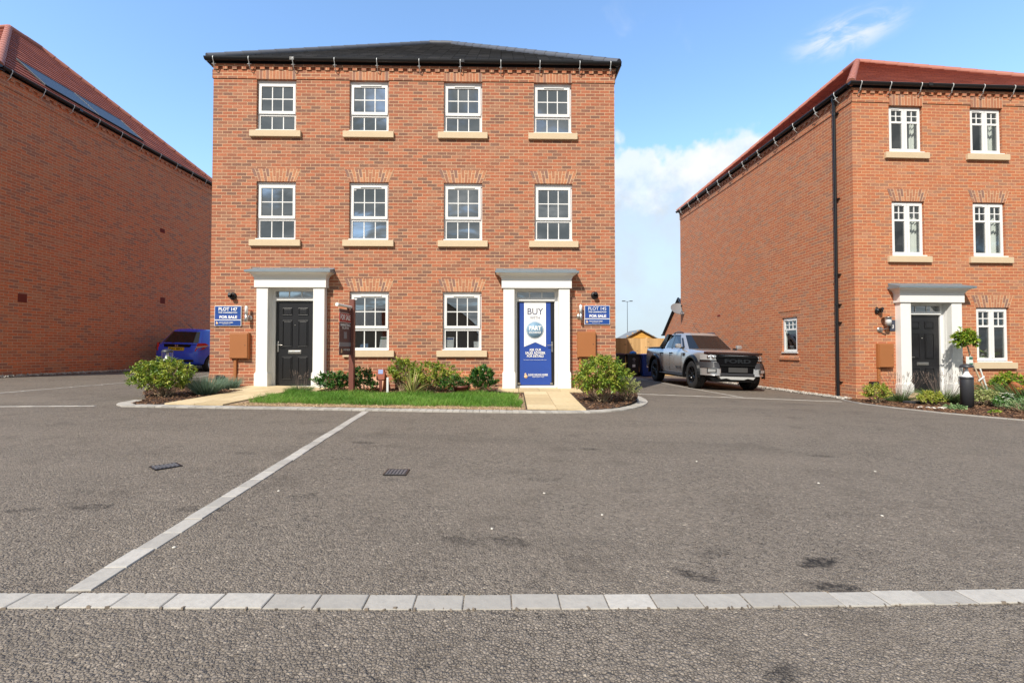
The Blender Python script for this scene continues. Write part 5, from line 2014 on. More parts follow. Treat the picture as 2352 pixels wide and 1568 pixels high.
# ------------------------------------------------------------------ vehicles
def loft(stations, prof):
    """skin a symmetrical body: stations are (y, ...) and prof(station) gives the right half outline bottom to top"""
    vs, fs = [], []
    rings = []
    for st in stations:
        half = prof(st)
        ring = [(x, st[0], z) for x, z in half] + [(-x, st[0], z) for x, z in reversed(half) if x > 1e-6]
        rings.append(ring)
    n = len(rings[0])
    for r in rings:
        vs += r
    for i in range(len(rings) - 1):
        for j in range(n):
            fs.append((i * n + j, i * n + (j + 1) % n, (i + 1) * n + (j + 1) % n, (i + 1) * n + j))
    fs.append(tuple(range(n)))
    fs.append(tuple(reversed(range((len(rings) - 1) * n, len(rings) * n))))
    return vs, fs


def finish(o, angle=32):
    me = o.data
    bm = bmesh.new()
    bm.from_mesh(me)
    bmesh.ops.remove_doubles(bm, verts=bm.verts, dist=1e-5)
    bmesh.ops.recalc_face_normals(bm, faces=bm.faces)
    bm.to_mesh(me)
    bm.free()
    for p in me.polygons:
        p.use_smooth = True
    me.set_sharp_from_angle(angle=R(angle))


def body_mesh(name, stations, prof, m, parent, cutters, mcut, subdiv=0):
    vs, fs = loft(stations, prof)
    mb = MB()
    mb.raw(vs, fs)
    o = mb.build(name, [m, mcut], None)
    finish(o, 40)
    tmp = []
    for (y, z, r, x0, x1) in cutters:
        c = MB()
        nn = 36
        poly = [(y + r * math.cos(2 * PI * k / nn), z + r * math.sin(2 * PI * k / nn)) for k in range(nn)]
        c.prism(poly, x0, x1, 'x')
        co = c.build('cutter', [mcut])
        finish(co)
        md = o.modifiers.new('cut', 'BOOLEAN')
        md.operation = 'DIFFERENCE'
        md.solver = 'EXACT'
        md.object = co
        try:
            md.material_mode = 'TRANSFER'
        except Exception:
            pass
        tmp.append(co)
    dg = bpy.context.evaluated_depsgraph_get()
    me = bpy.data.meshes.new_from_object(o.evaluated_get(dg))
    o.modifiers.clear()
    o.data = me
    for c in tmp:
        bpy.data.objects.remove(c)
    for p in me.polygons:
        p.use_smooth = True
    me.set_sharp_from_angle(angle=R(38))
    o.parent = parent
    return o


def wheel(parent, x, y, r, w, out, rim_m, spokes=6, rim_r=0.62):
    """tyre with tread grooves and a spoked rim; out = +1 or -1 is the outer side along x"""
    Mx = Matrix.Translation((x, y, r)) @ Matrix.Rotation(PI / 2 * out, 4, 'Y')
    root = MB()
    h = w / 2
    root.lathe([(r * rim_r, -h * 0.9), (r * 0.80, -h), (r * 0.95, -h * 0.92), (r, -h * 0.72), (r, -h * 0.45), (r * 0.975, -h * 0.43), (r * 0.975, -h * 0.33), (r, -h * 0.31), (r, -h * 0.05),
                (r * 0.975, -h * 0.03), (r * 0.975, h * 0.07), (r, h * 0.09), (r, h * 0.32), (r * 0.975, h * 0.34), (r * 0.975, h * 0.44), (r, h * 0.46), (r, h * 0.72), (r * 0.95, h * 0.92), (r * 0.80, h), (r * rim_r, h * 0.9)], 40, 0, Mx)
    t = root.build('wheel', M_rubber, parent)
    g = MB()
    g.lathe([(r * rim_r * 1.02, h * 0.9), (r * rim_r * 0.96, h * 0.93), (r * rim_r * 0.9, h * 0.7), (r * rim_r * 0.88, -h * 0.5), (0, -h * 0.5)], 36, 0, Mx)
    for k in range(spokes):
        a = 2 * PI * k / spokes
        for da in (-0.13, 0.13):
            c, s_ = math.cos(a + da), math.sin(a + da)
            p0 = Vector((0.05 * math.cos(a), 0.05 * math.sin(a), h * 0.62))
            p1 = Vector((r * rim_r * 0.93 * c, r * rim_r * 0.93 * s_, h * 0.8))
            g.tube([Mx @ p0, Mx @ p1], r * 0.045, 6)
    g.lathe([(0, h * 0.76), (r * 0.11, h * 0.74), (r * 0.16, h * 0.6), (r * 0.16, h * 0.2)], 18, 0, Mx)
    g.build('rim', rim_m, t)
    return t


TX, TY = 6.26, 13.6
trk = thing('pickup_truck', 'silver double cab pickup truck with black wheels parked along the right house wall', 'pickup truck', (TX, TY, gz(TX, TY)), R(2.0))
trk.rotation_euler = (0, math.atan(0.03), R(1.5))
t_st = [(-0.80, 0.60, 0.50, 0.96), (-0.76, 0.68, 0.42, 1.02), (-0.62, 0.79, 0.38, 1.07), (-0.42, 0.87, 0.36, 1.10), (0.0, 0.92, 0.35, 1.125), (0.45, 0.925, 0.35, 1.16),
        (0.80, 0.925, 0.35, 1.19), (1.4, 0.925, 0.35, 1.195), (2.70, 0.925, 0.35, 1.20), (2.80, 0.925, 0.40, 1.225), (3.6, 0.925, 0.42, 1.235), (4.25, 0.915, 0.45, 1.235), (4.36, 0.88, 0.50, 1.23)]


def t_prof(s_):
    y, hw, zb2, zt = s_
    cr = 0.035 if y < 0.8 else 0.0
    return [(0, zb2), (hw * 0.80, zb2), (hw * 0.95, zb2 + 0.06), (hw, zb2 + 0.26), (hw * 1.0, zt - 0.30), (hw * 0.985, zt - 0.14), (hw * 0.955, zt - 0.05), (hw * 0.90, zt - 0.008), (hw * 0.72, zt + cr * 0.5), (hw * 0.3, zt + cr), (0, zt + cr)]


body_mesh('body', t_st, t_prof, M_silver, trk, [(0.0, 0.42, 0.50, 0.50, 1.2), (0.0, 0.42, 0.50, -1.2, -0.50), (3.22, 0.42, 0.49, 0.50, 1.2), (3.22, 0.42, 0.49, -1.2, -0.50)], M_black)
g = MB()
gh_b = [(0.0, 0.66), (0.40, 0.68), (0.72, 0.78), (0.80, 0.98), (0.815, 1.9), (0.80, 2.66), (0.60, 2.72), (0.0, 2.73)]
gh_t = [(0.0, 1.42), (0.36, 1.44), (0.54, 1.50), (0.60, 1.62), (0.625, 2.0), (0.61, 2.44), (0.50, 2.52), (0.0, 2.53)]
half = lambda pts, z, dzf: [(x, y, z + dzf(x, y)) for x, y in pts] + [(-x, y, z + dzf(x, y)) for x, y in reversed(pts[1:-1])]
ringA = half(gh_b, 1.165, lambda x, y: 0.0)
ringB = half(gh_t, 1.665, lambda x, y: 0.0 if y < 1.8 else 0.02)
ringC = half([(x * 0.9, lerp(y, 2.0, 0.14)) for x, y in gh_t], 1.705, lambda x, y: 0.02 * (1 - abs(x)))
nr = len(ringA)
vs = ringA + ringB + ringC
fs = []
for i in range(2):
    for j in range(nr):
        fs.append((i * nr + j, i * nr + (j + 1) % nr, (i + 1) * nr + (j + 1) % nr, (i + 1) * nr + j))
fs.append(tuple(range(2 * nr, 3 * nr)))
g.raw(vs, fs)
cab = g.build('cab', M_silver, trk)
finish(cab, 30)


def on_cab(b, t, u, v, off=0.006):
    """quad on the cab skin between base points b[0]-b[1] and top points t[0]-t[1]"""
    b0, b1, t0, t1 = map(Vector, (b[0], b[1], t[0], t[1]))
    f = lambda uu, vv: b0.lerp(b1, uu).lerp(t0.lerp(t1, uu), vv)
    q = [f(u[0], v[0]), f(u[1], v[0]), f(u[1], v[1]), f(u[0], v[1])]
    n_ = (q[1] - q[0]).cross(q[3] - q[0]).normalized()
    if n_.dot(q[0] - Vector((0, 1.8, 1.2))) < 0:
        n_ = -n_
    return [p + n_ * off for p in q]


gb = lambda k, s_=1: Vector((s_ * gh_b[k][0], gh_b[k][1], 1.165))
gt = lambda k, s_=1: Vector((s_ * gh_t[k][0], gh_t[k][1], 1.665 + (0 if gh_t[k][1] < 1.8 else 0.02)))
g = MB()
seq = [(2, -1), (1, -1), (0, 1), (1, 1), (2, 1)]
for (k0, s0), (k1, s1) in zip(seq, seq[1:]):
    g.raw(on_cab((gb(k0, s0), gb(k1, s1)), (gt(k0, s0), gt(k1, s1)), (0.10 if k0 == 2 else 0.0, 0.90 if k1 == 2 and s1 == 1 else 1.0), (0.05, 0.94)), [(0, 1, 2, 3)], 0, True)
g.build('windscreen', M_carglass, trk)
for s_ in (-1, 1):
    sp = lambda y, z: None
    for (ua, ub, name) in (((0.12, 0.93), (0.0, 1.0), 'front'), ((0.08, 0.80), (0.0, 1.0), 'rear')):
        g = MB()
        if name == 'front':
            q = on_cab((gb(3, s_), gb(4, s_)), (gt(3, s_), gt(4, s_)), ua, (0.10, 0.90), 0.008)
            q2 = on_cab((gb(2, s_), gb(3, s_)), (gt(2, s_), gt(3, s_)), (0.55, 1.0), (0.10, 0.75), 0.008)
            g.face(q)
            g.face(q2)
        else:
            q = on_cab((gb(4, s_), gb(5, s_)), (gt(4, s_), gt(5, s_)), ua, (0.10, 0.90), 0.008)
            g.face(q)
        g.build('side_window', M_carglass, trk)
    g = MB()
    g.face(on_cab((gb(3, s_), gb(4, s_)), (gt(3, s_), gt(4, s_)), (0.93, 1.0), (0.06, 0.94), 0.007))
    g.face(on_cab((gb(4, s_), gb(5, s_)), (gt(4, s_), gt(5, s_)), (0.0, 0.08), (0.06, 0.94), 0.007))
    a, b = gt(3, s_).lerp(gt(4, s_), 0.0), gt(5, s_)
    g.tube([a + Vector((s_ * 0.02, 0, -0.03)), gt(4, s_) + Vector((s_ * 0.02, 0, -0.03)), b + Vector((s_ * 0.02, 0, -0.03))], 0.018, 6)
    g.build('window_trim', M_black, trk)
    # roof rails and sport bar fins
    g = MB()
    g.tube([(s_ * 0.53, 1.62, 1.70), (s_ * 0.55, 1.72, 1.745), (s_ * 0.555, 2.2, 1.755), (s_ * 0.54, 2.42, 1.72)], 0.022, 8)
    g.build('roof_rail', M_dkgrey, trk)
    g = MB()
    g.prism([(2.46, 1.70), (2.60, 1.705), (3.38, 1.25), (2.74, 1.25)], s_ * 0.60, s_ * 0.72, 'x')
    g.build('sport_bar', M_gloss, trk)
    # wheel arch flares
    for yc in (0.0, 3.22):
        g = MB()
        nn = 22
        r0, r1 = 0.495, 0.585
        for k in range(nn):
            a0 = PI * (-0.06 + 1.10 * k / nn)
            a1 = PI * (-0.06 + 1.10 * (k + 1) / nn)
            P = lambda r, a, x: (s_ * x, yc + r * math.cos(a), 0.42 + r * math.sin(a))
            for (ra, xa, rb, xb) in ((r0, 0.90, r0, 0.985), (r0, 0.985, lerp(r0, r1, 0.6), 0.985), (lerp(r0, r1, 0.6), 0.985, r1, 0.925)):
                g.raw([P(ra, a0, xa), P(ra, a1, xa), P(rb, a1, xb), P(rb, a0, xb)], [(0, 1, 2, 3)], 0, True)
        g.build('wheel_arch', M_gloss, trk)
    g = MB()
    g.rbox(s_ * 0.98 if s_ < 0 else 0.80, s_ * 0.80 if s_ < 0 else 0.98, 0.62, 2.62, 0.34, 0.385, 0.015)
    g.build('side_step', M_dkgrey, trk)
    g = MB()
    g.rbox(min(s_ * 0.89, s_ * 1.07), max(s_ * 0.89, s_ * 1.07), 0.86, 0.98, 1.20, 1.335, 0.045)
    mir = g.build('wing_mirror', M_silver, trk)
    g = MB()
    g.rbox(min(s_ * 0.79, s_ * 0.92), max(s_ * 0.79, s_ * 0.92), 0.90, 0.96, 1.18, 1.24, 0.02)
    g.build('mirror_arm', M_black, mir)
    for y in (1.68, 2.58):
        g = MB()
        g.rbox(min(s_ * 0.915, s_ * 0.955), max(s_ * 0.915, s_ * 0.955), y - 0.10, y + 0.10, 1.02, 1.06, 0.012)
        g.build('door_handle', M_black, trk)
    g = MB()
    for y in (0.80, 1.80, 2.68):
        g.box(min(s_ * 0.918, s_ * 0.9275), max(s_ * 0.918, s_ * 0.9275), y - 0.005, y + 0.005, 0.50, 1.05)
    g.box(min(s_ * 0.918, s_ * 0.929), max(s_ * 0.918, s_ * 0.929), 0.55, 0.70, 0.95, 1.05)
    g.build('door_seam', M_black, trk)
lettering('WILDTRAK', 0.085, M_black, trk, (-0.932, 1.02, 0.60), (PI / 2, 0, -PI / 2), bold=0.002)
# nose
M_mesh = mat('black_mesh', (0.004, 0.004, 0.005), 0.6, spec=0.08)
g = MB()
g.prism([(-0.56, 0.99), (0.56, 0.99), (0.60, 0.92), (0.50, 0.70), (-0.50, 0.70), (-0.60, 0.92)], -0.865, -0.60, 'y')
gr = g.build('grille', M_mesh, trk)
lettering('FORD', 0.15, mat('grille_letter_grey', (0.02, 0.023, 0.027), 0.5, spec=0.08), gr, (0, -0.868, 0.835), bold=0.006, width=0.74, depth=0.008)
g = MB()
g.prism([(-0.52, 0.965), (0.52, 0.965), (0.54, 0.935), (-0.54, 0.935)], -0.885, -0.86, 'y')
g.prism([(-0.49, 0.735), (0.49, 0.735), (0.48, 0.70), (-0.48, 0.70)], -0.885, -0.86, 'y')
g.build('grille_bar', M_gloss, gr)
g = MB()
g.prism([(-0.60, -0.83), (0.60, -0.83), (0.78, -0.74), (0.84, -0.60), (0.80, -0.55), (0.62, -0.70), (-0.62, -0.70), (-0.80, -0.55), (-0.84, -0.60), (-0.78, -0.74)], 1.025, 1.09, 'z')
g.build('bonnet_guard', M_guard, trk, bevel=0.015)
for s_ in (-1, 1):
    def plan(pts, za, zb, m_, nm, par, bev=0.015, top=0.0):
        g_ = MB()
        n_ = len(pts)
        lo_ = [Vector((s_ * px_, py_, za)) for px_, py_ in pts]
        hi_ = [Vector((s_ * px_, py_ + top, zb)) for px_, py_ in pts]
        g_.raw(lo_ + hi_, [tuple(range(n_)), tuple(range(n_, 2 * n_))] + [(i, (i + 1) % n_, n_ + (i + 1) % n_, n_ + i) for i in range(n_)])
        o_ = g_.build(nm, m_, par, bevel=bev)
        finish(o_, 35)
        return o_
    hd = plan([(0.57, -0.815), (0.72, -0.775), (0.82, -0.66), (0.885, -0.46), (0.84, -0.42), (0.60, -0.60)], 0.855, 1.015, M_clearlamp, 'headlight', trk, 0.02, 0.03)
    g = MB()
    for (lx, ly, lr) in ((0.66, -0.80, 0.048), (0.765, -0.735, 0.042)):
        g.lathe([(0, 0.012), (lr * 0.7, 0.012), (lr, 0.0)], 16, 0, Matrix.Translation((s_ * lx, ly, 0.935)) @ Matrix.Rotation(s_ * 0.5, 4, 'Z') @ Matrix.Rotation(PI / 2, 4, 'X'))
    g.build('lamp_bowl', M_chrome, hd)
    plan([(0.56, -0.82), (0.725, -0.782), (0.83, -0.664), (0.895, -0.455), (0.85, -0.42), (0.60, -0.60)], 0.835, 0.862, M_black, 'bezel', hd, 0.006)
    plan([(0.50, -0.885), (0.66, -0.87), (0.79, -0.76), (0.885, -0.58), (0.93, -0.47), (0.80, -0.42), (0.50, -0.60)], 0.645, 0.80, M_dkgrey, 'bumper_wing', trk, 0.025, 0.035)
    bc = plan([(0.46, -0.865), (0.64, -0.885), (0.78, -0.785), (0.88, -0.60), (0.93, -0.48), (0.80, -0.42), (0.46, -0.60)], 0.43, 0.645, M_silver, 'bumper_corner', trk, 0.03, -0.005)
    g = MB()
    Mf = Matrix.Translation((s_ * 0.715, -0.852, 0.56)) @ Matrix.Rotation(s_ * 0.62, 4, 'Z')
    g.prism([(-0.10, -0.04), (0.10, -0.03), (0.10, 0.045), (-0.10, 0.045)], -0.012, 0.02, 'y', 0, Mf)
    g.build('fog_lamp', M_clearlamp, bc)
    g = MB()
    g.prism([(-0.125, -0.06), (0.125, -0.045), (0.12, 0.062), (-0.13, 0.062)], -0.006, 0.02, 'y', 0, Mf)
    g.build('fog_surround', M_black, bc)
g = MB()
g.prism([(-0.50, 0.70), (0.50, 0.70), (0.46, 0.42), (-0.46, 0.42)], -0.86, -0.6, 'y')
g.build('lower_intake', M_mesh, trk)
g = MB()
g.rbox(-0.48, 0.48, -0.90, -0.80, 0.43, 0.50, 0.02)
g.build('bumper_bar', M_dkgrey, trk)
g = MB()
g.rbox(-0.27, 0.27, -0.915, -0.90, 0.525, 0.66, 0.006)
g.build('number_plate', M_greyplate, trk)
g = MB()
g.prism([(-0.52, 0.415), (0.52, 0.415), (0.46, 0.335), (0.30, 0.36), (0.18, 0.325), (-0.18, 0.325), (-0.30, 0.36), (-0.46, 0.335)], -0.87, -0.70, 'y')
g.build('skid_plate', M_zinc, trk)
g = MB()
g.prism([(-0.72, 0.37), (0.72, 0.37), (0.60, 0.25), (-0.60, 0.25)], -0.72, -0.4, 'y')
g.box(-0.5, 0.5, -0.3, 4.0, 0.25, 0.42)
g.box(-0.75, 0.75, -0.06, 0.06, 0.32, 0.46)
g.box(-0.75, 0.75, 3.16, 3.28, 0.32, 0.46)
g.build('chassis', M_black, trk)
g = MB()
g.rbox(-0.86, 0.86, 2.78, 4.34, 1.235, 1.262, 0.012)
g.build('tonneau_cover', M_black, trk)
g = MB()
g.tube([(0.0, 1.60, 1.715), (-0.03, 1.90, 1.93), (-0.05, 2.02, 2.06)], 0.008, 6, r_end=0.003)
g.tube([(0.0, 1.58, 1.70), (0.0, 1.62, 1.735)], 0.022, 8)
g.build('aerial', M_black, trk)
for s_ in (-1, 1):
    wheel(trk, s_ * 0.80, 0.0, 0.41, 0.28, s_, M_gloss)
    wheel(trk, s_ * 0.80, 3.22, 0.41, 0.28, s_, M_gloss)

# --- blue hatchback behind the left shrub, seen from behind
CX, CY = -11.28, 15.25
car = thing('parked_car', 'bright blue hatchback parked beside the shaded wall, seen from behind', 'car', (CX, CY, gz(CX, CY) - 0.03))
car.rotation_euler = (0, math.atan(0.0253), R(-1.5))
c_st = [(0.0, 0.62, 0.40, 0.70), (0.03, 0.70, 0.32, 0.80), (0.10, 0.765, 0.27, 0.93), (0.28, 0.82, 0.24, 0.985), (0.8, 0.845, 0.20, 0.99), (1.6, 0.845, 0.18, 0.98), (2.6, 0.84, 0.2, 0.95), (3.2, 0.80, 0.22, 0.88), (3.6, 0.72, 0.25, 0.80), (3.82, 0.55, 0.3, 0.68)]


def c_prof(s_):
    y, hw, zb2, zt = s_
    return [(0, zb2), (hw * 0.82, zb2), (hw * 0.95, zb2 + 0.05), (hw, lerp(zb2, zt, 0.45)), (hw * 0.99, lerp(zb2, zt, 0.72)), (hw * 0.955, lerp(zb2, zt, 0.92)), (hw * 0.90, zt), (hw * 0.5, zt + 0.01), (0, zt + 0.012)]


body_mesh('body', c_st, c_prof, M_bluepaint, car, [(0.62, 0.30, 0.355, 0.5, 1.2), (0.62, 0.30, 0.355, -1.2, -0.5), (3.08, 0.30, 0.355, 0.5, 1.2), (3.08, 0.30, 0.355, -1.2, -0.5)], M_black)
cb = [(0.0, 0.06), (0.50, 0.09), (0.70, 0.20), (0.76, 0.45), (0.77, 1.5), (0.74, 2.5), (0.60, 2.95), (0.0, 3.15)]
ct = [(0.0, 0.42), (0.38, 0.44), (0.50, 0.52), (0.545, 0.70), (0.56, 1.3), (0.54, 1.8), (0.46, 2.02), (0.0, 2.10)]
ra = half(cb, 0.955, lambda x, y: 0.0)
rb_ = half(ct, 1.425, lambda x, y: 0.015 if y > 0.6 else 0.0)
rc_ = half([(x * 0.86, lerp(y, 1.2, 0.16)) for x, y in ct], 1.472, lambda x, y: 0.022 * (1 - abs(x)))
nr = len(ra)
g = MB()
fs = []
for i in range(2):
    for j in range(nr):
        fs.append((i * nr + j, i * nr + (j + 1) % nr, (i + 1) * nr + (j + 1) % nr, (i + 1) * nr + j))
fs.append(tuple(range(2 * nr, 3 * nr)))
g.raw(ra + rb_ + rc_, fs)
finish(g.build('cabin', M_bluepaint, car), 30)
cbp = lambda k, s_=1: Vector((s_ * cb[k][0], cb[k][1], 0.955))
ctp = lambda k, s_=1: Vector((s_ * ct[k][0], ct[k][1], 1.425 + (0.015 if ct[k][1] > 0.6 else 0)))
g = MB()
seq = [(2, -1), (1, -1), (0, 1), (1, 1), (2, 1)]
for i, ((k0, s0), (k1, s1)) in enumerate(zip(seq, seq[1:])):
    g.raw(on_cab((cbp(k0, s0), cbp(k1, s1)), (ctp(k0, s0), ctp(k1, s1)), (0.35 if i == 0 else 0, 0.65 if i == 3 else 1), (0.10, 0.90), 0.007), [(0, 1, 2, 3)], 0, True)
g.build('rear_window', M_carglass, car)
for s_ in (-1, 1):
    g = MB()
    g.face(on_cab((cbp(3, s_), cbp(4, s_)), (ctp(3, s_), ctp(4, s_)), (0.18, 1.0), (0.14, 0.86), 0.007))
    g.face(on_cab((cbp(4, s_), cbp(5, s_)), (ctp(4, s_), ctp(5, s_)), (0.03, 0.95), (0.12, 0.88), 0.007))
    g.build('side_window', M_carglass, car)
    lam = MB()
    x = lambda v: s_ * v
    pts_o = [(0.66, -0.005 + 0.10, 0.99), (0.60, 0.045, 0.72), (0.80, 0.20, 0.80), (0.835, 0.40, 0.93), (0.79, 0.28, 1.0)]
    O_ = Vector((0, 1.2, 0.8))
    c_ = [Vector((x(a), b, c)) for a, b, c in pts_o]
    push = Vector((x(0.038), -0.05, 0.0))
    f_ = [p + push for p in c_]
    lam.raw(c_ + f_, [(5, 6, 7, 8, 9), (0, 1, 6, 5), (1, 2, 7, 6), (2, 3, 8, 7), (3, 4, 9, 8), (4, 0, 5, 9)])
    lo_ = lam.build('tail_light', M_redlamp, car)
    finish(lo_, 25)
    lam = MB()
    m1, m2, m3, m4 = f_[0].lerp(f_[1], 0.40), f_[0].lerp(f_[1], 0.62), f_[3].lerp(f_[2], 0.35), f_[3].lerp(f_[2], 0.05)
    lam.raw([p + push * 0.18 for p in (m1, m2, m3, m4)], [(0, 1, 2, 3)])
    lam.build('reversing_lens', M_clearlamp, lo_)
g = MB()
g.rbox(-0.26, 0.26, -0.014, 0.03, 0.735, 0.845, 0.004)
pl = g.build('number_plate', M_plate, car)
lettering('FL61 MRY', 0.085, M_black, car, (0, -0.0155, 0.79), bold=0.002, width=0.45)
g = MB()
g.rbox(-0.44, 0.44, 0.022, 0.12, 0.855, 0.94, 0.02)
g.build('tailgate_trim', M_gloss, car)
g = MB()
for s_ in (-1, 1):
    g.rbox(min(s_ * 0.018, s_ * 0.05), max(s_ * 0.018, s_ * 0.05), 0.010, 0.03, 0.865, 0.93, 0.006)
g.box(-0.02, 0.02, 0.012, 0.03, 0.89, 0.905)
g.build('emblem', M_chrome, car)
g = MB()
g.tube([(-0.22, 0.10, 0.985), (0.10, 0.13, 1.0), (0.2, 0.10, 0.95)], 0.014, 6)
g.build('wiper', M_black, car)
g = MB()
g.rbox(-0.60, 0.60, -0.01, 0.12, 0.36, 0.44, 0.02)
g.build('bumper_valance', M_black, car)
g = MB()
g.tube([(0.0, 0.75, 1.49), (-0.03, 0.55, 1.62), (-0.05, 0.46, 1.69)], 0.01, 6, r_end=0.004)
g.build('aerial', M_black, car)
for s_ in (-1, 1):
    wheel(car, s_ * 0.74, 0.62, 0.305, 0.19, s_, M_steel, 5, 0.68)
    wheel(car, s_ * 0.74, 3.08, 0.305, 0.19, s_, M_steel, 5, 0.68)


# ------------------------------------------------------------------ planting
class Leaves:
    def __init__(s, seed):
        s.r = random.Random(seed)
        s.V, s.F, s.R = [], [], []

    def leaf(s, p, d, L, w, droop=0.25, rnd=None):
        r = s.r
        d = d.normalized()
        a = Vector((r.uniform(-1, 1), r.uniform(-1, 1), r.uniform(0.4, 1.6)))
        side = d.cross(a)
        if side.length < 1e-4:
            side = Vector((1, 0, 0))
        side.normalize()
        n = side.cross(d).normalized()
        if n.z < 0:
            n = -n
        mid = p + d * (L * 0.55) + n * (0.02 * L)
        tip = p + d * L - n * (droop * L)
        l1 = p + d * (L * 0.45) + side * w / 2 + n * (w * 0.22)
        r1 = p + d * (L * 0.45) - side * w / 2 + n * (w * 0.22)
        i = len(s.V)
        s.V += [p, l1, r1, mid, tip]
        s.F += [(i, i + 3, i + 1), (i, i + 2, i + 3), (i + 1, i + 3, i + 4), (i + 3, i + 2, i + 4)]
        v = r.random() if rnd is None else min(1.0, max(0.0, rnd + r.uniform(-0.15, 0.15)))
        s.R += [v] * 4

    def blade(s, p, d, L, w, bend=0.3, seg=4, rnd=None, side=None):
        r = s.r
        d = d.normalized()
        if side is None:
            side = d.cross(Vector((r.uniform(-1, 1), r.uniform(-1, 1), 0.3)))
            side.normalize()
        out = Vector((d.x, d.y, 0))
        if out.length > 1e-3:
            out.normalize()
        i = len(s.V)
        q = p.copy()
        cur = d.copy()
        for k in range(seg + 1):
            t = k / seg
            ww = w * (1 - t ** 2) * 0.5 + (0.0003 if k == seg else 0)
            s.V += [q + side * ww, q - side * ww]
            cur = (cur + (out * 0.5 - Vector((0, 0, 1))) * (bend * t * 1.6 / seg)).normalized()
            q = q + cur * (L / seg)
        v = r.random() if rnd is None else min(1.0, max(0.0, rnd + r.uniform(-0.1, 0.1)))
        for k in range(seg):
            s.F.append((i + 2 * k, i + 2 * k + 1, i + 2 * k + 3, i + 2 * k + 2))
            s.R.append(v)

    def build(s, name, m, parent):
        mb = MB()
        mb.raw(s.V, s.F, 0, False)
        o = mb.build(name, m, parent, fix=False)
        set_rnd(o, s.R)
        return o


def shrub(name, label, cat, loc, rx, ry, h, shoots, lpl, L, w, m, seed, stem=True, lift=0.30, group=None, spread=0.9, droop=0.25, lean=(0, 0), hole=0.0, m2=None, stem_m=None, top=1.0):
    t = thing(name, label, cat, loc, 0, group)
    lv = Leaves(seed)
    r = lv.r
    tips = []
    ph = [r.uniform(0, 6.28) for _ in range(4)]
    tries = 0
    while len(tips) < shoots and tries < shoots * 20:
        tries += 1
        a = r.uniform(0, 2 * PI)
        cz_ = r.uniform(-0.75, 1.0)
        sxy = math.sqrt(max(0, 1 - cz_ * cz_))
        k = r.uniform(0.35, 1.0) ** 0.45
        lump = 1 + 0.16 * math.sin(3 * a + ph[0]) + 0.12 * math.sin(5 * a + 4 * cz_ + ph[1]) + 0.10 * math.sin(9 * a + 7 * cz_ + ph[2]) + r.uniform(-0.06, 0.10)
        if hole and math.sin(4.0 * a + ph[3]) * math.cos(3 * cz_ + ph[1]) > 1 - hole:
            continue
        p = Vector((rx * sxy * math.cos(a) * k * lump, ry * sxy * math.sin(a) * k * lump, 0))
        z = h * (0.56 + 0.46 * cz_ * k * (0.92 + 0.10 * lump))
        if z < h * 0.10:
            continue
        p.z = z * top
        p.x += lean[0] * z
        p.y += lean[1] * z
        d = Vector((p.x / rx * 0.8, p.y / ry * 0.8, lift + 0.8 * cz_)).normalized()
        tips.append((p, d, r.random()))
    for p, d, tone in tips:
        n = max(3, int(lpl * r.uniform(0.7, 1.3)))
        for k in range(n):
            b = p - d * r.uniform(0.0, 0.07)
            ax = Vector((r.gauss(0, 1), r.gauss(0, 1), r.gauss(0, 1))).normalized()
            dd = (d * r.uniform(0.25, 0.9) + ax * spread).normalized()
            lv.leaf(b, dd, L * r.uniform(0.65, 1.2), w * r.uniform(0.75, 1.2), droop, tone * 0.65 + 0.35 * r.random())
    lv.build('foliage', m, t)
    if stem:
        g = MB()
        n = min(34, max(6, shoots // 6))
        for k in range(n):
            p, d, _ = tips[r.randrange(len(tips))]
            b = Vector((r.uniform(-0.12, 0.12) * rx * 2, r.uniform(-0.12, 0.12) * ry * 2, -0.03))
            q = b.lerp(p, 0.5) + Vector((r.uniform(-0.06, 0.06), r.uniform(-0.06, 0.06), h * r.uniform(0.0, 0.1)))
            g.tube([b, b.lerp(q, 0.5) + Vector((r.uniform(-0.03, 0.03), r.uniform(-0.03, 0.03), 0)), q, p - d * 0.02], r.uniform(0.006, 0.012), 5, 0, False, 0.003)
        g.build('stem', stem_m or M_stem, t)
    return t


def tuft(name, label, cat, loc, rx, h, n, w, m, seed, bend=0.35, flowers=0, fh=0.0, fm=None, group=None, tight=0.5, flower_lean=0.25):
    t = thing(name, label, cat, loc, 0, group)
    lv = Leaves(seed)
    r = lv.r
    for k in range(n):
        a = r.uniform(0, 2 * PI)
        q = math.sqrt(r.random())
        b = Vector((math.cos(a) * q * rx * tight, math.sin(a) * q * rx * tight, -0.01))
        d = Vector((math.cos(a) * q * rx * 1.1 + r.gauss(0, 0.12) * rx, math.sin(a) * q * rx * 1.1 + r.gauss(0, 0.12) * rx, h * r.uniform(0.6, 1.05)))
        lv.blade(b, d, d.length * r.uniform(0.7, 1.08), w * r.uniform(0.7, 1.3), bend, 3)
    lv.build('foliage', m, t)
    if flowers:
        fl = Leaves(seed + 1)
        for k in range(flowers):
            a = r.uniform(0, 2 * PI)
            q = math.sqrt(r.random())
            b = Vector((math.cos(a) * q * rx * 0.5, math.sin(a) * q * rx * 0.5, h * 0.35))
            d = Vector((math.cos(a) * q * flower_lean + r.gauss(0, 0.1), math.sin(a) * q * flower_lean + r.gauss(0, 0.1), 1)).normalized()
            LL = (fh - h * 0.35) * r.uniform(0.6, 1.1)
            fl.blade(b, d, LL, 0.004, 0.08, 3, 0.4)
            tp = b + d * LL * 0.82
            for j in range(7):
                fl.leaf(tp + d * (j * 0.011), (d * 1.2 + Vector((r.gauss(0, 0.5), r.gauss(0, 0.5), r.gauss(0, 0.3)))), 0.020, 0.011, 0.1)
        fl.build('flower_stalks', fm, t)
    return t


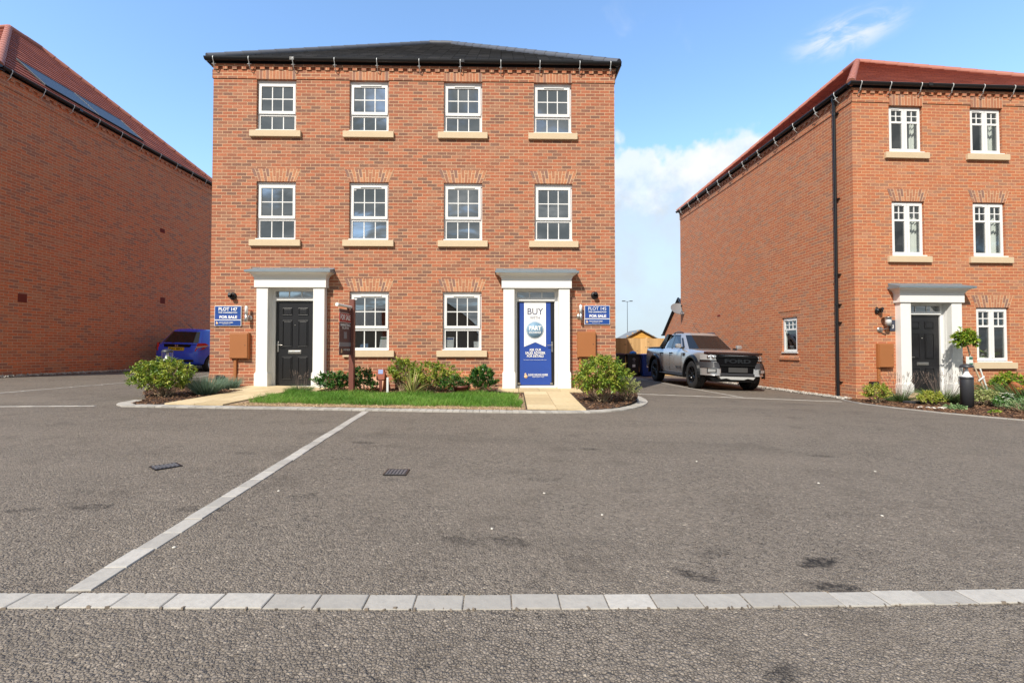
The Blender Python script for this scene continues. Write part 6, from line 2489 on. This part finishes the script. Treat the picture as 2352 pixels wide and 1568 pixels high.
G = lambda x, y: Vector((x, y, gard(x, y) + 0.006))
RBV = lambda x, y: Vector((x, y, bedz(x, y)))
shrub('choisya_shrub', 'big yellow green shrub on pale bare stems, left of the grey green plants', 'shrub', G(-6.33, 8.30), 0.48, 0.40, 0.70, 400, 10, 0.075, 0.026, M_choisya, 11, group='choisya shrubs')
shrub('choisya_shrub', 'big yellow green shrub at the rounded kerb right of the banner door', 'shrub', G(1.66, 8.50), 0.49, 0.45, 0.86, 470, 10, 0.082, 0.026, M_choisya, 12, group='choisya shrubs', stem_m=M_stem)
shrub('choisya_shrub', 'taller yellow green shrub against the brick just right of the red brown stake box', 'shrub', G(-2.38, 9.95), 0.33, 0.27, 0.76, 190, 9, 0.075, 0.025, M_choisya, 13, group='choisya shrubs')
shrub('choisya_shrub', 'broad yellow green shrub below the right ground floor window', 'shrub', G(-1.72, 9.86), 0.52, 0.34, 0.66, 290, 9, 0.075, 0.025, M_choisya, 14, group='choisya shrubs')
shrub('laurel_shrub', 'low dark green glossy shrub between the left porch and the sign post', 'shrub', G(-3.80, 9.62), 0.40, 0.26, 0.42, 150, 7, 0.085, 0.034, M_laurel, 15, group='laurel shrubs', lift=0.8, spread=0.6)
shrub('laurel_shrub', 'dark green glossy shrub around the foot of the maroon sign post', 'shrub', G(-3.16, 9.66), 0.31, 0.25, 0.53, 150, 7, 0.085, 0.034, M_laurel, 16, group='laurel shrubs', lift=0.8, spread=0.6, lean=(-0.15, 0))
shrub('laurel_shrub', 'upright dark green glossy shrub alone beside the banner door porch', 'shrub', G(-0.62, 9.52), 0.27, 0.24, 0.58, 130, 8, 0.115, 0.034, M_laurel, 17, group='laurel shrubs', lift=1.4, spread=0.45, droop=0.05)
shrub('laurel_shrub', 'small dark green shrub at the right foot of the broad yellow green one', 'shrub', G(-1.22, 9.62), 0.34, 0.2, 0.38, 90, 7, 0.085, 0.028, M_laurel, 18, group='laurel shrubs', lift=0.5, spread=0.7)
shrub('euonymus_shrub', 'pale golden shrub at the right foot of the big shrub, on the rounded kerb', 'shrub', G(2.22, 8.78), 0.26, 0.26, 0.46, 170, 8, 0.035, 0.020, M_variegated, 19, group='small leaved golden shrubs')
tuft('curry_plant', 'rounded grey green needle leaved plant, larger, beside the big left shrub', 'plant', G(-5.84, 8.72), 0.27, 0.40, 1500, 0.0055, M_curry, 21, bend=0.12, group='grey green needle plants')
tuft('curry_plant', 'smaller grey green needle plant against the brick below the meter box', 'plant', G(-6.02, 9.72), 0.20, 0.30, 900, 0.0055, M_curry, 22, bend=0.12, group='grey green needle plants')
tuft('lavender_plant', 'small lavender with faded heads standing before the black panelled door', 'plant', G(-4.36, 9.42), 0.22, 0.20, 420, 0.006, M_lav, 23, flowers=26, fh=0.45, fm=M_lavflower, group='lavender plants')
# striped flax
t = thing('flax_plant', 'spiky cream striped flax plant at the back edge of the lawn', 'plant', G(-2.03, 9.27))
lv = Leaves(31)
for k in range(34):
    a = lv.r.uniform(0, 2 * PI)
    up_ = lv.r.uniform(0.15, 1.0) ** 0.8
    d = Vector((math.cos(a) * (1.05 - up_), math.sin(a) * (1.05 - up_) * 0.8, 0.25 + up_))
    sd = d.normalized().cross(Vector((-math.sin(a), math.cos(a), 0)))
    L = lerp(0.36, 0.62, up_) * lv.r.uniform(0.8, 1.1)
    lv.blade(Vector((math.cos(a) * 0.03, math.sin(a) * 0.03, -0.01)), d, L, 0.036, lerp(1.1, 0.25, up_), 6, lv.r.random(), Vector((-math.sin(a), math.cos(a), 0)).cross(d.normalized()).cross(d.normalized()).normalized())
lv.build('blades', M_phorm, t)

# lawn: tens of thousands of single blades
lv = Leaves(41)
r = lv.r
k = 0
lx = [p[0] for p in LAWN]
ly = [p[1] for p in LAWN]
while k < 26000:
    x, y = r.uniform(min(lx) - 0.04, max(lx) + 0.03), r.uniform(min(ly) - 0.05, max(ly))
    jx, jy = x + 0.05 * math.sin(y * 9), y + 0.035 * math.sin(x * 7.3) + 0.02 * math.sin(x * 23)
    if not inside(LAWN, jx, jy):
        continue
    k += 1
    tall = 0.6 + 0.5 * (0.5 + 0.5 * math.sin(x * 5.1 + 1.3 * math.sin(y * 6)))
    a = r.uniform(0, 2 * PI)
    d = Vector((math.cos(a) * 0.55, math.sin(a) * 0.55, 1.0))
    lv.blade(Vector((x, y, gard(x, y) + 0.004)), d, r.uniform(0.07, 0.155) * tall, 0.0058, 0.45, 2, 0.98 if r.random() < 0.03 else r.uniform(0.05, 0.9) * (0.75 + 0.25 * math.sin(x * 2.3 + y * 3)))
tag(lv.build('grass', M_grass, None), kind='stuff')

# small things among the shrubs by the wall
for lab, x0, x1 in (('tan gas box lid on the wall just right of the sign post', 3.44, 4.02), ('tan gas box lid on the wall between the broad and the upright shrub', 5.60, 6.20)):
    gb_ = thing('gas_box', lab, 'gas box', in_house(HM_O, HM_A, (x0 + x1) / 2, 0, 0.02), HM_A, 'tan gas boxes')
    w = x1 - x0
    g = MB()
    g.prism([(0, 0), (-0.30, 0), (-0.30, 0.05), (-0.16, 0.30), (-0.05, 0.345), (0, 0.345)], -w / 2, w / 2, 'x')
    g.build('lid', mat('tan_plastic', (0.42, 0.18, 0.075), 0.5, var=0.05), gb_, bevel=0.012)
    g = MB()
    g.box(-w / 2 - 0.02, w / 2 + 0.02, -0.32, 0, -0.06, 0.004)
    g.build('base', M_terra, gb_)
sb = thing('stake_box', 'red brown box with a pale blue label on a short stake among the shrubs', 'box', G(-2.80, 9.70), 0.1)
g = MB()
g.prism([(-0.085, 0.26), (0.085, 0.26), (0.09, 0.40), (0.06, 0.49), (-0.06, 0.49), (-0.09, 0.40)], -0.07, 0.07, 'y', 0, Matrix.Translation((0, 0, 0.0)) @ Matrix.Rotation(-0.2, 4, 'X'))
g.build('box', M_terra, sb, bevel=0.012)
g = MB()
g.rbox(-0.05, 0.05, -0.074, -0.0705, 0.385, 0.478, 0.002, 0, Matrix.Rotation(-0.2, 4, 'X'))
g.build('label', mat('pale_blue_label', (0.28, 0.36, 0.62), 0.5), sb)
g = MB()
g.rbox(-0.03, 0.03, -0.01, 0.03, -0.05, 0.27, 0.005)
g.build('stake', M_postred, sb)
ws = thing('marker_stake', 'short white plastic marker stake beside the red brown stake box', 'stake', G(-2.60, 9.52), 0.2)
g = MB()
g.rbox(-0.022, 0.022, -0.012, 0.012, -0.05, 0.33, 0.006)
g.build('stake', M_tag, ws)
for lab, x, y, s_ in (('reddish plant pot sunk behind the lawn between two dark shrubs', -1.06, 9.62, 1.0),):
    pt_ = thing('plant_pot', lab, 'pot', G(x, y))
    g = MB()
    g.lathe([(0.0, 0.0), (0.12, 0.0), (0.15, 0.12), (0.165, 0.125), (0.165, 0.16), (0.145, 0.16), (0.14, 0.13), (0, 0.12)], 20)
    g.build('pot', M_postred, pt_)
spk = thing('spike_light', 'small black spotlight on a stalk low on the brick near the grey green plants', 'spotlight', in_house(HM_O, HM_A, 0.27, -0.07, 0.0), HM_A)
g = MB()
g.lathe([(0, 0.06), (0.05, 0.05), (0.058, 0.0), (0.058, -0.05), (0, -0.06)], 16, 0, Matrix.Translation((0, -0.03, 0.29)) @ Matrix.Rotation(1.2, 4, 'X'))
g.build('head', M_black, spk)
g = MB()
g.tube([(0, 0, 0), (0, 0, 0.15), (0.01, 0.0, 0.25)], 0.012, 8)
g.lathe([(0, 0.03), (0.04, 0.02), (0.045, 0.0)], 14, 0, Matrix.Translation((0.06, 0.07, 0.30)) @ Matrix.Rotation(PI / 2, 4, 'X'))
g.build('stalk', M_black, spk)

# leaflets propped inside the ground floor panes, stickers on the glass
for lab, x, z, w, h, tilt, hd in (('pale leaflet with a green heading propped in the left ground floor window', 3.92, 0.985, 0.19, 0.25, 0.12, M_taggreen),
                                  ('leaflet with a blue heading propped at the left of the right ground floor window', 5.46, 0.985, 0.19, 0.24, 0.05, M_blue),
                                  ('small plain card propped at the right of the right ground floor window', 6.10, 0.985, 0.14, 0.14, -0.03, None)):
    lf = thing('leaflet', lab, 'leaflet', in_house(HM_O, HM_A, x, 0.118, z), HM_A, 'leaflets in the windows')
    lf.rotation_euler = (-0.06, 0, HM_A)
    g = MB()
    g.prism([(-w / 2, 0), (w / 2, 0), (w / 2 + tilt * h, h), (-w / 2 + tilt * h, h)], -0.002, 0.002, 'y')
    g.build('paper', M_paper, lf)
    if hd:
        g = MB()
        g.box(-w * 0.42, w * 0.46, -0.0035, -0.0025, h * 0.76, h * 0.92)
        g.build('heading', hd, lf)
for lab, x, z in (('white oval sticker on the middle floor window, second from the left', 3.255, 4.66), ('white oval sticker on the left ground floor window', 3.285, 2.10)):
    st_ = thing('sticker', lab, 'sticker', in_house(HM_O, HM_A, x, 0.064, z), HM_A, 'white oval stickers')
    g = MB()
    g.lathe([(0, 0.001), (0.04, 0.001), (0.04, 0)], 20, 0, Matrix.Rotation(PI / 2, 4, 'X') @ Matrix.Diagonal((1, 0.62, 1, 1)))
    g.build('sticker', M_text, st_)

# --- planting in front of the right house
shrub('euonymus_shrub', 'bright golden shrub at the near brick corner of the right house', 'shrub', RBV(8.02, 10.02), 0.26, 0.26, 0.46, 170, 9, 0.045, 0.026, M_gold_l, 51, group='small leaved golden shrubs')
tuft('lavender_plant', 'lavender with long faded heads before the white pilaster of the number 8 door', 'plant', RBV(8.82, 10.35), 0.36, 0.32, 700, 0.008, M_lav, 52, flowers=80, fh=0.72, fm=M_lavflower, group='lavender plants', flower_lean=0.6)
shrub('euonymus_shrub', 'golden shrub between the two lavenders by the bark edge', 'shrub', RBV(8.83, 9.62), 0.24, 0.22, 0.32, 140, 9, 0.045, 0.024, M_gold_l, 53, group='small leaved golden shrubs')
tuft('lavender_plant', 'lavender with dark faded heads just left of the full height bollard', 'plant', RBV(9.42, 9.95), 0.44, 0.34, 800, 0.008, M_lav, 54, flowers=80, fh=0.70, fm=M_lavflower, group='lavender plants', flower_lean=0.5)
shrub('euonymus_shrub', 'low golden green shrub just right of the full height bollard', 'shrub', RBV(9.62, 9.30), 0.36, 0.26, 0.34, 190, 8, 0.045, 0.026, M_variegated, 55, group='small leaved golden shrubs')
shrub('hebe_shrub', 'low grey green shrub at the right edge of the bark bed', 'shrub', RBV(9.45, 8.42), 0.36, 0.30, 0.26, 190, 9, 0.035, 0.014, M_mint, 56, spread=0.7, lift=0.6)
tuft('grass_clump', 'tall soft green clump with yellow dots at the far right of the bed', 'plant', RBV(11.35, 10.0), 0.62, 0.55, 1100, 0.009, M_lav, 57, tight=0.8)
ws2 = shrub('daisy_plant', 'leafy green plant with white flowers in the right bed', 'plant', RBV(9.75, 8.95), 0.30, 0.22, 0.26, 120, 7, 0.055, 0.035, M_laurel, 58, stem=False)
lv = Leaves(59)
for k in range(26):
    a = lv.r.uniform(0, 2 * PI)
    p = Vector((lv.r.uniform(-0.3, 0.3), lv.r.uniform(-0.22, 0.1), lv.r.uniform(0.14, 0.30)))
    for j in range(6):
        lv.leaf(p, Vector((math.cos(j * 1.05), math.sin(j * 1.05), 0.35)), 0.028, 0.014, 0.0)
lv.build('petals', M_daisy, ws2)
yf = thing('yellow_flower', 'two small yellow flowers on stalks among the tall soft clump', 'flower', RBV(10.95, 9.75))
lv = Leaves(60)
for (px, pz) in ((-0.09, 0.30), (0.02, 0.36), (0.34, 0.36)):
    for j in range(9):
        lv.leaf(Vector((px, 0, pz)), Vector((math.cos(j * 0.7), math.sin(j * 0.7), 0.3)), 0.05, 0.022, 0.0)
    lv.blade(Vector((px, 0, -0.02)), Vector((0, 0, 1)), pz, 0.006, 0.02, 2)
lv.build('petals', M_yellowpetal, yf)
shrub('ground_plant', 'small green rosette of leaves at the bark edge below the bollard', 'plant', RBV(8.62, 8.88), 0.20, 0.14, 0.10, 40, 7, 0.06, 0.028, M_mint, 61, stem=False, lift=0.6, group='small rosettes')
shrub('ground_plant', 'small bright green tuft on the edging right of the bollard', 'plant', RBV(8.75, 8.25), 0.13, 0.07, 0.07, 34, 8, 0.04, 0.016, M_lime, 62, stem=False, lift=0.6, group='small rosettes')
# standard bay tree leaning on its stake
tree = thing('bay_tree', 'young tree with a bright leafy ball leaning on a pale stake', 'tree', RBV(10.85, 10.50))
g = MB()
g.tube([(0.10, 0, -0.1), (0.0, 0, 0.30), (-0.18, 0, 0.72), (-0.30, -0.02, 0.98), (-0.37, -0.03, 1.22)], 0.02, 8, r_end=0.014)
g.build('trunk', M_bamboo, tree)
g = MB()
g.tube([(0.17, -0.03, -0.1), (-0.05, -0.04, 0.55), (-0.10, -0.04, 0.70)], 0.016, 8)
g.tube([(-0.02, -0.05, 0.52), (-0.17, -0.09, 0.44), (-0.2, -0.1, 0.42)], 0.016, 6)
g.build('stake', M_tag, tree)
lv = Leaves(63)
for k in range(230):
    a = lv.r.uniform(0, 2 * PI)
    cz_ = lv.r.uniform(-0.8, 1)
    s_ = math.sqrt(1 - cz_ * cz_)
    q = lv.r.uniform(0.3, 1) ** 0.5 * (1 + 0.28 * math.sin(3 * a + 2 * cz_) + 0.15 * math.sin(7 * a))
    p = Vector((-0.41 + 0.19 * s_ * math.cos(a) * q, -0.03 + 0.19 * s_ * math.sin(a) * q, 1.38 + 0.20 * cz_ * q))
    for j in range(6):
        dd = (p - Vector((-0.41, -0.03, 1.33))).normalized() + Vector((lv.r.gauss(0, 0.6), lv.r.gauss(0, 0.6), lv.r.gauss(-0.25, 0.4)))
        lv.leaf(p, dd, 0.078 * lv.r.uniform(0.7, 1.2), 0.030, 0.3)
lv.build('crown', M_lime, tree)
lab_ = thing('plant_label', 'white and green plant label tied to the leaning tree stem', 'label', RBV(10.85, 10.50) + Vector((-0.36, -0.06, 0.88)), 0.1)
g = MB()
g.rbox(-0.085, 0.085, -0.004, 0.004, -0.12, 0.10, 0.003)
g.build('card', M_tag, lab_)
g = MB()
g.box(-0.01, 0.08, -0.006, -0.004, 0.03, 0.09)
g.box(-0.01, 0.08, -0.006, -0.004, -0.09, -0.05)
g.build('print', M_taggreen, lab_)
pot = thing('terracotta_pot', 'broken terracotta pot lying tilted in the right bed', 'pot', RBV(11.45, 10.45) + Vector((0, 0, 0.16)))
pot.rotation_euler = (0.25, 0.75, 0)
g = MB()
g.lathe([(0, -0.2), (0.13, -0.2), (0.19, 0.10), (0.215, 0.11), (0.215, 0.18), (0.185, 0.18), (0.175, 0.1), (0.12, -0.17), (0, -0.17)], 24, a0=0.4, a1=5.9)
g.build('pot', M_clay, pot)
shrub('bay_shrub', 'bright leafy shrub growing over the broken terracotta pot, under the sill', 'shrub', RBV(11.45, 10.55) + Vector((0, 0, 0.16)), 0.38, 0.22, 0.46, 130, 7, 0.08, 0.032, M_lime, 64, group=None, lift=0.5, top=1.0)
dome = thing('gas_box', 'maroon round topped box low on the wall at the far right', 'gas box', in_house(HR_O, HR_A, 4.05, -0.12, 0.10), HR_A)
g = MB()
g.lathe([(0, 0.12), (0.10, 0.12), (0.13, 0.09), (0.135, 0), (0, 0)], 20, 0, Matrix.Translation((0, 0.12, 0.27)) @ Matrix.Rotation(PI / 2, 4, 'X'))
g.box(-0.13, 0.13, 0.01, 0.11, -0.1, 0.27)
g.build('box', mat('maroon_plastic', (0.15, 0.02, 0.015), 0.5), dome)
soc = thing('outdoor_socket', 'black outdoor socket box low on the wall behind the golden corner shrub', 'socket', in_house(HR_O, HR_A, 0.40, -0.05, 0.40), HR_A)
g = MB()
g.rbox(-0.09, 0.09, -0.05, 0.045, -0.06, 0.06, 0.012)
g.build('box', M_black, soc)
g = MB()
g.rbox(-0.06, 0.06, -0.06, -0.045, -0.04, 0.04, 0.008)
g.build('flap', M_dkgrey, soc)
rk = thing('rock', 'rounded buff rock lying in the bark between the lavenders', 'rock', RBV(9.0, 10.15))
g = MB()
bm = bmesh.new()
bmesh.ops.create_icosphere(bm, subdivisions=3, radius=1.0)
for v in bm.verts:
    q = v.co
    k = 1 + 0.12 * math.sin(4 * q.x + 2 * q.y) + 0.08 * math.sin(7 * q.z + 3 * q.y)
    v.co = Vector((q.x * 0.17 * k, q.y * 0.13 * k, q.z * 0.12 * k + 0.05))
g.bm(bm, 0, None, True)
g.build('rock', M_rock, rk)
slab = thing('stone_slab', 'flat dark stone slab lying in the bark below the left lavender', 'slab', RBV(8.78, 9.92), 0.1)
g = MB()
g.rbox(-0.23, 0.23, -0.09, 0.09, 0.0, 0.07, 0.02)
g.build('slab', M_dkgrey, slab)
for k, (px, py) in enumerate(((2114, 939), (2132, 941.5), (2162, 945), (2172, 946), (2144, 938.5))):
    c = at(px, py, 9.05 - 0.03 * k)
    pb = thing('pebble', 'smooth pale pebble on the bark by the edging of the right bed', 'pebble', (c.x, c.y, bedz(c.x, c.y) + 0.012), k * 1.1, 'pale pebbles on the bark')
    g = MB()
    bm = bmesh.new()
    bmesh.ops.create_icosphere(bm, subdivisions=2, radius=1.0)
    for v in bm.verts:
        v.co = Vector((v.co.x * 0.06, v.co.y * 0.042, v.co.z * 0.028))
    g.bm(bm, 0, None, True)
    g.build('pebble', M_pebble, pb)
# plant on the sill inside the right house
hp = thing('house_plant', 'green leafy house plant on the sill inside the ground floor window of the right house', 'plant', in_house(HR_O, HR_A, 3.50, 0.30, 0.93), HR_A)
lv = Leaves(66)
for k in range(26):
    a = lv.r.uniform(0, 2 * PI)
    d = Vector((math.cos(a), math.sin(a) * 0.4, lv.r.uniform(0.1, 1.2)))
    lv.leaf(Vector((lv.r.choice((-0.2, 0.18)), 0, 0.1)), d, lv.r.uniform(0.2, 0.32), 0.07, 0.3)
lv.build('foliage', M_lime, hp)
g = MB()
g.lathe([(0, 0), (0.07, 0), (0.08, 0.1), (0, 0.1)], 16)
g.build('pot', M_tag, hp)
# grit scattered over the tarmac
rsg = random.Random(5)
for k in range(9):
    px, py = ((1250, 1133), (1383, 1183), (2026, 1185), (2010, 1083), (400, 1258), (1130, 1215), (1880, 1110), (640, 1128), (1600, 1060))[k]
    Y = 5.0
    for it in range(30):
        p = at(px, py, Y)
        Y *= 0.5 + 0.5 * (CZ - gz(p.x, Y)) / max(0.05, CZ - p.z)
    p = at(px, py, Y)
    pb = thing('stone', 'tiny pale stone lying loose on the open tarmac', 'stone', (p.x, p.y, gz(p.x, p.y) + 0.004), k * 0.9, 'tiny pale stones on the tarmac')
    g = MB()
    bm = bmesh.new()
    bmesh.ops.create_icosphere(bm, subdivisions=1, radius=1.0)
    for v in bm.verts:
        v.co = Vector((v.co.x * 0.011, v.co.y * 0.009, v.co.z * 0.006))
    g.bm(bm, 0, None, True)
    g.build('stone', M_pebble, pb)
